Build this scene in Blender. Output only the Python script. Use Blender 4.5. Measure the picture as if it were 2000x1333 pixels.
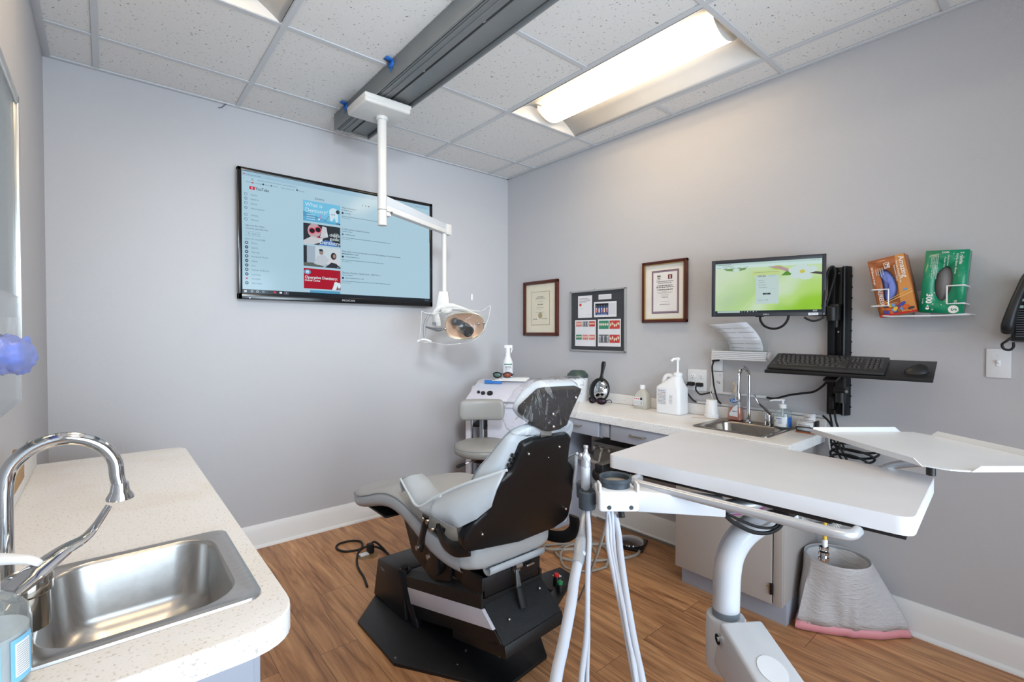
import bpy, bmesh, math, random
from mathutils import Vector, Matrix, noise
PI = math.pi
S = bpy.context.scene
for o in list(bpy.data.objects):
    bpy.data.objects.remove(o, do_unlink=True)
COL = S.collection

# ---------------------------------------------------------------- camera
cam_data = bpy.data.cameras.new('camera')
cam = bpy.data.objects.new('camera', cam_data)
COL.objects.link(cam)
S.camera = cam
cam_data.sensor_fit = 'HORIZONTAL'
cam_data.sensor_width = 36.0
cam_data.lens = 941.49 / 2000.0 * 36.0
cam_data.clip_start = 0.02
cam_data.clip_end = 60
_y, _p, _r = math.radians(49.8614), math.radians(-0.9516), math.radians(0.038)
_f = Vector((math.cos(_y) * math.cos(_p), math.sin(_y) * math.cos(_p), math.sin(_p)))
_rt = Vector((math.sin(_y), -math.cos(_y), 0))
_up = _rt.cross(_f)
_r2 = _rt * math.cos(_r) + _up * math.sin(_r)
_u2 = _up * math.cos(_r) - _rt * math.sin(_r)
_m = Matrix(((_r2.x, _u2.x, -_f.x), (_r2.y, _u2.y, -_f.y), (_r2.z, _u2.z, -_f.z))).to_4x4()
_m.translation = Vector((-2.6137, -3.1555, 1.2786))
cam.matrix_world = _m

# ---------------------------------------------------------------- view, world, lights
EXPO = 0.0
S.view_settings.view_transform = 'Standard'
S.view_settings.look = 'None'
S.view_settings.gamma = 1.0
S.view_settings.use_curve_mapping = False
S.view_settings.exposure = EXPO

world = bpy.data.worlds.new('world')
S.world = world
world.use_nodes = True
_bg = world.node_tree.nodes['Background']
_bg.inputs['Color'].default_value = (0.86, 0.93, 1.0, 1)
_bg.inputs['Strength'].default_value = 0.9

def area(name, loc, target, size, size_y, power, color, spread=180):
    d = bpy.data.lights.new(name, 'AREA')
    d.shape = 'RECTANGLE'
    d.size, d.size_y = size, size_y
    d.energy = power
    d.color = color
    d.spread = math.radians(spread)
    o = bpy.data.objects.new(name, d)
    COL.objects.link(o)
    o.location = loc
    o.rotation_euler = (Vector(target) - Vector(loc)).to_track_quat('-Z', 'Y').to_euler()
    return o
TUBE_E = 11.0      # radiance of the fluorescent lens panels
area('rear_fill', (-1.75, -4.5, 1.20), (-1.6, 0.0, 0.9), 1.9, 1.8, 37, (0.68, 0.85, 1.0), 112)  # cool fill lamp added behind the camera, beam limited toward the television wall
area('assumed_flash', (-2.66, -3.42, 2.20), (-0.95, -0.3, 1.25), 0.30, 0.30, 9.0, (0.80, 0.91, 1.0), 62)  # assumed flash placed from shadow directions, beam narrowed to spare the table
area('ceiling_bounce_fill', (-1.9, -3.6, 1.2), (-1.6, -1.6, 2.57), 0.8, 0.6, 13, (0.84, 0.93, 1.0), 120)  # fill lamp added to brighten the ceiling, in place of bounced flash

# ---------------------------------------------------------------- materials
def lin(c):
    return tuple(((v / 255.0) / 12.92) if v / 255.0 <= 0.04045 else (((v / 255.0) + 0.055) / 1.055) ** 2.4 for v in c[:3])
MATS = {}
def nd(nt, t, **kw):
    n = nt.nodes.new(t)
    for k, v in kw.items():
        setattr(n, k, v)
    return n
def mat(name, rgb, rough=0.5, metal=0.0, spec=0.5, vary=0.0, vscale=8.0, bump=0.0, bscale=60.0, coat=0.0, emit=None, estr=1.0, aniso=0.0, stretch=(1, 1, 1), trans=0.0, ior=1.45, alpha=1.0):
    if name in MATS:
        return MATS[name]
    m = bpy.data.materials.new(name)
    m.use_nodes = True
    nt = m.node_tree
    b = nt.nodes['Principled BSDF']
    col = lin(rgb)
    b.inputs['Base Color'].default_value = (*col, 1)
    b.inputs['Roughness'].default_value = rough
    b.inputs['Metallic'].default_value = metal
    b.inputs['Specular IOR Level'].default_value = spec
    b.inputs['Coat Weight'].default_value = coat
    b.inputs['Transmission Weight'].default_value = trans
    b.inputs['IOR'].default_value = ior
    b.inputs['Alpha'].default_value = alpha
    if emit is not None:
        b.inputs['Emission Color'].default_value = (*lin(emit), 1)
        b.inputs['Emission Strength'].default_value = estr
    tc = nd(nt, 'ShaderNodeTexCoord')
    mp = nd(nt, 'ShaderNodeMapping')
    mp.inputs['Scale'].default_value = stretch
    nt.links.new(tc.outputs['Object'], mp.inputs['Vector'])
    nz = nd(nt, 'ShaderNodeTexNoise')
    nz.inputs['Scale'].default_value = vscale
    nz.inputs['Detail'].default_value = 4
    nt.links.new(mp.outputs['Vector'], nz.inputs['Vector'])
    v = vary if vary > 0 else 0.03
    hsv = nd(nt, 'ShaderNodeHueSaturation')
    hsv.inputs['Color'].default_value = (*col, 1)
    mr = nd(nt, 'ShaderNodeMapRange')
    mr.inputs['From Min'].default_value = 0.3
    mr.inputs['From Max'].default_value = 0.7
    mr.inputs['To Min'].default_value = 1 - v
    mr.inputs['To Max'].default_value = 1 + v
    nt.links.new(nz.outputs['Fac'], mr.inputs['Value'])
    nt.links.new(mr.outputs['Result'], hsv.inputs['Value'])
    if emit is None:
        nt.links.new(hsv.outputs['Color'], b.inputs['Base Color'])
    if bump > 0:
        n2 = nd(nt, 'ShaderNodeTexNoise')
        n2.inputs['Scale'].default_value = bscale
        n2.inputs['Detail'].default_value = 3
        nt.links.new(mp.outputs['Vector'], n2.inputs['Vector'])
        bp = nd(nt, 'ShaderNodeBump')
        bp.inputs['Strength'].default_value = bump
        bp.inputs['Distance'].default_value = 0.01
        nt.links.new(n2.outputs['Fac'], bp.inputs['Height'])
        nt.links.new(bp.outputs['Normal'], b.inputs['Normal'])
    MATS[name] = m
    return m

def emis(name, rgb, k=1.0, gloss=0.12, base=(8, 10, 12)):
    """a lit pixel area of a display"""
    return mat(name, base, rough=gloss, emit=rgb, estr=.96 * k / (2 ** EXPO), spec=0.3)

def clear(name, tint=(255, 255, 255), rough=0.05, opacity=0.1, sheen=0.0, wrinkle=0.0, wscale=20.0, wrot=30.0, ior=1.45):
    if name in MATS:
        return MATS[name]
    m = bpy.data.materials.new(name)
    m.use_nodes = True
    nt = m.node_tree
    nt.nodes.clear()
    out = nd(nt, 'ShaderNodeOutputMaterial')
    tr = nd(nt, 'ShaderNodeBsdfTransparent')
    tr.inputs['Color'].default_value = (*lin(tint), 1)
    df = nd(nt, 'ShaderNodeBsdfPrincipled')
    df.inputs['Base Color'].default_value = (*lin(tint), 1)
    df.inputs['Roughness'].default_value = max(rough, .25)
    gl = nd(nt, 'ShaderNodeBsdfGlossy')
    gl.inputs['Roughness'].default_value = rough
    fr = nd(nt, 'ShaderNodeFresnel')
    geo = nd(nt, 'ShaderNodeNewGeometry')
    im = nd(nt, 'ShaderNodeMath', operation='MULTIPLY_ADD')     # same index from both sides of the thin sheet
    im.inputs[1].default_value = 1 / ior - ior
    im.inputs[2].default_value = ior
    nt.links.new(geo.outputs['Backfacing'], im.inputs[0])
    nt.links.new(im.outputs[0], fr.inputs['IOR'])
    ad = nd(nt, 'ShaderNodeMath', operation='ADD')
    ad.inputs[1].default_value = sheen
    ad.use_clamp = True
    nt.links.new(fr.outputs[0], ad.inputs[0])
    m1 = nd(nt, 'ShaderNodeMixShader')
    m1.inputs[0].default_value = opacity
    nt.links.new(tr.outputs[0], m1.inputs[1])
    nt.links.new(df.outputs[0], m1.inputs[2])
    m2 = nd(nt, 'ShaderNodeMixShader')
    nt.links.new(ad.outputs[0], m2.inputs[0])
    nt.links.new(m1.outputs[0], m2.inputs[1])
    nt.links.new(gl.outputs[0], m2.inputs[2])
    nt.links.new(m2.outputs[0], out.inputs[0])
    if wrinkle > 0:
        tc = nd(nt, 'ShaderNodeTexCoord')
        mp = nd(nt, 'ShaderNodeMapping')
        mp.inputs['Rotation'].default_value = (0.0, math.radians(wrot), 0.3)
        mp.inputs['Scale'].default_value = (1, 1, 0.22)
        nz = nd(nt, 'ShaderNodeTexNoise')
        nz.inputs['Scale'].default_value = wscale
        nz.inputs['Detail'].default_value = 3
        nz.inputs['Distortion'].default_value = 0.8
        bp = nd(nt, 'ShaderNodeBump')
        bp.inputs['Strength'].default_value = wrinkle
        bp.inputs['Distance'].default_value = 0.03
        nt.links.new(tc.outputs['Object'], mp.inputs[0])
        nt.links.new(mp.outputs[0], nz.inputs['Vector'])
        nt.links.new(nz.outputs['Fac'], bp.inputs['Height'])
        for n in (gl, fr, df):
            nt.links.new(bp.outputs[0], n.inputs['Normal'])
    MATS[name] = m
    return m

# ---------------------------------------------------------------- mesh builder
_text_cache = {}
def text_polys(s, align, bold):
    k = (s, align, bold)
    if k not in _text_cache:
        cu = bpy.data.curves.new('t', 'FONT')
        cu.body = s
        cu.size = 1.0
        cu.align_x = align
        cu.offset = bold
        cu.resolution_u = 2
        ob = bpy.data.objects.new('t', cu)
        me = bpy.data.meshes.new_from_object(ob)
        _text_cache[k] = ([v.co.copy() for v in me.vertices], [tuple(p.vertices) for p in me.polygons])
        bpy.data.objects.remove(ob)
        bpy.data.curves.remove(cu)
        bpy.data.meshes.remove(me)
    return _text_cache[k]

class MB:
    def __init__(s):
        s.bm = bmesh.new()
        s.mats = []
        s.cur = 0
    def m(s, material):
        if material not in s.mats:
            s.mats.append(material)
        s.cur = s.mats.index(material)
        return s
    def _add(s, verts, faces, M=None, smooth=True):
        vs = [s.bm.verts.new(M @ Vector(v) if M else Vector(v)) for v in verts]
        out = []
        for f in faces:
            try:
                fc = s.bm.faces.new([vs[i] for i in f])
                fc.material_index = s.cur
                fc.smooth = smooth
                out.append(fc)
            except ValueError:
                pass
        return vs, out
    def merge(s, other, M=None):
        off = {}
        for f in other.faces:
            vs = []
            for v in f.verts:
                if v not in off:
                    off[v] = s.bm.verts.new(M @ v.co if M else v.co)
                vs.append(off[v])
            try:
                nf = s.bm.faces.new(vs)
                nf.material_index = s.cur
                nf.smooth = True
            except ValueError:
                pass
        other.free()
        return s
    def box(s, c, size, bev=0.0, rot=None, seg=2, taper=None):
        b = bmesh.new()
        bmesh.ops.create_cube(b, size=1.0)
        for v in b.verts:
            if taper and v.co.z > 0:
                v.co.x *= taper[0]
                v.co.y *= taper[1]
            v.co = Vector((v.co.x * size[0], v.co.y * size[1], v.co.z * size[2]))
        if bev > 0:
            bmesh.ops.bevel(b, geom=b.edges[:], offset=min(bev, min(size) * .49), segments=seg, profile=0.5, affect='EDGES')
        M = Matrix.Translation(Vector(c))
        if rot is not None:
            M = M @ (rot.to_4x4() if isinstance(rot, Matrix) else Matrix.Rotation(rot, 4, 'Z'))
        return s.merge(b, M)
    def hexa(s, b4, t4, bev=0.0, seg=2):
        """solid from 4 bottom and 4 top corners"""
        b = bmesh.new()
        vs = [b.verts.new(Vector(p)) for p in list(b4) + list(t4)]
        for f in ((3, 2, 1, 0), (4, 5, 6, 7), (0, 1, 5, 4), (1, 2, 6, 5), (2, 3, 7, 6), (3, 0, 4, 7)):
            b.faces.new([vs[i] for i in f])
        bmesh.ops.recalc_face_normals(b, faces=b.faces[:])
        if bev > 0:
            bmesh.ops.bevel(b, geom=b.edges[:], offset=bev, segments=seg, profile=0.5, affect='EDGES')
        return s.merge(b)
    def prism(s, pts, off, bev=0.0, seg=2, hole=None):
        """polygon (3D points) extruded along off"""
        off = Vector(off)
        b = bmesh.new()
        vs = [b.verts.new(Vector(p)) for p in pts]
        f = b.faces.new(vs)
        r = bmesh.ops.extrude_face_region(b, geom=[f])
        nv = [g for g in r['geom'] if isinstance(g, bmesh.types.BMVert)]
        for v in nv:
            v.co += off
        bmesh.ops.recalc_face_normals(b, faces=b.faces[:])
        if bev > 0:
            bmesh.ops.bevel(b, geom=b.edges[:], offset=bev, segments=seg, profile=0.5, affect='EDGES')
        return s.merge(b)
    def cyl(s, p0, p1, r0, r1=None, seg=24, cap=True):
        r1 = r0 if r1 is None else r1
        p0, p1 = Vector(p0), Vector(p1)
        q = (p1 - p0).to_track_quat('Z', 'Y').to_matrix()
        vs, fs = [], []
        for i in range(seg):
            a = 2 * PI * i / seg
            d = q @ Vector((math.cos(a), math.sin(a), 0))
            vs.append(p0 + d * r0)
            vs.append(p1 + d * r1)
        for i in range(seg):
            j = (i + 1) % seg
            fs.append((2 * i, 2 * j, 2 * j + 1, 2 * i + 1))
        if cap:
            fs.append(tuple(2 * i for i in reversed(range(seg))))
            fs.append(tuple(2 * i + 1 for i in range(seg)))
        s._add(vs, fs)
        return s
    def lathe(s, prof, o=(0, 0, 0), axis=(0, 0, 1), seg=32, sx=1.0, sy=1.0, rot=0.0, close=False):
        q = Vector(axis).to_track_quat('Z', 'Y').to_matrix() if tuple(axis) != (0, 0, 1) else Matrix.Identity(3)
        R = Matrix.Rotation(rot, 3, 'Z')
        o = Vector(o)
        vs, fs = [], []
        n = len(prof)
        for r, z in prof:
            for i in range(seg):
                a = 2 * PI * i / seg
                vs.append(o + q @ (R @ Vector((math.cos(a) * max(r, 1e-5) * sx, math.sin(a) * max(r, 1e-5) * sy, z))))
        for k in range(n - 1 if not close else n):
            k2 = (k + 1) % n
            for i in range(seg):
                j = (i + 1) % seg
                fs.append((k * seg + i, k * seg + j, k2 * seg + j, k2 * seg + i))
        if not close:
            fs.append(tuple(reversed(range(seg))))
            fs.append(tuple((n - 1) * seg + i for i in range(seg)))
        s._add(vs, fs)
        return s
    def ball(s, c, r, seg=16, rings=10):
        r = (r, r, r) if not hasattr(r, '__len__') else r
        prof = [(math.sin(PI * i / rings), -math.cos(PI * i / rings)) for i in range(rings + 1)]
        vs, fs = [], []
        for a_, z in prof:
            for i in range(seg):
                a = 2 * PI * i / seg
                vs.append(Vector(c) + Vector((math.cos(a) * max(a_, 1e-4) * r[0], math.sin(a) * max(a_, 1e-4) * r[1], z * r[2])))
        for k in range(rings):
            for i in range(seg):
                j = (i + 1) % seg
                fs.append((k * seg + i, k * seg + j, (k + 1) * seg + j, (k + 1) * seg + i))
        s._add(vs, fs)
        return s
    def tube(s, pts, r, seg=12, n=8, smooth=True, cap=True, flat=None):
        P = spline(pts, n) if smooth and len(pts) > 2 else [Vector(p) for p in pts]
        N = len(P)
        rad = r if hasattr(r, '__len__') else None
        rings = []
        t0 = (P[1] - P[0]).normalized()
        up = Vector((0, 0, 1)) if abs(t0.z) < .9 else Vector((1, 0, 0))
        nrm = (up - t0 * up.dot(t0)).normalized()
        vs, fs = [], []
        for i, p in enumerate(P):
            t = (P[min(i + 1, N - 1)] - P[max(i - 1, 0)]).normalized()
            nrm = (nrm - t * nrm.dot(t)).normalized()
            bn = t.cross(nrm)
            if rad:
                u = i / (N - 1) * (len(rad) - 1)
                k = min(int(u), len(rad) - 2)
                rr = rad[k] + (rad[k + 1] - rad[k]) * (u - k)
            else:
                rr = r
            for j in range(seg):
                a = 2 * PI * j / seg
                fx, fy = (1, 1) if flat is None else flat
                vs.append(p + nrm * math.cos(a) * rr * fx + bn * math.sin(a) * rr * fy)
        for i in range(N - 1):
            for j in range(seg):
                k = (j + 1) % seg
                fs.append((i * seg + j, i * seg + k, (i + 1) * seg + k, (i + 1) * seg + j))
        if cap:
            fs.append(tuple(reversed(range(seg))))
            fs.append(tuple((N - 1) * seg + j for j in range(seg)))
        s._add(vs, fs)
        return s
    def sweep(s, path, sect):
        """sect: list of 2D points; path: list of (origin, xaxis, yaxis) frames"""
        vs, fs = [], []
        n = len(sect)
        for o, xa, ya in path:
            for a, b in sect:
                vs.append(Vector(o) + Vector(xa) * a + Vector(ya) * b)
        for i in range(len(path) - 1):
            for j in range(n):
                k = (j + 1) % n
                fs.append((i * n + j, i * n + k, (i + 1) * n + k, (i + 1) * n + j))
        fs.append(tuple(reversed(range(n))))
        fs.append(tuple((len(path) - 1) * n + j for j in range(n)))
        s._add(vs, fs)
        return s
    def loft(s, rings, cap=True, closed=True):
        vs, fs = [], []
        n = len(rings[0])
        for r in rings:
            vs += [Vector(p) for p in r]
        for i in range(len(rings) - 1):
            for j in range(n if closed else n - 1):
                k = (j + 1) % n
                fs.append((i * n + j, i * n + k, (i + 1) * n + k, (i + 1) * n + j))
        if cap and closed:
            fs.append(tuple(reversed(range(n))))
            fs.append(tuple((len(rings) - 1) * n + j for j in range(n)))
        s._add(vs, fs)
        return s
    def quad(s, a, b, c, d):
        s._add([a, b, c, d], [(0, 1, 2, 3)], smooth=False)
        return s
    def poly(s, pts):
        s._add(pts, [tuple(range(len(pts)))], smooth=False)
        return s
    def text(s, body, M, align='LEFT', bold=0.0):
        v, f = text_polys(body, align, bold)
        s._add(v, f, M, smooth=False)
        return s
    def obj(s, name, parent=None, sharp=35, subsurf=0, solid=0.0, recalc=True, offset=0.0, loc=None):
        if recalc:
            bmesh.ops.recalc_face_normals(s.bm, faces=s.bm.faces[:])
        me = bpy.data.meshes.new(name)
        s.bm.to_mesh(me)
        s.bm.free()
        for mm in s.mats:
            me.materials.append(mm)
        me.set_sharp_from_angle(angle=math.radians(sharp))
        o = bpy.data.objects.new(name, me)
        COL.objects.link(o)
        if parent is not None:
            o.parent = parent
            # builders write world coordinates; keep them under a placed parent
            pm = Matrix.Identity(4)
            p = parent
            chain = []
            while p is not None:
                chain.append(p)
                p = p.parent
            for p in reversed(chain):
                pm = pm @ p.matrix_basis
            me.transform(pm.inverted())
        elif loc is not None:
            me.transform(Matrix.Translation(-Vector(loc)))
            o.location = loc
        if solid > 0:
            md = o.modifiers.new('thickness', 'SOLIDIFY')
            md.thickness = solid
            md.offset = offset
        if subsurf:
            md = o.modifiers.new('smooth', 'SUBSURF')
            md.levels = md.render_levels = subsurf
        return o

def spline(pts, n=8):
    P = [Vector(p) for p in pts]
    out = []
    for i in range(len(P) - 1):
        p0 = P[max(i - 1, 0)]
        p1, p2 = P[i], P[i + 1]
        p3 = P[min(i + 2, len(P) - 1)]
        for k in range(n):
            t = k / n
            out.append(0.5 * ((2 * p1) + (-p0 + p2) * t + (2 * p0 - 5 * p1 + 4 * p2 - p3) * t * t + (-p0 + 3 * p1 - 3 * p2 + p3) * t ** 3))
    out.append(P[-1])
    return out

def rrect(w, h, r, seg=5, cx=0.0, cy=0.0):
    out = []
    for (sx, sy, a0) in ((1, 1, 0), (-1, 1, PI / 2), (-1, -1, PI), (1, -1, 1.5 * PI)):
        for i in range(seg + 1):
            a = a0 + (PI / 2) * i / seg
            out.append((cx + sx * (w / 2 - r) + r * math.cos(a), cy + sy * (h / 2 - r) + r * math.sin(a)))
    return out

def thing(name, label, cat, loc=(0, 0, 0), group=None):
    o = bpy.data.objects.new(name, None)
    COL.objects.link(o)
    o.location = loc
    o.empty_display_size = 0.1
    o['label'] = label
    o['category'] = cat
    if group:
        o['group'] = group
    return o
def tag(o, label, cat, group=None):
    o['label'] = label
    o['category'] = cat
    if group:
        o['group'] = group
    return o
def struct(o):
    o['kind'] = 'structure'
    return o

class Art:
    """flat printed or lit artwork in a plane: u to the reader's right, v up, layers stacked by height"""
    def __init__(s, o, u, v, mb=None):
        s.o, s.u, s.v = Vector(o), Vector(u).normalized(), Vector(v).normalized()
        s.n = s.u.cross(s.v)
        s.mb = mb or MB()
    def P(s, u, v, h=0.0):
        return s.o + s.u * u + s.v * v + s.n * h
    def rect(s, u0, v0, u1, v1, m, h=0.0):
        s.mb.m(m).quad(s.P(u0, v0, h), s.P(u1, v0, h), s.P(u1, v1, h), s.P(u0, v1, h))
    def poly(s, pts, m, h=0.0):
        s.mb.m(m).poly([s.P(a, b, h) for a, b in pts])
    def disc(s, u, v, r, m, h=0.0, ry=None, n=20, rot=0.0):
        ry = ry or r
        c, d = math.cos(rot), math.sin(rot)
        s.poly([(u + c * r * math.cos(2 * PI * i / n) - d * ry * math.sin(2 * PI * i / n), v + d * r * math.cos(2 * PI * i / n) + c * ry * math.sin(2 * PI * i / n)) for i in range(n)], m, h)
    def ring(s, u, v, r, w, m, h=0.0, n=20, ry=None):
        ry = ry or r
        k = 1 - w / r
        for i in range(n):
            a, b = 2 * PI * i / n, 2 * PI * (i + 1) / n
            s.poly([(u + r * math.cos(a), v + ry * math.sin(a)), (u + r * math.cos(b), v + ry * math.sin(b)), (u + r * k * math.cos(b), v + ry * k * math.sin(b)), (u + r * k * math.cos(a), v + ry * k * math.sin(a))], m, h)
    def text(s, body, u, v, size, m, h=0.0, align='LEFT', bold=0.0, rot=0.0, sx=1.0):
        R = Matrix(((s.u.x, s.v.x, s.n.x), (s.u.y, s.v.y, s.n.y), (s.u.z, s.v.z, s.n.z))).to_4x4()
        M = Matrix.Translation(s.P(u, v, h)) @ R @ Matrix.Rotation(rot, 4, 'Z') @ Matrix.Diagonal((size * sx, size, size, 1))
        s.mb.m(m).text(body, M, align, bold)
    def scribble(s, u0, v, u1, hgt, m, h=0.0, seed=0):
        """a line of writing too small to read: a row of short dashes"""
        rnd = random.Random(seed)
        u = u0
        while u < u1:
            w = hgt * rnd.uniform(1.0, 4.0)
            e = min(u + w, u1)
            s.rect(u, v, e, v + hgt, m, h)
            u = e + hgt * rnd.uniform(.5, .9)
# ================================================================= ROOM
W_L, W_D, H = -2.826, -4.6, 2.577
def mat_wall():
    m = mat('wall_paint', (188, 187, 190), rough=0.5, vary=0.012, vscale=1.6, bump=0.10, bscale=230)
    return m
def mat_floor():
    m = bpy.data.materials.new('vinyl_plank_floor')
    m.use_nodes = True
    nt = m.node_tree
    b = nt.nodes['Principled BSDF']
    L = nt.links.new
    tc = nd(nt, 'ShaderNodeTexCoord')
    mp = nd(nt, 'ShaderNodeMapping')
    mp.inputs['Rotation'].default_value = (0, 0, PI / 2)
    L(tc.outputs['Object'], mp.inputs[0])
    br = nd(nt, 'ShaderNodeTexBrick')
    br.offset = 0.37
    br.inputs['Scale'].default_value = 1.0
    br.inputs['Brick Width'].default_value = 1.22
    br.inputs['Row Height'].default_value = 0.152
    br.inputs['Mortar Size'].default_value = 0.0011
    br.inputs['Mortar Smooth'].default_value = 0.3
    br.inputs['Color1'].default_value = (0.15, 0.15, 0.15, 1)
    br.inputs['Color2'].default_value = (0.95, 0.95, 0.95, 1)
    br.inputs['Mortar'].default_value = (0.5, 0.5, 0.5, 1)
    L(mp.outputs[0], br.inputs['Vector'])
    # per plank shift of the grain
    sep = nd(nt, 'ShaderNodeSeparateColor')
    L(br.outputs['Color'], sep.inputs[0])
    mul = nd(nt, 'ShaderNodeMath', operation='MULTIPLY')
    mul.inputs[1].default_value = 37.0
    L(sep.outputs[0], mul.inputs[0])
    cmb = nd(nt, 'ShaderNodeCombineXYZ')
    L(mul.outputs[0], cmb.inputs[2])
    L(mul.outputs[0], cmb.inputs[0])
    add = nd(nt, 'ShaderNodeVectorMath', operation='ADD')
    L(mp.outputs[0], add.inputs[0])
    L(cmb.outputs[0], add.inputs[1])
    st = nd(nt, 'ShaderNodeMapping')
    st.inputs['Scale'].default_value = (0.9, 9.0, 1.0)
    L(add.outputs[0], st.inputs[0])
    n1 = nd(nt, 'ShaderNodeTexNoise')
    n1.inputs['Scale'].default_value = 2.2
    n1.inputs['Detail'].default_value = 7
    n1.inputs['Roughness'].default_value = 0.62
    n1.inputs['Distortion'].default_value = 1.1
    L(st.outputs[0], n1.inputs['Vector'])
    st2 = nd(nt, 'ShaderNodeMapping')
    st2.inputs['Scale'].default_value = (3.0, 60.0, 1.0)
    L(add.outputs[0], st2.inputs[0])
    n2 = nd(nt, 'ShaderNodeTexNoise')
    n2.inputs['Scale'].default_value = 1.6
    n2.inputs['Detail'].default_value = 4
    L(st2.outputs[0], n2.inputs['Vector'])
    cr = nd(nt, 'ShaderNodeValToRGB')
    e = cr.color_ramp.elements
    e[0].position = 0.30
    e[0].color = (*lin((133, 90, 60)), 1)
    e[1].position = 0.72
    e[1].color = (*lin((212, 162, 115)), 1)
    x = cr.color_ramp.elements.new(0.46)
    x.color = (*lin((178, 127, 87)), 1)
    x = cr.color_ramp.elements.new(0.56)
    x.color = (*lin((195, 143, 99)), 1)
    L(n1.outputs['Fac'], cr.inputs[0])
    mx = nd(nt, 'ShaderNodeMix', data_type='RGBA', blend_type='MULTIPLY')
    mx.inputs[0].default_value = 1.0
    L(cr.outputs[0], mx.inputs[6])
    r2 = nd(nt, 'ShaderNodeMapRange')
    r2.inputs['From Min'].default_value = 0.3
    r2.inputs['From Max'].default_value = 0.7
    r2.inputs['To Min'].default_value = 0.80
    r2.inputs['To Max'].default_value = 1.10
    L(n2.outputs['Fac'], r2.inputs[0])
    L(r2.outputs[0], mx.inputs[7])
    mx2 = nd(nt, 'ShaderNodeMix', data_type='RGBA', blend_type='MULTIPLY')
    mx2.inputs[0].default_value = 1.0
    r3 = nd(nt, 'ShaderNodeMapRange')
    r3.inputs['To Min'].default_value = 0.86
    r3.inputs['To Max'].default_value = 1.1
    L(sep.outputs[0], r3.inputs[0])
    L(mx.outputs[2], mx2.inputs[6])
    L(r3.outputs[0], mx2.inputs[7])
    mx3 = nd(nt, 'ShaderNodeMix', data_type='RGBA')
    mx3.inputs[7].default_value = (*lin((84, 58, 40)), 1)
    L(br.outputs['Fac'], mx3.inputs[0])
    L(mx2.outputs[2], mx3.inputs[6])
    L(mx3.outputs[2], b.inputs['Base Color'])
    b.inputs['Roughness'].default_value = 0.42
    b.inputs['Specular IOR Level'].default_value = 0.4
    bp = nd(nt, 'ShaderNodeBump')
    bp.inputs['Strength'].default_value = 0.12
    bp.inputs['Distance'].default_value = 0.004
    L(n2.outputs['Fac'], bp.inputs['Height'])
    L(bp.outputs[0], b.inputs['Normal'])
    return m
def mat_ceiling():
    m = bpy.data.materials.new('acoustic_tile')
    m.use_nodes = True
    nt = m.node_tree
    b = nt.nodes['Principled BSDF']
    L = nt.links.new
    tc = nd(nt, 'ShaderNodeTexCoord')
    n1 = nd(nt, 'ShaderNodeTexNoise')
    n1.inputs['Scale'].default_value = 95
    n1.inputs['Detail'].default_value = 2
    n1.inputs['Distortion'].default_value = 0.6
    L(tc.outputs['Object'], n1.inputs['Vector'])
    r = nd(nt, 'ShaderNodeValToRGB')
    r.color_ramp.elements[0].position = 0.285
    r.color_ramp.elements[0].color = (*lin((120, 118, 116)), 1)
    r.color_ramp.elements[1].position = 0.345
    r.color_ramp.elements[1].color = (*lin((226, 224, 222)), 1)
    L(n1.outputs['Fac'], r.inputs[0])
    L(r.outputs[0], b.inputs['Base Color'])
    b.inputs['Roughness'].default_value = 0.9
    n2 = nd(nt, 'ShaderNodeTexNoise')
    n2.inputs['Scale'].default_value = 260
    L(tc.outputs['Object'], n2.inputs['Vector'])
    bp = nd(nt, 'ShaderNodeBump')
    bp.inputs['Strength'].default_value = 0.35
    bp.inputs['Distance'].default_value = 0.003
    L(n2.outputs['Fac'], bp.inputs['Height'])
    L(bp.outputs[0], b.inputs['Normal'])
    return m
def mat_counter():
    m = bpy.data.materials.new('speckled_laminate')
    m.use_nodes = True
    nt = m.node_tree
    b = nt.nodes['Principled BSDF']
    L = nt.links.new
    tc = nd(nt, 'ShaderNodeTexCoord')
    n1 = nd(nt, 'ShaderNodeTexNoise')
    n1.inputs['Scale'].default_value = 170
    n1.inputs['Detail'].default_value = 2
    L(tc.outputs['Object'], n1.inputs['Vector'])
    r = nd(nt, 'ShaderNodeValToRGB')
    r.color_ramp.elements[0].position = 0.30
    r.color_ramp.elements[0].color = (*lin((196, 190, 182)), 1)
    r.color_ramp.elements[1].position = 0.40
    r.color_ramp.elements[1].color = (*lin((236, 235, 235)), 1)
    L(n1.outputs['Fac'], r.inputs[0])
    n2 = nd(nt, 'ShaderNodeTexNoise')
    n2.inputs['Scale'].default_value = 3.2
    n2.inputs['Detail'].default_value = 4
    L(tc.outputs['Object'], n2.inputs['Vector'])
    r2 = nd(nt, 'ShaderNodeValToRGB')
    r2.color_ramp.elements[0].position = 0.25
    r2.color_ramp.elements[0].color = (*lin((246, 240, 230)), 1)
    r2.color_ramp.elements[1].position = 0.5
    r2.color_ramp.elements[1].color = (1, 1, 1, 1)
    L(n2.outputs['Fac'], r2.inputs[0])
    mx = nd(nt, 'ShaderNodeMix', data_type='RGBA', blend_type='MULTIPLY')
    mx.inputs[0].default_value = 1.0
    L(r.outputs[0], mx.inputs[6])
    L(r2.outputs[0], mx.inputs[7])
    L(mx.outputs[2], b.inputs['Base Color'])
    b.inputs['Roughness'].default_value = 0.4
    n3 = nd(nt, 'ShaderNodeTexNoise')
    n3.inputs['Scale'].default_value = 160
    L(tc.outputs['Object'], n3.inputs['Vector'])
    bp = nd(nt, 'ShaderNodeBump')
    bp.inputs['Strength'].default_value = 0.15
    bp.inputs['Distance'].default_value = 0.002
    L(n3.outputs['Fac'], bp.inputs['Height'])
    L(bp.outputs[0], b.inputs['Normal'])
    return m
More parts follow.
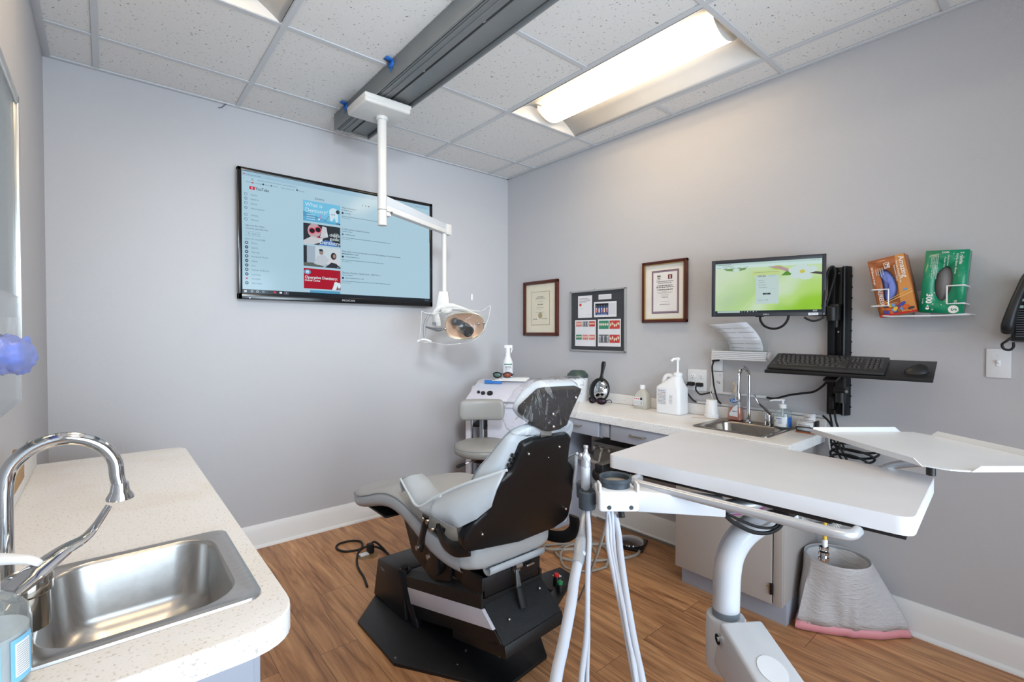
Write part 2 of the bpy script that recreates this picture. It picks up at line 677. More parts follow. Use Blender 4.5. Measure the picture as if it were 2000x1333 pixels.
M_WALL, M_FLOOR, M_CEIL, M_COUNTER = mat_wall(), mat_floor(), mat_ceiling(), mat_counter()
M_TRIM = mat('white_trim_paint', (232, 231, 230), rough=0.42, vary=0.01)
M_TEE = mat('ceiling_tee_enamel', (200, 202, 206), rough=0.45, vary=0.01)
M_WHITE = mat('white_plastic', (232, 232, 234), rough=0.35)
M_WHITE_METAL = mat('white_enamel', (228, 229, 232), rough=0.3, coat=0.2)
M_BLACK = mat('black_plastic', (22, 22, 24), rough=0.4, bump=0.05, bscale=300)
M_BLACK_GLOSS = mat('black_gloss', (12, 12, 14), rough=0.15)
M_BLACK_METAL = mat('black_powder_coat', (20, 20, 22), rough=0.38, vary=0.2, vscale=30, bump=0.15, bscale=500)
M_CHROME = mat('chrome', (205, 206, 208), rough=0.07, metal=1.0)
M_STEEL = mat('brushed_steel', (196, 194, 192), rough=0.30, metal=1.0, vary=0.08, vscale=40, stretch=(1, 8, 1))
M_ALU = mat('satin_aluminium', (196, 198, 203), rough=0.32, metal=0.85)
M_RUBBER = mat('black_rubber', (18, 18, 19), rough=0.6)
M_CAB = mat('cabinet_grey_laminate', (164, 167, 178), rough=0.42, vary=0.015)
M_CABW = mat('cabinet_pale_laminate', (176, 168, 163), rough=0.45, vary=0.015)
M_PAPER = mat('paper', (226, 227, 232), rough=0.7)

b = MB().m(M_FLOOR).box((-1.2, -2.0, -0.05), (3.6, 5.6, 0.1))
struct(b.obj('floor', recalc=False))
b = MB().m(M_WALL).box((-1.36, 0.06, 1.35), (3.2, 0.12, 2.9))
struct(b.obj('wall_back'))
b = MB().m(M_WALL).box((0.06, -2.3, 1.35), (0.12, 4.84, 2.9))
struct(b.obj('wall_right'))
b = MB().m(M_WALL).box((W_L - 0.06, -2.3, 1.35), (0.12, 4.84, 2.9))
struct(b.obj('wall_left'))
# unseen rear wall; its doorway opening is added to let world light in
b = MB().m(M_WALL)
b.box((-2.69, W_D, 1.35), (0.5, 0.12, 2.9)).box((-0.2, W_D, 1.35), (0.7, 0.12, 2.9)).box((-1.5, W_D, 2.5), (2.2, 0.12, 0.6))
struct(b.obj('wall_front'))

# suspended ceiling: tile panels between the tees, with the cells of the light fixtures left open
XT = [W_L, -2.6365, -2.0223, -1.4088, -0.7952, -0.2093, 0.0]
YT = [0.0, -0.349] + [-0.349 - 0.6084 * k for k in range(1, 7)] + [W_D + 0.05]
FIX = [(4, 2), (1, 2), (1, 5)]        # column, first row of each 2x4 fixture
skip = set()
for c_, r_ in FIX:
    skip |= {(c_, r_), (c_, r_ + 1)}
b = MB().m(M_CEIL)
for i in range(len(XT) - 1):
    for j in range(len(YT) - 1):
        if (i, j) in skip:
            continue
        x0, x1, y1, y0 = XT[i], XT[i + 1], YT[j], YT[j + 1]
        b.box(((x0 + x1) / 2, (y0 + y1) / 2, H + 0.012), (abs(x1 - x0) - 0.004, abs(y1 - y0) - 0.004, 0.016), 0.003, seg=1)
struct(b.obj('ceiling', recalc=False))
b = MB().m(M_TEE)
def inner(i, j):
    return (i, j) in skip and (i, j + 1) in skip
for i in range(1, len(XT) - 1):
    x = XT[i]
    b.box((x, W_D / 2, H), (0.024, abs(W_D), 0.006), 0.001, seg=1)
for j in range(1, len(YT) - 1):
    for i in range(len(XT) - 1):
        if (i, j - 1) in skip and (i, j) in skip:
            continue
        b.box(((XT[i] + XT[i + 1]) / 2, YT[j], H + 0.0005), (XT[i + 1] - XT[i] - 0.022, 0.024, 0.005), 0.001, seg=1)
b.box((W_L + 0.014, W_D / 2, H - 0.001), (0.028, abs(W_D), 0.008), 0.001)
b.box((-0.011, W_D / 2, H - 0.001), (0.022, abs(W_D), 0.008), 0.001)
b.box((-1.4, -0.011, H - 0.001), (2.8, 0.022, 0.008), 0.001)
struct(b.obj('trim_1'))
# plenum above the tiles keeps sky light out
b = MB().m(mat('plenum_deck', (90, 90, 90), rough=0.9)).box((-1.4, -2.3, H + 0.32), (3.2, 4.9, 0.05))
struct(b.obj('trim_2'))

def baseboard(name, p0, p1, nrm):
    p0, p1, nrm = Vector(p0), Vector(p1), Vector(nrm)
    sec = [(0, 0), (0.014, 0), (0.014, 0.105), (0.010, 0.122), (0.004, 0.138), (0, 0.138)]
    sh = [(0.0135, 0), (0.026, 0), (0.0255, 0.007), (0.021, 0.014), (0.0135, 0.018)]
    b = MB().m(M_TRIM)
    b.sweep([(p0, nrm, (0, 0, 1)), (p1, nrm, (0, 0, 1))], sec)
    b.sweep([(p0, nrm, (0, 0, 1)), (p1, nrm, (0, 0, 1))], sh)
    return struct(b.obj(name))
baseboard('baseboard_back', (-2.37, 0, 0), (0, 0, 0), (0, -1, 0))
baseboard('baseboard_right', (0, -0.026, 0), (0, -4.5, 0), (-1, 0, 0))
baseboard('baseboard_left', (W_L, -2.5, 0), (W_L, -4.5, 0), (1, 0, 0))

# ---------------------------------------------------------------- ceiling light fixtures
M_REFL = mat('fixture_white_enamel', (206, 206, 206), rough=0.5)
M_LENS = mat('lit_fluorescent_lens', (250, 245, 235), rough=0.5, emit=(255, 226, 184), estr=TUBE_E)
def ceiling_light(i, j, label, k=1.0):
    x0, x1 = XT[i] + 0.013, XT[i + 1] - 0.013
    y1, y0 = YT[j] - 0.013, YT[j + 2] + 0.013
    cx = (x0 + x1) / 2
    t = thing('ceiling_light', label, 'ceiling light', (cx, (y0 + y1) / 2, H), 'recessed fluorescent ceiling lights')
    b = MB().m(M_REFL)
    # two curved reflector wings
    for sgn in (-1, 1):
        xa = x0 if sgn < 0 else x1
        pr = []
        for q in range(13):
            a = q / 12
            x = xa + (cx - xa) * (0.02 + 0.72 * a)
            z = H - 0.001 + 0.085 * math.sin(PI * 0.5 * min(1, a * 1.15)) 
            pr.append((x, z))
        b.loft([[(x, y0, z) for x, z in pr], [(x, y1, z) for x, z in pr]], cap=False, closed=False)
    b.obj('reflector', t, solid=0.002)
    b = MB().m(M_REFL)
    b.box((cx, (y0 + y1) / 2, H + 0.10), (x1 - x0, y1 - y0, 0.004))
    for yy in (y0, y1):
        b.box((cx, yy, H + 0.05), (x1 - x0, 0.004, 0.10))
    for xx in (x0, x1):
        b.box((xx, (y0 + y1) / 2, H + 0.05), (0.004, y1 - y0, 0.10))
    b.obj('housing', t)
    b = MB().m(M_LENS)
    w = 0.108
    ya, yb = y0 + 0.045, y1 - 0.045
    pr = [(cx - w + 2 * w * q / 12, H + 0.052 - 0.048 * math.sin(PI * q / 12) ** 0.8) for q in range(13)]
    b.loft([[(x, ya, z) for x, z in pr[:12]], [(x, yb, z) for x, z in pr[:12]]], cap=False, closed=False)
    o = b.obj('lens', t)
    b = MB().m(M_REFL)
    b.loft([[(x, ya, z) for x, z in pr[11:]], [(x, yb, z) for x, z in pr[11:]]], cap=False, closed=False)
    b.obj('basket_side', t, solid=.001)  # unlit strip shaped to keep lens light off the right reflector wing
    for yy in (ya, yb):
        b = MB().m(M_REFL)
        b.poly([(x, yy, z - 0.001) for x, z in pr] + [(cx + w, yy, H + 0.075), (cx - w, yy, H + 0.075)])
        b.obj('end_cap', t, solid=0.003)
    return t
ceiling_light(4, 2, 'recessed fluorescent ceiling light above the counter along the right wall')
ceiling_light(1, 2, 'recessed ceiling light at the top left, mostly cut by the frame')
ceiling_light(1, 5, 'assumed recessed ceiling light behind the camera')  # assumed fixture, out of view, added to the room light
# ================================================================= LEFT COUNTER WITH SINK
def rcorner_poly(pts, radii, seg=8):
    """round the corners of a 2D polygon"""
    out = []
    n = len(pts)
    for i in range(n):
        p = Vector(pts[i])
        a = Vector(pts[i - 1]) - p
        c = Vector(pts[(i + 1) % n]) - p
        r = radii[i]
        if r <= 0:
            out.append(tuple(p))
            continue
        a.normalize()
        c.normalize()
        ang = a.angle(c)
        d = r / math.tan(ang / 2)
        s0, s1 = p + a * d, p + c * d
        for k in range(seg + 1):
            t = k / seg
            q = (1 - t) ** 2 * s0 + 2 * t * (1 - t) * p + t * t * s1
            out.append((q.x, q.y))
    return out

def slab_with_hole(b, outer, hole, z0, z1, bev=0.0):
    """flat slab (outer 2D loop) with one rectangular hole, made as a ring of quads between the loops"""
    bm = bmesh.new()
    def loop(pts, z):
        return [bm.verts.new((x, y, z)) for x, y in pts]
    for z in (z1, z0):
        lo, lh = loop(outer, z), loop(hole, z)
        eds = []
        for l in (lo, lh):
            for i in range(len(l)):
                eds.append(bm.edges.new((l[i], l[(i + 1) % len(l)])))
        bmesh.ops.triangle_fill(bm, edges=eds, use_beauty=True)
        if z == z1:
            top = (lo, lh)
        else:
            bot = (lo, lh)
    for t, q in zip(top, bot):
        n = len(t)
        for i in range(n):
            j = (i + 1) % n
            bm.faces.new((t[i], t[j], q[j], q[i]))
    bmesh.ops.recalc_face_normals(bm, faces=bm.faces[:])
    if bev > 0:
        es = [e for e in bm.edges if all(abs(v.co.z - z1) < 1e-6 for v in e.verts) and len(e.link_faces) == 2 and abs(e.calc_face_angle(0)) > .5]
        bmesh.ops.bevel(bm, geom=es, offset=bev, segments=3, profile=0.5, affect='EDGES')
    b.merge(bm)

def sink_bowl(b, x0, x1, y0, y1, bx0, bx1, by0, by1, z, depth, r=0.03, rb=0.05):
    """drop-in sink: flat rim x0..x1,y0..y1; bowl opening bx/by; rounded bowl"""
    def rr(x0, x1, y0, y1, rad, zz):
        return [(p[0], p[1], zz) for p in rrect(x1 - x0, y1 - y0, rad, 6, (x0 + x1) / 2, (y0 + y1) / 2)]
    rings = [rr(x0, x1, y0, y1, r, z + 0.0005), rr(x0 + .001, x1 - .001, y0 + .001, y1 - .001, r, z + 0.0045),
             rr(x0 + .010, x1 - .010, y0 + .010, y1 - .010, r, z + 0.006), rr(x0 + .016, x1 - .016, y0 + .016, y1 - .016, r, z + 0.003),
             rr(bx0 - .006, bx1 + .006, by0 - .006, by1 + .006, rb + .006, z + 0.003),
             rr(bx0 - .002, bx1 + .002, by0 - .002, by1 + .002, rb + .002, z + 0.001),
             rr(bx0, bx1, by0, by1, rb, z - 0.006),
             rr(bx0 + .008, bx1 - .008, by0 + .008, by1 - .008, rb, z - depth * .75),
             rr(bx0 + .02, bx1 - .02, by0 + .02, by1 - .02, rb * .9, z - depth * .93),
             rr(bx0 + .05, bx1 - .05, by0 + .05, by1 - .05, rb * .7, z - depth)]
    b.loft(rings, cap=False)
    last = rings[-1]
    b._add(last, [tuple(range(len(last)))])

ZC = 0.81
t = thing('sink_cabinet', 'grey base cabinet under the speckled counter along the left wall', 'cabinet', (-2.6, -1.55, 0))
b = MB().m(M_CAB)
b.box((-2.625, -0.829, 0.439), (0.39, 0.018, 0.656), 0.001).box((-2.625, -2.261, 0.439), (0.39, 0.018, 0.656), 0.001)
b.box((-2.625, -1.545, 0.12), (0.39, 1.414, 0.018), 0.001).box((-2.811, -1.545, 0.439), (0.018, 1.414, 0.62), 0.001)
b.obj('body', t)
b = MB().m(M_CAB).box((-2.64, -1.545, 0.055), (0.34, 1.43, 0.11), 0.001)
b.obj('toe_kick', t)
for k in range(3):
    y = -1.05 - 0.48 * k
    b = MB().m(M_CAB).box((-2.421, y, 0.43), (0.018, 0.45, 0.60), 0.003)
    d = b.obj('door', t)
    b = MB().m(M_ALU).tube([(-2.412, y - .05, .62), (-2.385, y - .05, .62), (-2.385, y + .05, .62), (-2.412, y + .05, .62)], 0.004, smooth=False)
    b.obj('handle', d)

t = thing('countertop', 'white speckled laminate countertop with rounded ends along the left wall', 'countertop', (-2.6, -1.55, ZC))
outer = rcorner_poly([(W_L + .012, -0.762), (-2.368, -0.762), (-2.368, -2.325), (W_L + .012, -2.325)], [0, 0.06, 0.09, 0])
hole = [(-2.735, -2.205), (-2.735, -1.858), (-2.425, -1.858), (-2.425, -2.205)]
b = MB().m(M_COUNTER)
slab_with_hole(b, outer, hole, ZC - 0.042, ZC, 0.004)
b.obj('top', t)
b = MB().m(M_COUNTER).box((W_L + .012, -1.55, ZC + .045), (0.02, 1.55, 0.09), 0.004)
b.obj('backsplash', t)

t = thing('sink', 'stainless steel drop-in sink in the left counter nearest the camera', 'sink', (-2.58, -2.035, ZC))
b = MB().m(M_STEEL)
sink_bowl(b, -2.785, -2.402, -2.225, -1.845, -2.70, -2.437, -2.192, -1.866, ZC, 0.14, 0.028, 0.065)
b.obj('bowl', t, sharp=60)
b = MB().m(M_CHROME).lathe([(0.0, 0), (0.03, 0), (0.034, .003), (0.038, .002)], (-2.57, -2.035, ZC - .149))
b.obj('drain', t)

t = thing('faucet', 'chrome gooseneck faucet with a long lever handle over the left sink', 'faucet', (-2.745, -2.03, ZC + .003))
b = MB().m(M_CHROME)
pts = [(-2.742, -2.03, ZC + .004)] + [(-2.742, -2.03, ZC + .10), (-2.742, -2.03, ZC + .205)]
for k in range(1, 9):
    a = PI - PI * k / 8 * 1.03
    pts.append((-2.671 + .071 * math.cos(a), -2.03, ZC + .215 + .072 * math.sin(a)))
pts.append((-2.597, -2.03, ZC + .190))
b.tube(pts, 0.0112, seg=24)
b.lathe([(0.022, 0), (0.022, .006), (0.016, .014), (0.0128, .018)], (-2.742, -2.03, ZC + .003))
b.lathe([(0.0125, .03), (0.0145, .016), (.0205, .005), (.0205, .001), (.016, 0), (0.0, 0.001)], (-2.5965, -2.03, ZC + .166))
b.obj('spout', t)
b = MB().m(mat('worn_chrome', (170, 164, 156), rough=0.14, metal=1.0))
b.lathe([(0.027, 0), (0.027, .03), (0.0265, .052), (.030, .056), (.031, .078), (.028, .083), (.022, .080), (0, .078)], (-2.712, -2.085, ZC + .003), seg=28)
b.obj('valve_body', t)
b = MB().m(M_CHROME)
P0 = [(-2.730, -2.135, ZC + .078), (-2.705, -2.115, ZC + .094), (-2.670, -2.093, ZC + .114), (-2.645, -2.082, ZC + .124), (-2.630, -2.070, ZC + .138), (-2.612, -2.06, ZC + .166)]
b.tube(P0, [0.020, .024, .017, .0115, .0085, .007], seg=14, flat=(0.42, 1.0))
b.ball((-2.722, -2.105, ZC + .082), (.024, .024, .012))
b.obj('lever', t)

# hand sanitizer bottle at the lower left corner
M_CLEARP = clear('clear_bottle_plastic', (238, 244, 246), rough=0.06, opacity=0.12, sheen=0.03)
M_LIQ = clear('clear_gel', (246, 249, 251), rough=0.2, opacity=0.6)
M_SKYB = mat('sky_blue_label', (128, 196, 232), rough=0.4)
M_WPLAST = mat('white_pump_plastic', (240, 241, 243), rough=0.3)
def pump_bottle(x, y, z, r, h, label, face, lab, scale=1.0, name='sanitizer_bottle', flip=1):
    """clear round-shouldered bottle with a white pump; face = angle of the label"""
    t = thing(name, lab, 'bottle', (x, y, z))
    b = MB().m(M_CLEARP)
    b.lathe([(r * .9, 0), (r * .98, .004), (r, .012), (r, h * .62), (r * .93, h * .76), (r * .70, h * .88), (r * .42, h * .95), (r * .36, h)], (x, y, z), seg=40)
    b.obj('bottle', t)
    b = MB().m(M_LIQ)
    b.lathe([(0.0, .006), (r * .86, .006), (r * .93, .014), (r * .94, h * .55), (0, h * .55)], (x, y, z), seg=32)
    b.obj('gel', t)
    b = MB().m(M_WPLAST)
    b.lathe([(r * .40, 0), (r * .42, .002), (r * .42, h * .20), (r * .36, h * .215), (r * .2, h * .22), (r * .13, h * .23), (r * .13, h * .36), (r * .2, h * .365), (r * .2, h * .43), (r * .1, h * .45), (0, h * .45)], (x, y, z + h * .94), seg=28)
    d = Vector((math.cos(face + .9 * flip), math.sin(face + .9 * flip), 0))
    c = Vector((x, y, z + h * 1.34))
    b.tube([c - d * r * .2, c + d * r * .5, c + d * r * 1.15 - Vector((0, 0, h * .02)), c + d * r * 1.45 - Vector((0, 0, h * .07))], [r * .17, r * .17, r * .13, r * .08], seg=12, flat=(.8, 1.25))
    b.obj('pump', t)
    b = MB().m(M_WPLAST).tube([(x, y, z + h * .94), (x, y, z + h * .05)], r * .07, seg=8, smooth=False)
    b.obj('dip_tube', t)
    def curved(u0, u1, v0, v1, m, dr, bb, n=14):
        bb.m(m)
        for k in range(n):
            a, c2 = face + (u0 + (u1 - u0) * k / n), face + (u0 + (u1 - u0) * (k + 1) / n)
            R = r * 1.004 + dr
            bb.poly([(x + R * math.cos(a), y + R * math.sin(a), z + v0 * h), (x + R * math.cos(c2), y + R * math.sin(c2), z + v0 * h), (x + R * math.cos(c2), y + R * math.sin(c2), z + v1 * h), (x + R * math.cos(a), y + R * math.sin(a), z + v1 * h)])
    label(curved, t)
    return t
def lab_big(cv, t):
    b = MB()
    M_LT = mat('label_print_white', (236, 244, 250), rough=0.5)
    cv(-1.15, .42, .06, .52, M_SKYB, .0002, b)
    rnd = random.Random(4)
    for k, v in enumerate((.43, .405, .38, .355, .33, .305, .25, .225, .2)):
        u = -.62 - rnd.uniform(0, .1)
        while u < .18:
            w = rnd.uniform(.04, .12)
            cv(u, min(u + w, .2), v, v + .010, M_LT, .0005, b, n=2)
            u += w + .03
    cv(-.28, -.16, .11, .155, M_LT, .0005, b, n=2)
    cv(-.25, -.19, .12, .145, mat('label_print_navy', (40, 60, 110), rough=.5), .0007, b, n=2)
    b.obj('front_label', t)
    b = MB()
    cv(.62, 1.25, .06, .52, M_SKYB, .0002, b)
    cv(.72, 1.15, .12, .47, M_WPLAST, .0004, b)
    for k in range(14):
        cv(.76, 1.12, .14 + .023 * k, .146 + .023 * k, mat('label_print_grey', (120, 140, 160), rough=.5), .0006, b, n=6)
    b.obj('rear_label', t)
pump_bottle(-2.745, -2.235, ZC + .006, 0.051, 0.125, lab_big, math.atan2(-0.95, .10), 'large clear pump bottle of hand sanitizer with a sky blue label at the left sink', flip=1)

# cardboard strip box behind the faucet, against the wall
t = thing('cardboard_box', 'small brown cardboard box on the left backsplash behind the faucet', 'box', (-2.79, -1.49, ZC))
M_CARD = mat('brown_cardboard', (176, 140, 100), rough=0.8, vary=0.06)
b = MB().m(M_CARD).box((-2.790, -1.49, ZC + .12), (0.024, 0.20, 0.055), 0.002)
b.obj('carton', t)
b = MB().m(M_CARD).quad((-2.802, -1.40, ZC + .148), (-2.778, -1.40, ZC + .148), (-2.775, -1.375, ZC + .165), (-2.799, -1.375, ZC + .165))
b.obj('flap', t, solid=.002)

# ---------------------------------------------------------------- things on the left wall
xw = W_L
t = thing('framed_picture', 'large framed print in a thin silver frame hanging on the left wall', 'picture', (xw + .012, -1.62, 1.45))
M_SILVER = mat('silver_frame', (196, 196, 194), rough=0.28, metal=0.8)
y0, y1, z0, z1 = -2.2, -1.12, 1.225, 1.965
b = MB().m(M_SILVER)
for (a, c, s_) in (((y0 + y1) / 2, z1, (y1 - y0, .022)), ((y0 + y1) / 2, z0, (y1 - y0, .022)), (y0, (z0 + z1) / 2, (.022, z1 - z0 + .022)), (y1, (z0 + z1) / 2, (.022, z1 - z0 + .022))):
    b.box((xw + .012, a, c), (.024, s_[0], s_[1]), .002)
b.obj('frame', t)
b = MB().m(mat('mat_board_grey', (186, 190, 192), rough=.6)).box((xw + .006, (y0 + y1) / 2, (z0 + z1) / 2), (.006, y1 - y0, z1 - z0))
b.obj('mat_board', t)
b = MB().m(mat('misty_blue_print', (132, 156, 168), rough=.5, vary=.16, vscale=3.2, stretch=(1, 1, .5)))
b.box((xw + .0105, -1.75, (z0 + z1) / 2 + .02), (.003, 0.98, z1 - z0 - .20))
b.obj('print', t)
b = MB().m(clear('picture_glass', (246, 250, 250), rough=.02, opacity=.02)).box((xw + .0165, (y0 + y1) / 2, (z0 + z1) / 2), (.003, y1 - y0 - .02, z1 - z0 - .02))
b.obj('glass', t)

t = thing('glove_box_holder', 'clear plastic glove box holder on the left wall', 'holder', (xw + .06, -2.11, 1.25))
M_ACR = clear('clear_acrylic', (250, 251, 251), rough=.05, opacity=.03)
b = MB().m(M_ACR)
b.box((xw + .026, -2.11, 1.25), (.004, .30, .19)).box((xw + .098, -2.11, 1.25), (.004, .30, .18)).box((xw + .062, -2.11, 1.161), (.074, .30, .004)).box((xw + .062, -1.959, 1.25), (.074, .004, .18))
b.obj('tray', t)
b = MB().m(M_WPLAST).tube([(xw + .085, -1.975, 1.262), (xw + .090, -1.975, 1.305)], .008, seg=10, smooth=False)
b.obj('clip', t)
t2 = thing('nitrile_gloves', 'wad of periwinkle blue nitrile gloves pulled out of the holder on the left wall', 'gloves', (xw + .11, -2.05, 1.24))
rnd = random.Random(12)
M_GLOVE = mat('blue_nitrile', (118, 134, 206), rough=.42, vary=.05, vscale=20)
def crumple(b, c, r, seed, amp=.28, fr=22, seg=36, rings=24):
    vs, fs = [], []
    for i in range(rings + 1):
        for j in range(seg):
            ph, th = PI * i / rings, 2 * PI * j / seg
            d = Vector((math.sin(ph) * math.cos(th), math.sin(ph) * math.sin(th), math.cos(ph)))
            n_ = noise.noise(d * 1.7 + Vector((seed, 0, 0))) * amp * 1.3 + abs(noise.noise(d * 3 + Vector((0, seed, 0)))) * amp * 1.2
            q = d * (1 + n_)
            vs.append(Vector(c) + Vector((q.x * r[0], q.y * r[1], q.z * r[2])))
    for i in range(rings):
        for j in range(seg):
            k = (j + 1) % seg
            fs.append((i * seg + j, i * seg + k, (i + 1) * seg + k, (i + 1) * seg + j))
    b._add(vs, fs)
b = MB().m(M_GLOVE)
crumple(b, (xw + .108, -2.16, 1.247), (.020, .10, .026), 1.3, amp=.16)
crumple(b, (xw + .110, -2.09, 1.240), (.017, .06, .024), 4.1, amp=.16)
b.obj('glove', t2, sharp=180)
b = MB().m(M_GLOVE)
# a cuff and two fingers sticking out
for (a, c, dz, w) in (((xw + .110, -2.07, 1.254), (xw + .112, -2.005, 1.264), .01, .010), ((xw + .110, -2.07, 1.232), (xw + .112, -2.005, 1.222), -.01, .010), ((xw + .108, -2.08, 1.24), (xw + .110, -2.02, 1.24), 0, .014)):
    a, c = Vector(a), Vector(c)
    b.tube([a, (a + c) / 2 + Vector((.004, 0, dz * .3)), c], [w * 1.3, w, w * .8], seg=10, flat=(1.2, .35))
b.obj('cuff', t2)
# ================================================================= TELEVISION
t = thing('television', 'large wall-mounted television showing a page of dentistry videos', 'television', (-1.4, -.03, 1.85))
M_TVB = mat('tv_bezel_gloss', (14, 15, 18), rough=0.18)
X0, X1, Z0, Z1 = -2.036, -0.770, 1.472, 2.224
sx0, sx1, sz0, sz1 = -2.014, -0.791, 1.507, 2.204
yf = -0.062
b = MB().m(M_TVB)
b.box(((X0 + sx0) / 2, -.045, (Z0 + Z1) / 2), (sx0 - X0, .036, Z1 - Z0), .003)
b.box(((X1 + sx1) / 2, -.045, (Z0 + Z1) / 2), (X1 - sx1, .036, Z1 - Z0), .003)
b.box(((X0 + X1) / 2, -.045, (Z1 + sz1) / 2), (X1 - X0, .036, Z1 - sz1), .003)
b.box(((X0 + X1) / 2, -.045, (Z0 + sz0) / 2), (X1 - X0, .036, sz0 - Z0), .003)
b.obj('bezel', t)
b = MB().m(M_BLACK).box(((X0 + X1) / 2, -.032, (Z0 + Z1) / 2), (X1 - X0 - .01, .03, Z1 - Z0 - .01), .004)
b.box(((X0 + X1) / 2, -.0115, 1.8), (.6, .017, .4), .003)
b.obj('rear_shell', t)
A = Art((0, yf + .006, 0), (1, 0, 0), (0, 0, 1))
bgc = (171, 203, 219)
BG = emis('tv_page', bgc)
TXT = emis('tv_text', (92, 122, 140))
TXD = emis('tv_text_dark', (38, 56, 70))
WHT = emis('tv_white', (214, 232, 240))
A.rect(sx0, sz0, sx1, sz1, BG)
hh = .0006
A.rect(sx0, sz0, sx1, 1.5295, emis('tv_taskbar', (30, 38, 46)), hh)
A.rect(sx0, 2.176, sx1, sz1, emis('tv_tabbar', (158, 192, 212)), hh)
RED = emis('tv_red', (196, 30, 56))
# video site header
A.rect(-1.974, 2.1045, -1.945, 2.1225, RED, hh)
A.poly([(-1.963, 2.109), (-1.953, 2.1135), (-1.963, 2.118)], WHT, 2 * hh)
A.text('YouTube', -1.942, 2.1055, .0235, TXD, hh, bold=.012, sx=.82)
A.text('Dentistry', -1.608, 2.111, .017, TXD, hh, sx=.9)
# browser rows
A.rect(-2.006, 2.185, -1.994, 2.192, RED, hh)
A.scribble(-1.988, 2.184, -1.915, .004, TXT, hh, 1)
A.text('x   +', -1.885, 2.183, .012, TXD, hh)
A.text('<', -2.006, 2.160, .012, TXD, hh)
A.ring(-1.957, 2.163, .006, .002, TXT, hh)
A.text('youtube.com/results?search_query=dentistry', -1.932, 2.1605, .0125, TXT, hh, sx=.95)
for (u, s_, w) in ((-1.992, 'Search', 0), (-1.945, 'YouTube', 0), (-1.892, 'News', 1), (-1.847, 'Email', 1), (-1.805, 'Open patients list', 1), (-1.705, 'Records', 1)):
    A.text(s_, u, 2.1415, .0115, TXT, hh, sx=.9)
A.rect(-1.962, 2.1405, -1.951, 2.147, RED, hh)
A.disc(-1.901, 2.1455, .005, TXD, hh); A.disc(-1.857, 2.1455, .005, TXT, hh); A.disc(-1.713, 2.148, .005, TXD, hh)
for k, v in enumerate((2.0735, 2.0485, 2.0225, 1.9955, 1.9565, 1.930)):
    A.ring(-1.9925, v + .001, .0085, .0022, TXT, hh)
    if k in (1, 3):
        A.disc(-1.9925, v + .001, .003, TXT, hh)
    A.text(('Home', 'Explore', 'Shorts', 'Subscriptions', 'Library', 'History')[k], -1.968, v - .004, .0135, TXT, hh)
A.text('Sign in to like videos,', -1.996, 1.893, .0125, TXD, hh, sx=.95)
A.text('comment, and subscribe.', -1.996, 1.8765, .0125, TXD, hh, sx=.95)
A.rect(-1.994, 1.8385, -1.920, 1.8625, TXT, hh); A.rect(-1.993, 1.8395, -1.921, 1.8615, BG, 2 * hh)
A.text('SIGN IN', -1.965, 1.846, .011, TXT, 3 * hh); A.ring(-1.978, 1.8505, .005, .0015, TXT, 3 * hh)
A.text('BEST OF YOUTUBE', -1.998, 1.814, .0125, TXT, hh)
for k, v in enumerate((1.797, 1.771, 1.745, 1.720, 1.694, 1.668, 1.643, 1.617, 1.592, 1.566)):
    if k == 8:
        A.rect(-1.996, v - .004, -1.985, v + .004, RED, hh)
    else:
        A.disc(-1.9905, v, .0088, TXD, hh)
        A.disc(-1.9905, v, .0042 if k % 2 else .005, BG, 2 * hh, ry=.0030 if k % 3 else .0045)
    A.text(('Music', 'Sports', 'Gaming', 'Movies & Shows', 'News', 'Live', 'Fashion & Beauty', 'Learning', 'Spotlight', '360 Video')[k], -1.966, v - .005, .0135, TXT, hh)
# four thumbnails
TH = [(-1.679, -1.450, 1.970, 2.097), (-1.678, -1.450, 1.830, 1.957), (-1.678, -1.450, 1.692, 1.820), (-1.677, -1.450, 1.554, 1.679)]
def th(k):
    u0, u1, v0, v1 = TH[k]
    return u0, v0, u1 - u0, v1 - v0
u, v, w, h = th(0)
A.rect(u, v, u + w, v + h, emis('tv_cyan', (112, 190, 224)), hh)
A.poly([(u, v), (u + w, v), (u + w, v + .012), (u, v + .028)], emis('tv_cyan2', (92, 168, 208)), 2 * hh)
A.poly([(u, v + .028), (u + .15, v + .018), (u, v + .06)], emis('tv_cyan3', (84, 154, 192)), 2 * hh)
A.text('What is', u + .012, v + .092, .035, WHT, 3 * hh, sx=.95)
A.text('Dentistry?', u + .012, v + .058, .035, WHT, 3 * hh, sx=.95)
for k in range(3):
    A.rect(u + .02, v + .012 + .014 * k, u + .07, v + .015 + .014 * k, WHT, 3 * hh)
TW = emis('tv_tooth', (200, 224, 236))
A.disc(u + .188, v + .078, .030, TW, 3 * hh, ry=.026)
A.poly([(u + .160, v + .075), (u + .216, v + .075), (u + .214, v + .02), (u + .203, v + .015), (u + .192, v + .045), (u + .176, v + .018), (u + .164, v + .02)], TW, 3.4 * hh)
A.disc(u + .176, v + .062, .0035, TXD, 4 * hh); A.disc(u + .190, v + .062, .0035, TXD, 4 * hh)
A.disc(u + .213, v + .083, .012, TXD, 4 * hh, ry=.013)
A.poly([(u + .128, v + .012), (u + .132, v + .012), (u + .160, v + .05), (u + .157, v + .05)], emis('tv_brown', (120, 98, 88)), 4 * hh)
A.poly([(u + .103, v + .022), (u + .112, v + .02), (u + .108, v + .05), (u + .100, v + .05)], emis('tv_lilac', (170, 150, 200)), 4 * hh)
A.disc(u + .095, v + .02, .006, WHT, 4 * hh)
u, v, w, h = th(1)
A.rect(u, v, u + w, v + h, emis('tv_dark', (44, 50, 56)), hh)
A.poly([(u, v + .02), (u + .05, v + .05), (u + .12, v + .045), (u + .11, v + .02), (u + .06, v), (u, v)], emis('tv_palegrey', (196, 200, 206)), 2 * hh)
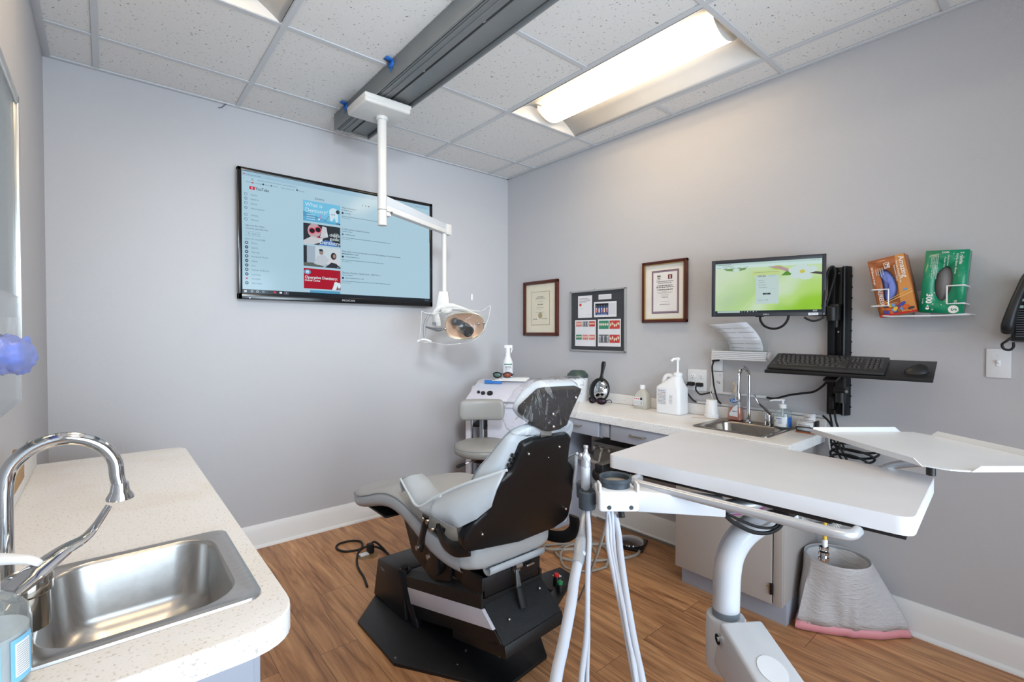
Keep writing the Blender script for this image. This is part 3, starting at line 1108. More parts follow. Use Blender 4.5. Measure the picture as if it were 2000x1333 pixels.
A.disc(u + .065, v + .085, .040, emis('tv_skin', (188, 160, 168)), 2 * hh, ry=.045)
for (a, c) in ((.052, .084), (.088, .094)):
    A.disc(u + a, v + c, .021, emis('tv_pink', (226, 84, 110)), 3 * hh, ry=.020)
    A.disc(u + a, v + c, .016, emis('tv_lens', (30, 26, 34)), 4 * hh, ry=.015)
A.poly([(u + .10, v + .05), (u + .115, v + .12), (u + .14, v + .115), (u + .15, v + .055), (u + .12, v + .045)], emis('tv_palegrey', (0, 0, 0)), 3 * hh)
A.poly([(u + .09, v), (u + .13, v + .035), (u + .18, v + .03), (u + .229, v + .008), (u + .229, v)], emis('tv_blue', (84, 122, 186)), 3 * hh)
A.disc(u + .20, v + .07, .022, emis('tv_grey', (104, 108, 112)), 3 * hh, ry=.018)
A.disc(u + .092, v + .048, .012, emis('tv_darkred', (150, 34, 52)), 4 * hh, ry=.005)
A.text("A child's", u + .224, v + .062, .027, WHT, 5 * hh, 'RIGHT', .006)
A.text('guide:', u + .224, v + .038, .027, WHT, 5 * hh, 'RIGHT', .006)
A.text('Dentistry', u + .226, v + .008, .034, WHT, 5 * hh, 'RIGHT', .006)
u, v, w, h = th(2)
A.rect(u, v, u + w, v + h, emis('tv_room', (160, 176, 192)), hh)
A.rect(u, v + .015, u + .020, v + h, emis('tv_dark', (0, 0, 0)), 2 * hh)
A.rect(u + .07, v + .02, u + w, v + h, emis('tv_room2', (196, 210, 218)), 2 * hh)
A.poly([(u, v), (u, v + .022), (u + .06, v + .024), (u + .12, v + .006), (u + .12, v)], emis('tv_olive', (92, 100, 96)), 3 * hh)
A.poly([(u + .06, v + .02), (u + .085, v + .07), (u + .125, v + .078), (u + .155, v + .05), (u + .13, v + .012), (u + .08, v + .012)], emis('tv_shirt', (188, 196, 206)), 3 * hh)
A.disc(u + .107, v + .094, .013, emis('tv_face', (150, 130, 128)), 4 * hh, ry=.017)
A.disc(u + .105, v + .106, .013, TXD, 5 * hh, ry=.007)
A.poly([(u + .145, v + .02), (u + .158, v + .062), (u + .195, v + .062), (u + .222, v + .03), (u + .215, v + .01)], emis('tv_shirt2', (206, 206, 214)), 3 * hh)
A.disc(u + .184, v + .076, .018, emis('tv_hair', (52, 46, 48)), 4 * hh, ry=.022)
A.disc(u + .188, v + .076, .009, emis('tv_face2', (158, 134, 128)), 5 * hh, ry=.013)
A.poly([(u + .13, v), (u + .17, v + .035), (u + .20, v + .03), (u + w, v + .005), (u + w, v)], emis('tv_trouser', (50, 54, 64)), 4 * hh)
u, v, w, h = th(3)
A.rect(u, v, u + w, v + h, emis('tv_crimson', (168, 22, 44)), hh)
A.disc(u + .022, v + .102, .020, emis('tv_badge', (96, 160, 200)), 2 * hh, ry=.015)
A.poly([(u + .013, v + .11), (u + .031, v + .11), (u + .028, v + .092), (u + .022, v + .10), (u + .016, v + .092)], WHT, 3 * hh)
A.text('Operative Dentistry:', u + .006, v + .062, .0245, WHT, 3 * hh, bold=.02, sx=.98)
A.text('Dental Caries', u + .006, v + .046, .0165, WHT, 3 * hh, bold=.02)
A.text('#1', u + .19, v + .098, .020, TXD, 3 * hh)
A.poly([(u + .172, v), (u + .18, v + .018), (u + .188, v + .048), (u + .20, v + .052), (u + .208, v + .046), (u + .222, v + .046), (u + .229, v + .03), (u + .22, v + .005), (u + .213, v), (u + .208, v + .028), (u + .198, v)], WHT, 3 * hh)
for k in range(4):
    u, v, w, h = th(k)
    A.rect(u + w - .024, v + .002, u + w - .002, v + .011, emis('tv_dark', (0, 0, 0)), 6 * hh)
    A.text(('4:02', '5:30', '8:05', '22:50')[k], u + w - .0225, v + .0035, .008, WHT, 7 * hh)
A.rect(-1.640, 1.5295, -1.452, 1.545, emis('tv_cyan3', (0, 0, 0)), hh)
# result titles
for k, (v, s_, s2) in enumerate(((2.084, 'What is Dentistry?', 'views'), (1.947, "A child's guide to hospital: Dentistry", ''), (1.803, 'What advice would you have given yourself when applying to Dentistry knowing', ''), (1.665, 'Operative Dentistry : Dental Caries - ADEX Part 1', ''))):
    A.text(s_, -1.440, v, .0148, TXD, hh, sx=.86)
    A.scribble(-1.44, v - .012, -1.37, .0035, TXT, hh, k)
    A.disc(-1.434, v - .030, .007, TXD if k != 1 else TXT, hh)
    A.scribble(-1.42, v - .031, -1.38 + .03 * k, .004, TXT, hh, k + 10)
    A.scribble(-1.44, v - .052, -1.15 + .05 * (k % 2), .0035, TXT, hh, k + 20)
    A.scribble(-1.44, v - .062, -1.38, .0025, TXT, hh, k + 30)
A.text('what you know now?', -1.440, 1.788, .0148, TXD, hh, sx=.86)
for k in range(5):
    A.disc(-.90 + .018 * k, 2.186, .0025, TXD, hh)
for k in range(3):
    A.disc(-1.30 + .022 * k, 2.125, .004, TXD if k == 2 else TXT, hh)
A.rect(sx1 - .0045, 1.94, sx1 - .0015, 2.12, TXT, hh)
# task bar icons
for k, uu in enumerate((-1.998, -1.965, -1.936, -1.905, -1.872, -1.842, -1.810, -1.779)):
    if k == 0:
        for a in (0, 1):
            for c in (0, 1):
                A.rect(uu - .006 + a * .0065, 1.512 + c * .0065, uu - .0005 + a * .0065, 1.5175 + c * .0065, WHT, 2 * hh)
    elif k in (1, 2):
        A.ring(uu, 1.5185, .006, .002, WHT, 2 * hh)
    elif k == 7:
        A.rect(uu - .013, 1.508, uu + .013, 1.5285, emis('tv_taskhi', (90, 84, 104)), 2 * hh)
        A.disc(uu, 1.519, .0065, emis('tv_green', (90, 170, 100)), 3 * hh)
        A.disc(uu, 1.519, .003, WHT, 4 * hh)
    else:
        A.rect(uu - .007, 1.5135, uu + .007, 1.5245, (TXT, emis('tv_green', (0, 0, 0)), RED, WHT)[k - 3], 2 * hh)
A.scribble(sx1 - .04, 1.520, sx1 - .006, .003, TXT, 2 * hh, 2); A.scribble(sx1 - .042, 1.512, sx1 - .004, .003, TXT, 2 * hh, 3)
A.mb.obj('screen', t, recalc=False)
A = Art((0, -.0636, 0), (1, 0, 0), (0, 0, 1))
A.text('PROSCAN', -1.4, 1.4835, .0165, mat('tv_logo_silver', (190, 194, 198), rough=.4), .0, 'CENTER', sx=1.15)
A.mb.obj('maker_badge', t, recalc=False)
A = Art((0, -.0636, 0), (1, 0, 0), (0, 0, 1))
A.disc(-1.977, 1.4795, .0035, mat('led_white', (10, 10, 20), emit=(190, 205, 255), estr=2.0))
A.disc(-1.988, 1.4795, .0022, mat('led_blue', (10, 10, 20), emit=(60, 110, 255), estr=1.0))
A.mb.obj('power_light', t, recalc=False)

# small white mark on the wall beside the television
b = MB().m(M_WHITE).ball((-.376, -.006, 1.562), (.012, .007, .030))
tag(b.obj('door_bumper', loc=(-.376, -.006, 1.562)), 'small white oval bumper stuck on the wall right of the television', 'bumper')
# loose wire end poking from the ceiling edge
b = MB().m(mat('blue_wire', (40, 60, 90), rough=.5)).tube([(-2.075, -.012, H - .003), (-2.085, -.02, H - .012), (-2.10, -.016, H - .030), (-2.118, -.014, H - .036)], .0018, seg=6)
tag(b.obj('loose_wire', loc=(-2.08, -.012, H)), 'short dark blue wire end hanging from the ceiling edge above the television wall', 'wire')

# ================================================================= FRAMES ON THE RIGHT WALL
M_WALNUT = mat('mahogany_frame', (84, 40, 30), rough=.28, vary=.12, vscale=30)
M_GOLD = mat('gilt_edge', (190, 156, 92), rough=.35, metal=.6)
M_INK = mat('ink_grey', (112, 108, 106), rough=.7)
M_INKD = mat('ink_dark', (58, 54, 56), rough=.7)
def picture_frame(t, y0, y1, z0, z1, w, d, m, lip=None):
    """moulding around the right wall rectangle y0>y1; returns nothing"""
    b = MB().m(m)
    x = -d / 2
    b.box((x, (y0 + y1) / 2, z1 - w / 2), (d, abs(y0 - y1), w), .0035)
    b.box((x, (y0 + y1) / 2, z0 + w / 2), (d, abs(y0 - y1), w), .0035)
    b.box((x, y0 - w / 2, (z0 + z1) / 2), (d, w, z1 - z0), .0035)
    b.box((x, y1 + w / 2, (z0 + z1) / 2), (d, w, z1 - z0), .0035)
    b.box((-d - .002, (y0 + y1) / 2, z1 - w * .35), (.006, abs(y0 - y1) - w * .4, w * .25), .002)
    b.box((-d - .002, (y0 + y1) / 2, z0 + w * .35), (.006, abs(y0 - y1) - w * .4, w * .25), .002)
    b.box((-d - .002, y0 - w * .35, (z0 + z1) / 2), (.006, w * .25, z1 - z0 - w * .4), .002)
    b.box((-d - .002, y1 + w * .35, (z0 + z1) / 2), (.006, w * .25, z1 - z0 - w * .4), .002)
    if lip:
        b.m(lip)
        g = .004
        b.box((-d + .003, (y0 + y1) / 2, z1 - w - g / 2), (.004, abs(y0 - y1) - 2 * w, g))
        b.box((-d + .003, (y0 + y1) / 2, z0 + w + g / 2), (.004, abs(y0 - y1) - 2 * w, g))
        b.box((-d + .003, y0 - w - g / 2, (z0 + z1) / 2), (.004, g, z1 - z0 - 2 * w))
        b.box((-d + .003, y1 + w + g / 2, (z0 + z1) / 2), (.004, g, z1 - z0 - 2 * w))
    b.obj('frame', t)
# reader's right is -y on this wall
def wart(x, mb=None):
    return Art((x, 0, 0), (0, -1, 0), (0, 0, 1), mb)
t = thing('framed_diploma', 'cream diploma with a gold seal in a dark mahogany frame, nearest the corner', 'diploma', (-.01, -.415, 1.47), 'diplomas on the right wall')
picture_frame(t, -.222, -.608, 1.257, 1.687, .026, .024, M_WALNUT)
A = wart(-.010)
A.rect(.24, 1.275, .59, 1.67, mat('cream_mat', (222, 214, 194), rough=.7))
A.mb.obj('mat_board', t, recalc=False)
A = wart(-.0115)
A.rect(.309, 1.341, .517, 1.603, mat('mat_bevel', (150, 132, 104), rough=.6))
A.rect(.312, 1.344, .514, 1.600, mat('parchment', (220, 212, 192), rough=.7), .0006)
for k, (v, w_, hh_) in enumerate(((1.560, .07, .006), (1.551, .10, .004), (1.546, .11, .003), (1.525, .05, .003), (1.499, .06, .008), (1.475, .09, .003), (1.460, .01, .003), (1.440, .09, .003))):
    A.scribble(.413 - w_ / 2, v, .413 + w_ / 2, hh_ * .7, M_INK, .0012, k)
A.disc(.413, 1.416, .024, mat('seal_gold', (168, 154, 118), rough=.4), .0012)
A.scribble(.335, 1.385, .375, .006, M_INK, .0012, 40)
A.scribble(.435, 1.388, .49, .005, M_INK, .0012, 41)
A.mb.obj('certificate', t, recalc=False)
t = thing('framed_diploma', 'white diploma with a maroon crest and maroon inner border in a brown frame', 'diploma', (-.01, -1.508, 1.53), 'diplomas on the right wall')
picture_frame(t, -1.352, -1.660, 1.343, 1.720, .019, .022, M_WALNUT, M_GOLD)
A = wart(-.009)
A.rect(1.365, 1.355, 1.648, 1.708, mat('ivory_mat', (226, 222, 212), rough=.7))
A.mb.obj('mat_board', t, recalc=False)
A = wart(-.0105)
MAR = mat('maroon_print', (112, 30, 48), rough=.6)
A.rect(1.418, 1.399, 1.604, 1.662, mat('plum_fillet', (104, 74, 92), rough=.4))
A.rect(1.422, 1.404, 1.600, 1.657, mat('plum_fillet2', (150, 130, 146), rough=.4), .0005)
A.rect(1.428, 1.409, 1.595, 1.652, mat('plum_fillet', (0, 0, 0)), .001)
A.rect(1.430, 1.411, 1.593, 1.650, mat('diploma_paper', (226, 224, 222), rough=.7), .0015)
q = .0021
# two crests: a grey shield with a chevron, and a maroon block
A.poly([(1.457, 1.632), (1.481, 1.632), (1.481, 1.618), (1.469, 1.606), (1.457, 1.618)], M_INK, q)
A.poly([(1.459, 1.622), (1.479, 1.622), (1.478, 1.617), (1.469, 1.608), (1.460, 1.617)], mat('diploma_paper', (0, 0, 0)), q + .0004)
A.poly([(1.461, 1.612), (1.469, 1.619), (1.477, 1.612), (1.475, 1.610), (1.469, 1.614), (1.463, 1.610)], M_INKD, q + .0008)
A.scribble(1.452, 1.604, 1.486, .002, M_INK, q, 9)
A.rect(1.532, 1.607, 1.560, 1.633, MAR, q)
A.disc(1.546, 1.625, .0045, mat('diploma_paper', (0, 0, 0)), q + .0005, ry=.005)
A.disc(1.546, 1.625, .0022, MAR, q + .001)
A.disc(1.546, 1.615, .0045, mat('diploma_paper', (0, 0, 0)), q + .0005, ry=.005)
for k, (v, w_, hh_) in enumerate(((1.592, .115, .005), (1.582, .09, .005), (1.566, .11, .006), (1.556, .12, .006), (1.541, .105, .007), (1.533, .03, .002), (1.527, .11, .002), (1.522, .09, .002), (1.512, .05, .002), (1.504, .05, .002), (1.495, .045, .006), (1.470, .06, .002), (1.452, .07, .004))):
    A.scribble(1.511 - w_ / 2, v, 1.511 + w_ / 2, hh_ * .7, M_INK if k > 5 else M_INKD, q, k + 3)
A.mb.obj('certificate', t, recalc=False)

# bulletin board with clinical photo sheets
t = thing('bulletin_board', 'grey bulletin board in a silver frame holding sheets of dental photographs', 'bulletin board', (-.01, -.98, 1.36))
yA, yB, zA, zB = -.737, -1.226, 1.150, 1.578
b = MB().m(M_SILVER)
for (a, c, s_) in (((yA + yB) / 2, zB - .005, (abs(yA - yB), .010)), ((yA + yB) / 2, zA + .005, (abs(yA - yB), .010)), (yA - .005, (zA + zB) / 2, (.010, zB - zA)), (yB + .005, (zA + zB) / 2, (.010, zB - zA))):
    b.box((-.011, a, c), (.022, s_[0], s_[1]), .0015)
b.obj('frame', t)
b = MB().m(mat('charcoal_felt', (62, 64, 68), rough=.95, bump=.2, bscale=400)).box((-.007, (yA + yB) / 2, (zA + zB) / 2), (.01, abs(yA - yB) - .018, zB - zA - .018))
b.obj('felt_panel', t)
b = MB().m(M_STEEL).tube([(-.008, -.957, zB), (-.008, -.957, zB + .010)], .002, seg=6, smooth=False)
b.obj('hanging_hook', t)
PW = mat('photo_sheet_white', (220, 220, 224), rough=.5)
REDP, GRNP, PINK, GREYP, NAVY, TOOTH = (mat('photo_red', (190, 66, 60), rough=.4, vary=.3, vscale=90), mat('photo_green', (58, 132, 104), rough=.4), mat('photo_pink', (206, 126, 120), rough=.4, vary=.25, vscale=110),
    mat('photo_xray', (96, 98, 102), rough=.4, vary=.5, vscale=120), mat('photo_navy', (52, 76, 130), rough=.4), mat('photo_tooth', (228, 212, 190), rough=.4))
def sheet(u0, v0, u1, v1, fn=None):
    A = wart(-.0128)
    A.rect(u0, v0, u1, v1, PW)
    if fn:
        fn(A)
    A.mb.obj('photo_sheet', t, recalc=False)
def s1(A):
    for k in range(4):
        A.scribble(.822, 1.522 - .0085 * k, (.905, .925, .918, .885)[k], .003, M_INK, .0004, k)
    A.rect(.821, 1.470, .841, 1.488, REDP, .0004)
    A.scribble(.824, 1.452, .858, .0015, M_INK, .0004, 8)
    A.scribble(.885, 1.408, .925, .0012, M_INK, .0004, 9)
sheet(.808, 1.387, .939, 1.543, s1)
def s2(A):
    A.rect(1.003, 1.513, 1.1, 1.535, mat('sheet_print_pale', (206, 206, 212), rough=.5), .0004)
sheet(.996, 1.509, 1.107, 1.543, s2)
def s3(A):
    A.rect(.968, 1.402, 1.082, 1.482, NAVY, .0004)
    A.rect(.968, 1.461, 1.082, 1.482, mat('photo_black', (28, 30, 40), rough=.4), .0006)
    for k in range(5):
        c = .980 + .0225 * k
        A.rect(c - .006, 1.420, c + .006, 1.446, TOOTH if k % 2 else PINK, .0008)
        A.disc(c, 1.446, .005, TOOTH, .001)
        A.disc(c, 1.463, .005, GREYP, .001, ry=.008)
    A.scribble(.985, 1.406, 1.07, .003, PW, .0008, 2)
    A.rect(1.089, 1.405, 1.142, 1.48, mat('sheet_print_pale', (0, 0, 0)), .0004)
sheet(.956, 1.388, 1.15, 1.493, s3)
def pic(A, u0, v0, u1, v1, m, kind):
    A.rect(u0, v0, u1, v1, m, .0004)
    w, h = u1 - u0, v1 - v0
    rnd = random.Random(int(u0 * 1000 + v0 * 7))
    n = 5
    for k in range(n):
        uu = u0 + w * (k + .7) / (n + .4)
        if kind == 'teeth':
            A.disc(uu, v0 + h * .55, w * .075, TOOTH, .0008, ry=h * .16)
        elif kind == 'post':
            if k % 2 == 0:
                A.rect(uu - w * .05, v0 + h * .1, uu + w * .05, v0 + h * .75, mat('photo_pale', (190, 192, 196), rough=.4), .0008)
                A.disc(uu, v0 + h * .75, w * .085, mat('photo_pale', (0, 0, 0)), .001)
        elif kind == 'drop':
            A.disc(uu, v0 + h * (.5 + .12 * math.sin(k * 2)), w * .07, TOOTH, .0008, ry=h * .2, rot=rnd.uniform(-.6, .6))
def s4(A):
    for r, (v0, v1) in enumerate(((1.324, 1.361), (1.231, 1.267))):
        for c, (u0, u1) in enumerate(((.790, .844), (.851, .904), (.912, .965))):
            m = ((PINK, GREYP, REDP), (GRNP, PINK, PINK))[r][c]
            pic(A, u0, v0, u1, v1, m, 'post' if m == GREYP else 'teeth')
            A.scribble(u0, v0 - .006, u1 - .008, .0012, M_TEE, .0004, c)
sheet(.780, 1.186, .973, 1.371, s4)
def s5(A):
    for r, (v0, v1) in enumerate(((1.307, 1.363), (1.213, 1.268))):
        for c, (u0, u1) in enumerate(((1.0, 1.085), (1.092, 1.177))):
            m = ((GRNP, REDP), (GREYP, REDP))[r][c]
            pic(A, u0, v0, u1, v1, m, ('teeth', 'drop', 'post', 'drop')[r * 2 + c])
            A.scribble(u0, v0 - .006, u1 - .03, .0012, M_TEE, .0004, c)
sheet(.991, 1.188, 1.185, 1.373, s5)
# ================================================================= RIGHT COUNTER RUN
ZR = 0.81
t = thing('countertop', 'long pale laminate countertop with a backsplash along the right wall', 'countertop', (-.22, -1.5, ZR))
outer = [(-.013, -.42), (-.452, -.66), (-.452, -2.372), (-.013, -2.372)]
outer = [(-.013, -.62), (-.452, -.90), (-.452, -2.372), (-.013, -2.372)]
hole = [(-.055, -1.905), (-.345, -1.905), (-.345, -2.232), (-.055, -2.232)]
b = MB().m(M_COUNTER)
slab_with_hole(b, outer, hole, ZR - .045, ZR, .004)
b.obj('top', t)
b = MB().m(M_COUNTER).box((-.0075, -1.49, ZR + .031), (.013, 1.77, .062), .003)
b.obj('backsplash', t)

t = thing('sink', 'small stainless steel drop-in sink in the counter along the right wall', 'sink', (-.19, -2.07, ZR))
b = MB().m(mat('dark_brushed_steel', (158, 150, 142), rough=.24, metal=1.0, vary=.08, vscale=40))  # darker and browner than the other brushed steel
sink_bowl(b, -.366, -.016, -2.252, -1.886, -.336, -.092, -2.222, -1.925, ZR, .14, .025, .05)
b.obj('bowl', t, sharp=60)
b = MB().m(M_CHROME).lathe([(0.0, 0), (0.03, 0), (0.034, .003), (0.038, .002)], (-.21, -2.07, ZR - .139))
b.obj('drain', t)
t = thing('faucet', 'chrome gooseneck faucet standing behind the right sink', 'faucet', (-.055, -2.035, ZR + .003))
b = MB().m(M_CHROME)
pts = [(-.055, -2.035, ZR + .004), (-.055, -2.035, ZR + .13), (-.055, -2.035, ZR + .232)]
for k in range(1, 9):
    a = PI * k / 8
    pts.append((-.055 - .048 + .048 * math.cos(a), -2.035 + .010 * k / 8, ZR + .238 + .052 * math.sin(a)))
pts.append((-.151, -2.024, ZR + .165))
b.tube(pts, .0095, seg=18)
b.lathe([(.018, 0), (.018, .006), (.012, .013), (.0098, .016)], (-.055, -2.035, ZR + .003))
b.lathe([(.0098, .05), (.013, .038), (.0145, .01), (.012, 0), (0, 0)], (-.151, -2.024, ZR + .122))
b.obj('spout', t)
b = MB().m(M_CHROME).lathe([(.019, 0), (.019, .03), (.0175, .052), (.014, .060), (0, .063)], (-.060, -2.135, ZR + .003))
b.obj('valve_body', t)
b = MB().m(M_CHROME).tube([(-.062, -2.148, ZR + .062), (-.066, -2.125, ZR + .082), (-.080, -2.095, ZR + .115), (-.092, -2.078, ZR + .155)], [.016, .013, .007, .010], seg=12, flat=(.5, 1.1))
b.obj('lever', t)

# base cabinet under the sink
def open_box(b, x0, x1, y0, y1, z0, z1, th=.018):
    b.box(((x0 + x1) / 2, y0 + th / 2, (z0 + z1) / 2), (x1 - x0, th, z1 - z0), .001).box(((x0 + x1) / 2, y1 - th / 2, (z0 + z1) / 2), (x1 - x0, th, z1 - z0), .001)
    b.box(((x0 + x1) / 2, (y0 + y1) / 2, z0 + th / 2), (x1 - x0, y1 - y0 - 2 * th, th), .001).box((x1 - th / 2, (y0 + y1) / 2, (z0 + z1) / 2), (th, y1 - y0 - 2 * th, z1 - z0 - 2 * th), .001)
t = thing('sink_cabinet', 'pale laminate base cabinet under the right sink with a small black door latch', 'cabinet', (-.2, -2.09, 0))
b = MB().m(M_CABW)
open_box(b, -.40, -.016, -2.338, -1.838, .10, .762)
b.box((-.409, -2.322, .431), (.018, .036, .662), .001)
b.obj('body', t)
b = MB().m(M_CAB).box((-.20, -2.088, .05), (.32, .498, .10), .001)
b.obj('toe_kick', t)
b = MB().m(M_CABW).box((-.411, -2.068, .431), (.020, .462, .656), .004)
d = b.obj('door', t)
b = MB().m(M_BLACK_METAL).box((-.424, -2.300, .172), (.010, .014, .05), .003)
b.obj('latch', d)
b = MB().m(M_GOLD).prism([(-.421, -2.292, .182), (-.421, -2.276, .178), (-.421, -2.292, .172)], (-.003, 0, 0))
b.obj('catch', d)
# two drawers over the knee space
def drawer_unit(y0, y1, lab, closed_face=True):
    t = thing('drawer_unit', lab, 'drawer', (-.2, (y0 + y1) / 2, .69), 'grey drawers over the knee space')
    b = MB().m(M_CAB)
    b.box((-.215, y0 - .009, .716), (.40, .018, .094), .001).box((-.215, y1 + .009, .716), (.40, .018, .094), .001).box((-.215, (y0 + y1) / 2, .674), (.40, y0 - y1 - .036, .010))
    b.obj('case', t)
    b = MB().m(M_CAB).box((-.424, (y0 + y1) / 2, .717), (.018, y0 - y1 - .03, .088), .002)
    d = b.obj('drawer', t)
    b = MB().m(mat('brass_nickel_pull', (168, 156, 138), rough=.28, metal=.9))
    yc = (y0 + y1) / 2 - .01
    b.tube([(-.433, yc + .048, .722), (-.452, yc + .044, .722), (-.456, yc + .034, .722), (-.456, yc - .034, .722), (-.452, yc - .044, .722), (-.433, yc - .048, .722)], .004, seg=10, n=4)
    b.obj('pull', d)
drawer_unit(-.96, -1.36, 'grey drawer behind the chair headrest')
drawer_unit(-1.42, -1.80, 'grey drawer nearest the sink with its pull in full view')
t = thing('counter_rail', 'grey wooden rail between the drawers under the right counter', 'rail', (-.2, -1.39, .7))
b = MB().m(M_CAB).box((-.215, -1.39, .720), (.385, .05, .088), .002).box((-.418, -1.39, .722), (.012, .056, .082), .001)
b.obj('rail', t)
t = thing('end_panel', 'grey panel holding up the corner end of the right counter', 'panel', (-.2, -.93, 0))
b = MB().m(M_CAB).box((-.21, -.945, .382), (.36, .018, .764), .001)
b.obj('panel', t)
# grey steel box and cables on a shelf in the knee space
t = thing('knee_space_shelf', 'pale shelf fixed to the wall inside the knee space', 'shelf', (-.12, -1.4, .46))
b = MB().m(M_CABW).box((-.135, -1.40, .463), (.25, .80, .018), .002)
b.obj('board', t)
t = thing('air_unit', 'grey metal equipment box with cable fittings under the right counter', 'equipment', (-.2, -1.3, .472))
b = MB().m(mat('hammered_grey_steel', (120, 116, 110), rough=.4, metal=.5)).box((-.16, -1.29, .535), (.19, .26, .125), .006)
b.box((-.262, -1.29, .572), (.016, .26, .05), .003)
b.obj('casing', t)
for k in range(4):
    b = MB().m(M_STEEL).cyl((-.272, -1.20 - .058 * k, .566), (-.296, -1.20 - .058 * k, .566), .010, seg=8)
    b.obj('fitting', t)
for k in range(2):
    b = MB().m(mat('beige_hose', (150, 142, 132), rough=.5)).tube([(-.292, -1.26 - .1 * k, .562), (-.32, -1.27 - .1 * k, .54), (-.325, -1.26 - .1 * k, .47), (-.28, -1.24 - .1 * k, .42)], .006, seg=8)
    b.obj('hose', t)
t = thing('hanging_cables', 'bundle of thin black cables hanging under the drawer in the knee space', 'cable', (-.33, -1.5, .66))
for k in range(3):
    b = MB().m(M_RUBBER).tube([(-.30 + .02 * k, -1.62 + .02 * k, .668), (-.32, -1.58 + .03 * k, .63 - .008 * k), (-.31 + .02 * k, -1.50 + .02 * k, .60 + .01 * k), (-.28, -1.42 + .03 * k, .64), (-.26, -1.38, .668)], .004, seg=8)
    b.obj('cable', t)

# ---------------------------------------------------------------- bottles and small things on the counter
t = thing('jug', 'white plastic jug with a moulded handle and a pump on the right counter', 'jug', (-.085, -1.608, ZR))
M_HDPE = mat('white_hdpe', (236, 237, 240), rough=.38)
b = MB().m(M_HDPE)
def rr3(w, h, r, cx, cy, z):
    return [(cx + p[0], cy + p[1], z) for p in rrect(w, h, r, 5)]
cx, cy = -.085, -1.608
rings = [rr3(.10, .150, .02, cx, cy, ZR + .001), rr3(.108, .158, .022, cx, cy, ZR + .006), rr3(.108, .158, .022, cx, cy, ZR + .150), rr3(.104, .150, .022, cx, cy, ZR + .158),
         rr3(.082, .112, .03, cx, cy - .010, ZR + .182), rr3(.058, .060, .025, cx, cy - .030, ZR + .212), rr3(.044, .044, .02, cx, cy - .036, ZR + .222)]
b.loft(rings)
b.tube([(cx, cy + .052, ZR + .160), (cx, cy + .048, ZR + .196), (cx, cy + .034, ZR + .217), (cx, cy + .004, ZR + .218), (cx, cy - .016, ZR + .206), (cx, cy - .022, ZR + .185)], [.017, .014, .0125, .0125, .014, .02], seg=14)
b.obj('body', t)
b = MB().m(M_WPLAST)
q = (cx, cy - .036)
b.lathe([(.026, 0), (.027, .002), (.027, .014), (.022, .018), (.010, .022), (.0065, .028), (.0065, .088), (.010, .090), (.013, .096), (.013, .104), (.008, .108), (0, .108)], (q[0], q[1], ZR + .220), seg=24)
b.tube([(q[0], q[1], ZR + .320), (q[0] - .02, q[1] + .014, ZR + .318), (q[0] - .032, q[1] + .022, ZR + .306)], .007, seg=10)
b.obj('pump', t)
A = Art((cx - .0545, 0, 0), (0, -1, 0), (0, 0, 1))
A.rect(1.545, ZR + .055, 1.605, ZR + .145, mat('label_white', (226, 228, 232), rough=.5), .0004)
A.text('Bacdown', 1.551, ZR + .131, .0125, mat('label_navy', (52, 84, 140), rough=.5), .0009)
for k in range(9):
    A.scribble(1.549, ZR + .122 - .008 * k, 1.60, .0028, mat('label_red', (190, 90, 84), rough=.5) if k == 1 else M_INK, .0009, k)
A.rect(1.622, ZR + .06, 1.645, ZR + .115, mat('label_white', (0, 0, 0)), .0004)
for k in range(6):
    A.scribble(1.625, ZR + .066 + .008 * k, 1.642, .002, M_INK, .0009, k + 30)
A.mb.obj('label', t, recalc=False)

t = thing('small_bottle', 'small translucent bottle with a white cap and red striped label on the right counter', 'bottle', (-.065, -1.395, ZR))
b = MB().m(clear('milky_plastic', (232, 230, 222), rough=.25, opacity=.55))
cx, cy = -.065, -1.392
b.loft([rr3(.066, .088, .018, cx, cy, ZR + .001), rr3(.072, .094, .02, cx, cy, ZR + .006), rr3(.072, .094, .02, cx, cy, ZR + .075), rr3(.060, .076, .022, cx, cy, ZR + .100), rr3(.036, .036, .017, cx, cy, ZR + .118), rr3(.032, .032, .015, cx, cy, ZR + .124)])
b.obj('body', t)
b = MB().m(M_WPLAST).lathe([(.0165, 0), (.0165, .022), (.015, .024), (0, .024)], (cx, cy, ZR + .122), seg=24)
b.obj('cap', t)
A = Art((cx - .0362, 0, 0), (0, -1, 0), (0, 0, 1))
A.rect(1.352, ZR + .022, 1.418, ZR + .072, mat('label_white', (0, 0, 0)), .0004)
A.scribble(1.356, ZR + .060, 1.395, .005, mat('label_crimson', (200, 50, 66), rough=.5), .0009, 3)
A.rect(1.400, ZR + .056, 1.416, ZR + .071, M_INKD, .0009)
for k in range(3):
    A.scribble(1.356, ZR + .028 + .009 * k, 1.40, .002, M_INK, .0009, k)
for k in range(6):
    A.rect(1.404, ZR + .026 + .004 * k, 1.412, ZR + .028 + .004 * k, M_INKD, .0009)
A.mb.obj('label', t, recalc=False)

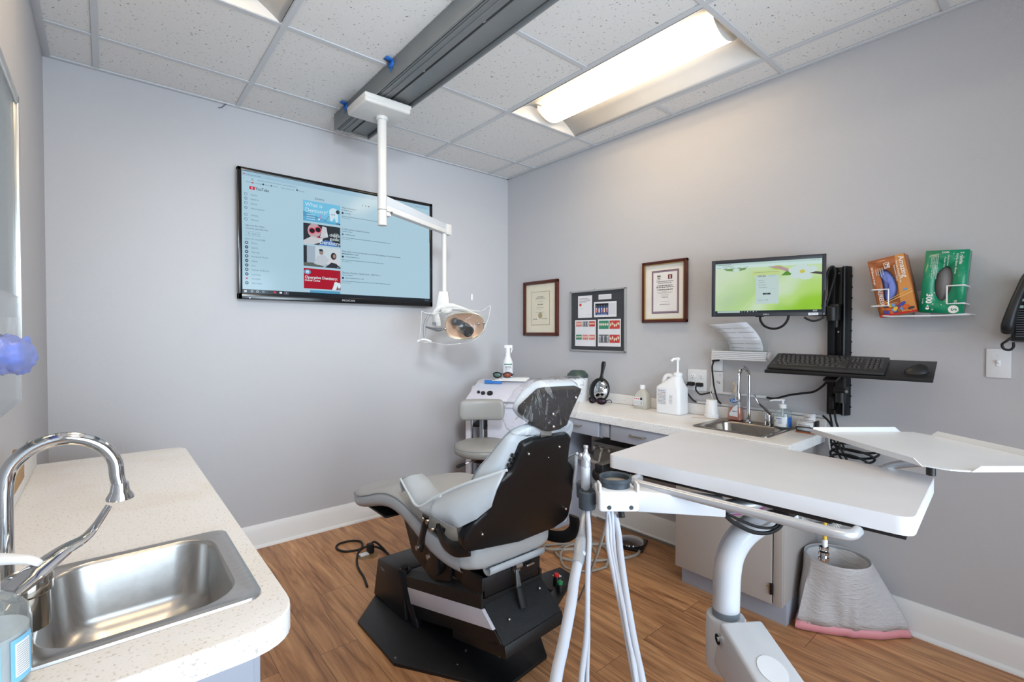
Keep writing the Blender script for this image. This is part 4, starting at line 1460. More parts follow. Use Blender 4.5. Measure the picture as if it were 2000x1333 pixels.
t = thing('wipes_canister', 'white wipes canister with a dark green flip lid beside the hand mirror', 'canister', (-.10, -.885, ZR))
b = MB().m(mat('canister_white', (222, 224, 226), rough=.4, vary=.05, vscale=30)).lathe([(.068, 0), (.070, .003), (.070, .158), (.068, .162)], (-.10, -.885, ZR), seg=36)
b.obj('can', t)
b = MB().m(mat('dark_green_plastic', (62, 78, 74), rough=.4)).lathe([(.072, 0), (.073, .003), (.073, .020), (.068, .026), (.050, .045), (.046, .047), (.042, .040), (0, .038)], (-.10, -.885, ZR + .160), seg=36)
b.obj('lid', t)
A = Art((0, 0, 0), (1, 0, 0), (0, 0, 1))
b = MB().m(M_INK)
for k in range(7):
    for j in range(3):
        a = PI + .75 + .06 * k + .1 * j
        R = .0706
        b.poly([(-.10 + R * math.cos(a), -.885 + R * math.sin(a), ZR + .05 + .03 * j), (-.10 + R * math.cos(a + .03), -.885 + R * math.sin(a + .03), ZR + .05 + .03 * j), (-.10 + R * math.cos(a + .03), -.885 + R * math.sin(a + .03), ZR + .056 + .03 * j), (-.10 + R * math.cos(a), -.885 + R * math.sin(a), ZR + .056 + .03 * j)])
b.obj('print', t, recalc=False)

t = thing('hand_mirror', 'black round hand mirror leaning upside down against the right wall', 'mirror', (-.06, -1.065, ZR))
b = MB().m(M_BLACK)
c0 = Vector((-.084, -1.066, ZR + .086))
upv = Vector((.20, -.035, 1)).normalized()
sdv = Vector((.30, -1, -.05)).normalized()
nv = sdv.cross(upv).normalized()
if nv.x > 0:
    nv = -nv
ring = []
for k in range(40):
    a = 2 * PI * k / 40
    ring.append(c0 + sdv * .066 * math.cos(a) + upv * .078 * math.sin(a))
ring.append(ring[0])
b.tube(ring, .0062, seg=10, smooth=False, cap=False)
b.tube([c0 + upv * .078, c0 + upv * .100, c0 + upv * .135, c0 + upv * .17, c0 + upv * .190, c0 + upv * .196], [.018, .012, .0135, .018, .016, .005], seg=14, flat=(.62, 1.0))
b.obj('frame', t)
b = MB().m(mat('mirror_glass', (200, 205, 210), rough=.03, metal=1.0))
b.poly([c0 + nv * .003 + sdv * .063 * math.cos(2 * PI * k / 40) + upv * .075 * math.sin(2 * PI * k / 40) for k in range(40)])
b.obj('glass', t, recalc=False, solid=.003)
def eyewear(t, c, u, w, lensm, framem, up=Vector((0, 0, 1)), wrap=.03):
    """sunglasses: two lenses, bridge and folded temples; u = left-to-right direction, depth behind"""
    u = Vector(u).normalized()
    f = u.cross(up).normalized()
    c = Vector(c)
    for s_ in (-1, 1):
        o = c + u * s_ * w * .25
        pts = []
        for k in range(20):
            a = 2 * PI * k / 20
            x = math.cos(a) * w * .20
            z = math.sin(a) * w * .13 * (1.0 if math.sin(a) > 0 else .9)
            pts.append(o + u * x + up * z - f * (abs((o + u * x - c).dot(u)) / (w * .5)) ** 2 * wrap)
        b = MB().m(lensm).poly(pts)
        b.obj('lens', t, recalc=False, solid=.0015)
        b = MB().m(framem).tube(pts + [pts[0]], w * .024, seg=8, smooth=False, cap=False)
        b.obj('rim', t)
        b = MB().m(framem)
        e = c + u * s_ * w * .47 - f * wrap + up * w * .05
        b.tube([e, e - f * .03 + up * .0, e - f * w * .45 - u * s_ * w * .1 - up * w * .08, e - f * w * .55 - u * s_ * w * .16 - up * w * .16], w * .018, seg=8)
        b.obj('temple', t)
    b = MB().m(framem).tube([c - u * w * .07 + up * w * .05, c + up * w * .065, c + u * w * .07 + up * w * .05], w * .02, seg=8)
    b.obj('bridge', t)
t = thing('safety_glasses', 'dark purple tinted glasses lying in front of the hand mirror', 'glasses', (-.13, -1.085, ZR))
eyewear(t, (-.145, -1.088, ZR + .022), (.05, -1, 0), .155, mat('tint_purple', (54, 34, 52), rough=.1), M_BLACK_GLOSS, wrap=.02)

# overturned white cup and thin cord
t = thing('paper_cup', 'upturned white cup standing by the right sink', 'cup', (-.052, -1.834, ZR))
b = MB().m(M_WPLAST).lathe([(.037, 0), (.038, .002), (.038, .018), (.034, .020), (.029, .098), (.027, .101), (0, .101)], (-.060, -1.836, ZR), seg=32)
b.obj('cup', t)
b = MB().m(mat('twine', (200, 180, 160), rough=.8)).tube([(-.13, -1.76, ZR + .002), (-.11, -1.80, ZR + .002), (-.098, -1.85, ZR + .002), (-.075, -1.872, ZR + .002)], .0016, seg=6)
tag(b.obj('string', loc=(-.11, -1.8, ZR)), 'thin pale cord lying on the counter in front of the upturned cup', 'string')

t = thing('soap_bottle', 'clear bottle of orange hand soap with a peach pump behind the right sink', 'bottle', (-.045, -1.966, ZR))
cx, cy = -.045, -1.962
M_OR = clear('orange_soap', (236, 110, 50), rough=.08, opacity=.75)
zz = ZR + .007
b = MB().m(clear('thin_clear_plastic', (236, 238, 240), rough=.05, opacity=.14, sheen=.03))
b.loft([rr3(.044, .070, .012, cx, cy, zz), rr3(.046, .074, .014, cx, cy, zz + .01), rr3(.044, .066, .016, cx, cy, zz + .07), rr3(.042, .062, .016, cx, cy, zz + .11), rr3(.034, .046, .016, cx, cy, zz + .135), rr3(.022, .024, .010, cx, cy, zz + .145)])
b.obj('bottle', t)
b = MB().m(M_OR)
b.loft([rr3(.041, .067, .012, cx, cy, zz + .002), rr3(.043, .071, .013, cx, cy, zz + .01), rr3(.041, .064, .015, cx, cy, zz + .062), rr3(.040, .063, .015, cx, cy, zz + .066)])
b.obj('soap', t)
b = MB().m(mat('peach_pump', (206, 184, 160), rough=.45)).lathe([(.013, 0), (.014, .002), (.014, .018), (.008, .022), (.006, .045), (.009, .046), (.009, .058), (0, .058)], (cx, cy, zz + .143), seg=20)
b.tube([(cx, cy, zz + .195), (cx - .018, cy, zz + .195), (cx - .026, cy, zz + .187)], .005, seg=8)
b.obj('pump', t)
A = Art((cx - .0245, 0, 0), (0, -1, 0), (0, 0, 1))
A.poly([(1.940, zz + .022), (1.985, zz + .018), (1.984, zz + .085), (1.962, zz + .07), (1.941, zz + .035)], mat('label_white', (0, 0, 0)), .0004)
A.disc(1.964, zz + .103, .021, mat('label_blue', (40, 96, 170), rough=.5), .0006, ry=.011)
A.text('Dial', 1.964, zz + .098, .016, mat('label_white', (0, 0, 0)), .0012, 'CENTER', .01)
A.scribble(1.955, zz + .045, 1.982, .004, mat('label_navy', (0, 0, 0)), .0009, 2)
A.mb.obj('label', t, recalc=False)

def lab_small(cv, t):
    b = MB()
    cv(-.75, .75, .08, .55, mat('label_white', (0, 0, 0)), .0002, b)
    cv(-.38, .30, .44, .475, mat('label_blue', (0, 0, 0)), .0005, b)
    for k in range(4):
        cv(-.1, .35, .22 + .045 * k, .235 + .045 * k, mat('label_blue', (0, 0, 0)), .0005, b, n=5)
    cv(-.6, -.45, .3, .36, M_INK, .0005, b, n=3)
    b.obj('front_label', t)
    b = MB()
    cv(1.0, 1.6, .08, .55, mat('label_blue', (0, 0, 0)), .0002, b)
    b.obj('rear_label', t)
pump_bottle(-.066, -2.204, ZR + .005, .040, .100, lab_small, PI - .05, 'clear pump bottle of hand sanitizer with a white label at the right sink', flip=-1)

t = thing('card_holder', 'dark wire card holder with white appointment cards at the end of the right counter', 'card holder', (-.06, -2.32, ZR))
b = MB().m(M_BLACK).box((-.088, -2.318, ZR + .004), (.05, .075, .008), .002)
b.tube([(-.108, -2.284, ZR + .010), (-.108, -2.284, ZR + .024), (-.108, -2.350, ZR + .026), (-.108, -2.352, ZR + .010)], .003, seg=8)
b.obj('base', t)
b = MB().m(mat('copper_edge', (176, 98, 62), rough=.3, metal=.6)).box((-.115, -2.318, ZR + .003), (.006, .074, .006), .001)
b.obj('front_edge', t)
b = MB().m(M_BLACK).box((-.060, -2.352, ZR + .03), (.04, .010, .05), .003)
b.obj('side_clip', t)
t = thing('appointment_card', 'tall white appointment card standing at the back of the card holder', 'card', (-.06, -2.335, ZR + .008), 'cards in the holder')
A = Art((-.078, -2.300, ZR + .012), (0, -1, .08), (.22, .08, 1))
A.rect(0, 0, .052, .072, M_PAPER)
A.text('Next', .008, .054, .011, M_INK, .0006); A.scribble(.008, .040, .044, .002, M_INK, .0006, 1); A.scribble(.008, .032, .036, .002, M_INK, .0006, 2)
A.mb.obj('card', t, recalc=False, solid=.001)
t = thing('appointment_card', 'wide white appointment card at the front of the card holder', 'card', (-.09, -2.31, ZR + .008), 'cards in the holder')
A = Art((-.098, -2.276, ZR + .010), (0, -1, -.04), (.3, 0, 1))
A.rect(0, 0, .070, .042, M_PAPER)
A.text('Appointment', .006, .022, .010, M_INK, .0006); A.scribble(.008, .014, .062, .002, M_INK, .0006, 4)
A.mb.obj('card', t, recalc=False, solid=.001)

# ================================================================= WALL PLATES, RACEWAYS AND CORDS
M_PLATE = mat('wall_plate_white', (222, 223, 226), rough=.35)
t = thing('outlet_plate', 'white double outlet plate with two black plugs above the right counter', 'outlet', (-.003, -1.72, 1.008))
b = MB().m(M_PLATE).box((-.0035, -1.720, 1.008), (.007, .116, .122), .002)
b.obj('plate', t)
for yy in (-1.694, -1.746):
    for zq in (1.030, .986):
        b = MB().m(M_WHITE).lathe([(.0165, 0), (.0165, .0025), (.015, .003), (0, .003)], (-.0068, yy, zq), (-1, 0, 0), seg=24, sy=.86)
        r_ = b.obj('receptacle', t)
        if zq > 1:
            b = MB().m(M_INKD)
            for dy in (-.006, .006):
                b.box((-.0101, yy + dy, zq + .003), (.001, .002, .007))
            b.box((-.0101, yy, zq - .008), (.001, .004, .004))
            b.obj('slots', r_)
def cord(name, lab, pts, r=.0045, m=None, cat='cord', plug=None):
    t = thing(name, lab, cat, pts[0])
    b = MB().m(m or M_RUBBER).tube(pts, r, seg=10)
    b.obj('cable', t)
    if plug:
        b = MB().m(M_RUBBER)
        plug(b)
        b.obj('plug', t)
    return t
cord('power_cord', 'left black power cord plugged into the lower left socket of the outlet plate', [(-.036, -1.678, .982), (-.036, -1.668, .965), (-.03, -1.675, .93), (-.02, -1.700, .895), (-.014, -1.720, .8815)], plug=lambda b: b.box((-.026, -1.694, .986), (.032, .034, .022), .004))
cord('power_cord', 'right black power cord plugged into the lower right socket of the outlet plate', [(-.036, -1.732, .980), (-.036, -1.730, .955), (-.03, -1.752, .931), (-.02, -1.785, .937), (-.013, -1.812, .9475)], plug=lambda b: b.box((-.026, -1.746, .984), (.032, .034, .022), .004))
b = MB().m(M_PLATE).box((-.006, -1.960, .9475), (.011, .30, .013), .002)
tag(b.obj('cable_raceway', loc=(-.006, -1.96, .9475)), 'short upper white cable raceway running right from the outlet below the keyboard', 'raceway', 'white cable raceways on the right wall')
b = MB().m(M_PLATE).box((-.006, -2.045, .8815), (.011, .64, .012), .002)
tag(b.obj('cable_raceway', loc=(-.006, -2.04, .8815)), 'long lower white cable raceway just above the right backsplash', 'raceway', 'white cable raceways on the right wall')
t = thing('data_plate', 'blank white wall plate with a USB cord behind the paper holder', 'wall plate', (-.004, -1.84, 1.125))
b = MB().m(M_PLATE).box((-.008, -1.840, 1.128), (.016, .062, .120), .003)
b.obj('plate', t)
t = thing('data_plate', 'white wall plate marked with a handwritten 76 below the paper holder', 'wall plate', (-.004, -1.84, 1.0))
b = MB().m(M_PLATE).box((-.0055, -1.840, 1.004), (.011, .068, .118), .003)
b.obj('plate', t)
A = wart(-.0115)
A.text('7', 1.840, 1.000, .018, mat('marker_red', (170, 60, 80), rough=.6), .0003, bold=.01)
A.text('6', 1.851, .998, .018, M_INKD, .0003, bold=.01)
A.scribble(1.853, 1.046, 1.866, .0015, M_INK, .0003, 1)
A.mb.obj('marker_digits', t, recalc=False)
cord('usb_cord', 'black cord hanging from the blank wall plate down to the lower raceway', [(-.033, -1.833, 1.122), (-.036, -1.826, 1.09), (-.03, -1.828, 1.03), (-.028, -1.836, .97), (-.02, -1.850, .91), (-.016, -1.868, .8885)], plug=lambda b: b.box((-.028, -1.842, 1.126), (.026, .034, .010), .003, rot=Matrix.Rotation(-.15, 3, 'X')))
cord('thin_white_cord', 'thin white cord looping beside the black cord behind the upturned cup', [(-.013, -1.822, .998), (-.02, -1.815, .985), (-.022, -1.808, .955), (-.02, -1.815, .93), (-.014, -1.825, .892)], r=.0016, m=M_PLATE)
cord('monitor_power_cable', 'black cable curving from the wall track to the upper raceway', [(-.012, -2.108, .9475), (-.018, -2.13, .9455), (-.03, -2.16, .950), (-.036, -2.22, .972), (-.038, -2.27, .985), (-.036, -2.33, 1.0), (-.032, -2.37, 1.035), (-.03, -2.388, 1.065)], r=.0052)

# ================================================================= DOCUMENT HOLDER
t = thing('paper_holder', 'clear acrylic wall holder on a white ledge below the monitor', 'holder', (-.04, -2.0, 1.16))
b = MB().m(M_PLATE)
for k in range(5):
    b.box((-.061, -1.990, 1.141 + .0095 * k), (.062 - .003 * k, .282, .0085), .002)
b.box((-.045, -1.990, 1.160), (.05, .27, .047))
b.obj('ledge', t)
b = MB().m(mat('ledge_end_grey', (204, 202, 202), rough=.5)).lathe([(.020, 0), (.022, .004), (.022, .012), (.018, .014), (0, .014)], (-.062, -2.132, 1.160), (0, -1, 0), seg=20)
b.obj('end_knob', t)
b = MB().m(M_ACR).box((-.034, -1.988, 1.245), (.003, .30, .165)).box((-.080, -1.988, 1.205), (.003, .30, .075)).box((-.057, -1.988, 1.186), (.05, .30, .002))
b.obj('pocket', t)
t = thing('printed_sheets', 'printed sheets curling forward out of the clear wall holder', 'papers', (-.06, -1.95, 1.25))
b = MB()
def sheet_pt(u, v, dx=0.0):
    # u across 0..1, v up 0..1 ; leans left and curls toward the room
    y = -1.935 - .172 * u + (.085 - .036 * u) * v ** 2.0
    z = 1.186 + .148 * v - .012 * v ** 3 * (1 - u)
    x = -.060 - .085 * v ** 2.2 + dx
    return (x, y, z)
for L_ in range(3):
    b.m(M_PAPER)
    n = 14
    b.loft([[sheet_pt(j / 4, i / n, .003 * L_) for j in range(5)] for i in range(n + 1)], cap=False, closed=False)
    break
b.obj('sheet', t, recalc=False, solid=.0015)
b = MB()
rnd = random.Random(5)
for k in range(18):
    v = .05 + .0505 * k
    for (a, c) in ((.07, .47), (.51, .94)):
        bold_ = (k in (1, 4, 8, 12, 15))
        b.m(M_INKD if bold_ else mat('print_faint', (208, 210, 218), rough=.7))
        hgt = .009 if bold_ else .005
        if not bold_ and rnd.random() < .25:
            continue
        c2 = c - (0 if bold_ else rnd.uniform(0, .15))
        n = 5
        for q_ in range(n):
            u0, u1 = a + (c2 - a) * q_ / n, a + (c2 - a) * (q_ + 1) / n
            b.poly([sheet_pt(u0, v, -.0014), sheet_pt(u1, v, -.0014), sheet_pt(u1, v + hgt, -.0014), sheet_pt(u0, v + hgt, -.0014)])
b.obj('print', t, recalc=False)

# ================================================================= WALL TRACK, MONITOR, KEYBOARD
t = thing('mounting_track', 'tall black metal wall track carrying the monitor arm and the keyboard shelf', 'wall mount', (-.03, -2.425, 1.24))
M_TRK = mat('black_anodised', (24, 25, 28), rough=.3, metal=.4)
b = MB().m(M_TRK)
b.box((-.018, -2.398, 1.243), (.036, .030, .685), .003)
b.box((-.010, -2.424, 1.243), (.018, .030, .680), .001)
b.loft([[(-.002 - .042 * math.sin(PI * k / 10), -2.430 - .040 * k / 10, z) for k in range(11)] + [(-.002, -2.47, z), (-.002, -2.43, z)] for z in (.902, 1.584)])
for k in range(13):
    b.box((-.004, -2.4715, .94 + .05 * k), (.006, .003, .006))
b.obj('track', t)
b = MB().m(M_BLACK_METAL)
b.box((-.055, -2.420, 1.375), (.05, .038, .075), .004)
b.lathe([(.020, 0), (.021, .004), (.021, .060), (.018, .064), (0, .064)], (-.095, -2.418, 1.335), seg=20)
b.box((-.068, -2.385, 1.372), (.022, .05, .03), .004)
b.tube([(-.085, -2.40, 1.372), (-.075, -2.33, 1.372), (-.085, -2.25, 1.40), (-.112, -2.19, 1.46)], .012, seg=10)
b.box((-.122, -2.19, 1.48), (.012, .09, .09), .003, rot=Matrix.Rotation(.36, 3, 'Z'))
b.cyl((-.06, -2.425, 1.34), (-.06, -2.425, 1.305), .010, .008)
b.obj('monitor_arm', t)
b = MB().m(M_BLACK_METAL)
b.box((-.06, -2.448, 1.02), (.05, .046, .036), .004).box((-.085, -2.452, 1.055), (.03, .036, .05), .004)
b.cyl((-.075, -2.450, 1.01), (-.075, -2.450, .965), .020)
b.prism([(-.036, -2.405, 1.00), (-.062, -2.400, .985), (-.066, -2.400, .93), (-.036, -2.400, .925)], (0, -.02, 0), .003)
b.box((-.15, -2.452, 1.095), (.17, .05, .012), .003, rot=Matrix.Rotation(-.25, 3, 'Y'))
b.obj('shelf_arm', t)
for p_, q_ in (((-.085, -2.476, 1.018), .006), ((-.019, -2.424, 1.555), .004), ((-.019, -2.424, 1.285), .004)):
    MB().m(M_STEEL).cyl(p_, (p_[0] - .004, p_[1], p_[2]), q_).obj('screw', t)
# keyboard shelf: sloping plate
def shelf(y, s_, dz=0.0):
    """s_ 0 at the back edge, 1 at the front"""
    x = -.075 - .225 * s_
    return (x, y, 1.166 - .058 * s_ + dz)
b = MB().m(M_BLACK_METAL)
b.hexa([shelf(-2.175, 0, -.006), shelf(-2.213, 1, -.006), shelf(-2.803, 1, -.006), shelf(-2.780, 0, -.006)], [shelf(-2.175, 0), shelf(-2.213, 1), shelf(-2.803, 1), shelf(-2.780, 0)], .0015)
b.box((-.302, -2.508, 1.104), (.006, .59, .014), .002)
b.obj('keyboard_shelf', t)
# keyboard (own thing), a little rotated on the shelf
t = thing('keyboard', 'black full-size keyboard on the wall-mounted keyboard shelf', 'keyboard', (-.19, -2.41, 1.14))
K0 = Vector(shelf(-2.185, .04, .002)); K1 = Vector(shelf(-2.632, .10, .002)); K2 = Vector(shelf(-2.656, .96, .002)); K3 = Vector(shelf(-2.212, .90, .002))
ez = Vector((.25, 0, 1)).normalized()
M_KB = mat('keyboard_black', (38, 39, 42), rough=.5)
M_KEY = mat('keycap_charcoal', (46, 47, 51), rough=.55)
b = MB().m(M_KB).hexa([K0, K1, K2, K3], [K0 + ez * .016, K1 + ez * .016, K2 + ez * .012, K3 + ez * .012], .004)
b.obj('case', t)
def kp(u, v, h=0.0):
    a = K0.lerp(K1, u); c = K3.lerp(K2, u)
    return a.lerp(c, v) + ez * (.0165 - .004 * v + h)
rows = [(.10, .20, [(i / 15.0 * .68, (i + .86) / 15.0 * .68) for i in range(15)])]
def key(u0, u1, v0, v1, lab=None):
    b = MB().m(M_KEY)
    b.hexa([kp(u0, v0, -.001), kp(u1, v0, -.001), kp(u1, v1, -.001), kp(u0, v1, -.001)], [kp(u0 + .003, v0 + .012, .004), kp(u1 - .003, v0 + .012, .004), kp(u1 - .003, v1 - .014, .004), kp(u0 + .003, v1 - .014, .004)])
    b.m(mat('key_legend', (176, 178, 182), rough=.5))
    uc, vc = u0 + (u1 - u0) * .3, v0 + (v1 - v0) * .38
    b.poly([kp(uc, vc, .0044), kp(uc + .006, vc, .0044), kp(uc + .006, vc + .03, .0044), kp(uc, vc + .03, .0044)])
    b.obj('key', t, recalc=True)
rnd = random.Random(2)
lay = []
for r in range(5):
    v0 = .20 + .135 * r
    off = (0, .012, .018, .030, 0)[r]
    if r < 4:
        n = (14, 13, 12, 11)[r]
        wk = .045
        for k in range(n):
            lay.append((.03 + off * 1.2 + k * wk, .03 + off * 1.2 + k * wk + wk * .9, v0, v0 + .122))
        lay.append((.03 + off * 1.2 + n * wk, .695, v0, v0 + .122))
    else:
        for (a, c) in ((.03, .085), (.09, .13), (.135, .18), (.185, .46), (.465, .51), (.515, .56), (.565, .61), (.615, .695)):
            lay.append((a, c, v0, v0 + .10))
for k in range(3):
    for r in range(2):
        lay.append((.715 + .034 * k, .745 + .034 * k, .20 + .135 * r, .322 + .135 * r))
for (a, r) in ((.749, 3), (.715, 4), (.749, 4), (.783, 4)):
    lay.append((a, a + .03, .20 + .135 * r, .30 + .135 * r))
for k in range(4):
    for r in range(4 if k == 3 else 5):
        lay.append((.835 + .037 * k, .868 + .037 * k, .20 + .135 * r, (.322 if r < 4 else .30) + .135 * r))
for a in lay[:98]:
    key(*a)
b = MB().m(M_KEY)
for k in range(12):
    u0 = .05 + .05 * k
    b.hexa([kp(u0, .06, -.001), kp(u0 + .04, .06, -.001), kp(u0 + .04, .14, -.001), kp(u0, .14, -.001)], [kp(u0, .06, .003), kp(u0 + .04, .06, .003), kp(u0 + .04, .14, .003), kp(u0, .14, .003)])
o = b.obj('function_keys', t)
o['kind'] = 'stuff'
t = thing('computer_mouse', 'black computer mouse at the right end of the keyboard shelf', 'mouse', shelf(-2.742, .55))
b = MB().m(mat('mouse_black', (30, 30, 32), rough=.45))
cm = Vector(shelf(-2.742, .66, .0))
vs, fs = [], []
seg, rings = 24, 10
for i in range(rings + 1):
    ph = (PI / 2) * i / rings
    for j in range(seg):
        th_ = 2 * PI * j / seg
        x = math.cos(th_) * .040 * math.cos(ph) ** .6
        y = math.sin(th_) * .027 * math.cos(ph) ** .6
        z = .028 * math.sin(ph) * (1 + .12 * math.cos(th_))
        vs.append(cm + Vector((x * .35 - y * .9, -x * .9 - y * .35, 0)) * 1.0 + ez * z + Vector((0, 0, -.258 * (x * .35 - y * .9) * -1)) * 1.0)
for i in range(rings):
    for j in range(seg):
        k = (j + 1) % seg
        fs.append((i * seg + j, i * seg + k, (i + 1) * seg + k, (i + 1) * seg + j))
fs.append(tuple(reversed(range(seg))))
b._add(vs, fs)
b.obj('shell', t)

# monitor
t = thing('computer_monitor', 'black computer monitor showing a green blossom login page', 'monitor', (-.18, -2.17, 1.5))
ML = Vector((-.27, -1.941, 0))
MU = Vector((.35067, -.9365, 0))
MZ0, MZ1, MW = 1.361, 1.642, .4855
MN = MU.cross(Vector((0, 0, 1)))
if MN.x > 0:
    MN = -MN
RM = Matrix((MU, -MN, (0, 0, 1))).transposed()
def mbox(b, u0, u1, z0, z1, d0, d1, bev=.002):
    c = ML + MU * (u0 + u1) / 2 - MN * (d0 + d1) / 2
    b.box((c.x, c.y, (z0 + z1) / 2), (u1 - u0, d1 - d0, z1 - z0), bev, rot=RM)
M_MB = mat('monitor_bezel', (42, 45, 52), rough=.4)
SU0, SU1, SZ0, SZ1 = .0175, .4690, 1.3785, 1.6235
b = MB().m(M_MB)
mbox(b, 0, SU0, MZ0, MZ1, -.004, .02); mbox(b, SU1, MW, MZ0, MZ1, -.004, .02)
mbox(b, SU0 - .002, SU1 + .002, MZ0, SZ0, -.004, .02); mbox(b, SU0 - .002, SU1 + .002, SZ1, MZ1, -.004, .02)
b.obj('bezel', t)
b = MB().m(M_BLACK)
mbox(b, .006, MW - .006, MZ0 + .006, MZ1 - .006, .012, .036, .006)
mbox(b, .12, .36, 1.40, 1.60, .03, .055, .006)
b.obj('rear_shell', t)
A = Art(ML + MN * .0005, MU, (0, 0, 1))
if A.n.dot(MN) < 0:
    A.n = -A.n
def mat_blossom():
    if 'blossom_screen' in MATS:
        return MATS['blossom_screen']
    m = mat('blossom_screen', (10, 12, 10), rough=.2, emit=(160, 200, 110), estr=1.0)
    nt = m.node_tree
    b_ = nt.nodes['Principled BSDF']
    tc = nd(nt, 'ShaderNodeTexCoord')
    nz = nd(nt, 'ShaderNodeTexNoise')
    nz.inputs['Scale'].default_value = 6.0
    nz.inputs['Detail'].default_value = 1.2
    nt.links.new(tc.outputs['Object'], nz.inputs['Vector'])
    cr = nd(nt, 'ShaderNodeValToRGB')
    cr.color_ramp.interpolation = 'EASE'
    e = cr.color_ramp.elements
    e[0].position, e[0].color = .26, (*lin((96, 160, 24)), 1)
    e[1].position, e[1].color = .72, (*lin((190, 214, 178)), 1)
    x = e.new(.40); x.color = (*lin((140, 192, 44)), 1)
    x = e.new(.52); x.color = (*lin((168, 206, 104)), 1)
    nt.links.new(nz.outputs['Fac'], cr.inputs[0])
    # paler and greyer toward the upper left of the picture
    sp_ = nd(nt, 'ShaderNodeSeparateXYZ')
    nt.links.new(tc.outputs['Object'], sp_.inputs[0])
    s1 = nd(nt, 'ShaderNodeMath', operation='MULTIPLY_ADD')
    s1.inputs[1].default_value = 1.9
    s1.inputs[2].default_value = .40
    nt.links.new(sp_.outputs['Y'], s1.inputs[0])
    s2 = nd(nt, 'ShaderNodeMath', operation='MULTIPLY_ADD')
    s2.inputs[1].default_value = 1.6
    nt.links.new(sp_.outputs['Z'], s2.inputs[0])
    nt.links.new(s1.outputs[0], s2.inputs[2])
    s2.use_clamp = True
    mxx = nd(nt, 'ShaderNodeMix', data_type='RGBA')
    mxx.inputs[7].default_value = (*lin((196, 212, 190)), 1)
    nt.links.new(s2.outputs[0], mxx.inputs[0])
    nt.links.new(cr.outputs[0], mxx.inputs[6])
    nt.links.new(mxx.outputs[2], b_.inputs['Emission Color'])
    return m
A.rect(SU0, SZ0, SU1, SZ1, mat_blossom())
g = .0004
A.rect(SU0, 1.598, SU1, SZ1, emis('mon_browser', (196, 220, 216)), g)
A.rect(SU0, 1.613, SU1, SZ1, emis('mon_tabs', (178, 204, 200)), 2 * g)
A.scribble(.025, 1.6165, .09, .0025, emis('mon_grey', (120, 134, 132)), 3 * g, 1)
A.scribble(.05, 1.6075, .10, .0022, emis('mon_grey', (0, 0, 0)), 3 * g, 2)
for k in range(5):
    A.scribble(.025 + .03 * k, 1.601, .045 + .03 * k, .002, emis('mon_grey', (0, 0, 0)), 3 * g, k)
for k in range(3):
    A.disc(.43 + .012 * k, 1.6165, .0015, emis('mon_grey', (0, 0, 0)), 3 * g)
# branch, buds and leaf
A.poly([(.25, 1.598), (.30, 1.598), (.33, 1.585), (.35, 1.57), (.34, 1.565), (.30, 1.582), (.27, 1.59)], emis('mon_bud', (176, 150, 150)), 2 * g)
A.disc(.290, 1.592, .022, emis('mon_leaf2', (176, 206, 40)), 1.5 * g, ry=.010)
A.poly([(.305, 1.552), (.33, 1.575), (.355, 1.565), (.35, 1.552)], emis('mon_leaf', (84, 140, 52)), 2 * g)
A.poly([(.42, 1.568), (SU1, 1.560), (SU1, 1.548), (.42, 1.558)], emis('mon_branch', (76, 70, 72)), 2 * g)
A.poly([(.05, 1.598), (.16, 1.598), (.15, 1.588), (.11, 1.583), (.07, 1.588)], emis('mon_leaf3', (110, 148, 90)), 1.5 * g)
A.disc(.112, 1.590, .016, emis('mon_petal', (196, 216, 214)), 1.6 * g, ry=.007)
PET = emis('mon_petal', (196, 216, 214))
for k, (u, v, rx, ry) in enumerate(((.388, 1.588, .025, .0145), (.422, 1.575, .030, .016), (.362, 1.574, .026, .017), (.405, 1.545, .028, .017), (.366, 1.550, .022, .016))):
    A.disc(u, v, rx, PET, (2.5 + .3 * k) * g, ry=ry)
A.disc(.392, 1.567, .011, emis('mon_stamen', (196, 190, 90)), 4.5 * g, ry=.008)
A.rect(.182, 1.558, .303, 1.580, emis('mon_banner', (190, 208, 140)), 2 * g)
A.scribble(.19, 1.571, .295, .0016, emis('mon_grey', (0, 0, 0)), 3 * g, 4)
A.rect(.199, 1.420, .296, 1.557, emis('mon_card', (186, 206, 204)), 2.2 * g)
A.text('DENTRIX', .207, 1.5505, .0085, emis('mon_ink', (40, 50, 60)), 3 * g, bold=.02)
A.text('ASCEND', .252, 1.5505, .0085, emis('mon_sky', (110, 176, 200)), 3 * g)
for k, v in enumerate((1.532, 1.522, 1.510, 1.498)):
    A.scribble(.210 + .003 * (k % 2), v, .235 + .004 * k, .002, emis('mon_grey', (0, 0, 0)), 3 * g, k + 6)
A.scribble(.26, 1.491, .285, .001, emis('mon_sky', (0, 0, 0)), 3 * g, 6)
A.rect(.229, 1.464, .262, 1.472, emis('mon_ink', (0, 0, 0)), 3 * g)
A.text('Log In', .2455, 1.4662, .0052, emis('mon_card', (0, 0, 0)), 4 * g, 'CENTER')
A.text('henryschein', .207, 1.436, .0058, emis('mon_grey', (0, 0, 0)), 3 * g); A.text('ONE', .238, 1.436, .0065, emis('mon_ink', (0, 0, 0)), 3 * g)
A.rect(SU0, SZ0, SU1, 1.3885, emis('mon_taskbar', (36, 44, 50)), 2 * g)
A.rect(.028, SZ0 + .001, .130, 1.3875, emis('mon_search', (176, 200, 196)), 3 * g)
for k in range(6):
    A.rect(.137 + .0125 * k, 1.3815, .1415 + .0125 * k, 1.3855, PET if k in (2, 4) else emis('mon_grey', (0, 0, 0)), 3 * g)
A.scribble(.435, 1.384, .452, .002, PET, 3 * g, 3); A.scribble(.435, 1.380, .452, .002, PET, 3 * g, 5)
A.mb.obj('screen', t, recalc=False)
A = Art(ML + MN * .0044, MU, (0, 0, 1))
if A.n.dot(MN) < 0:
    A.n = -A.n
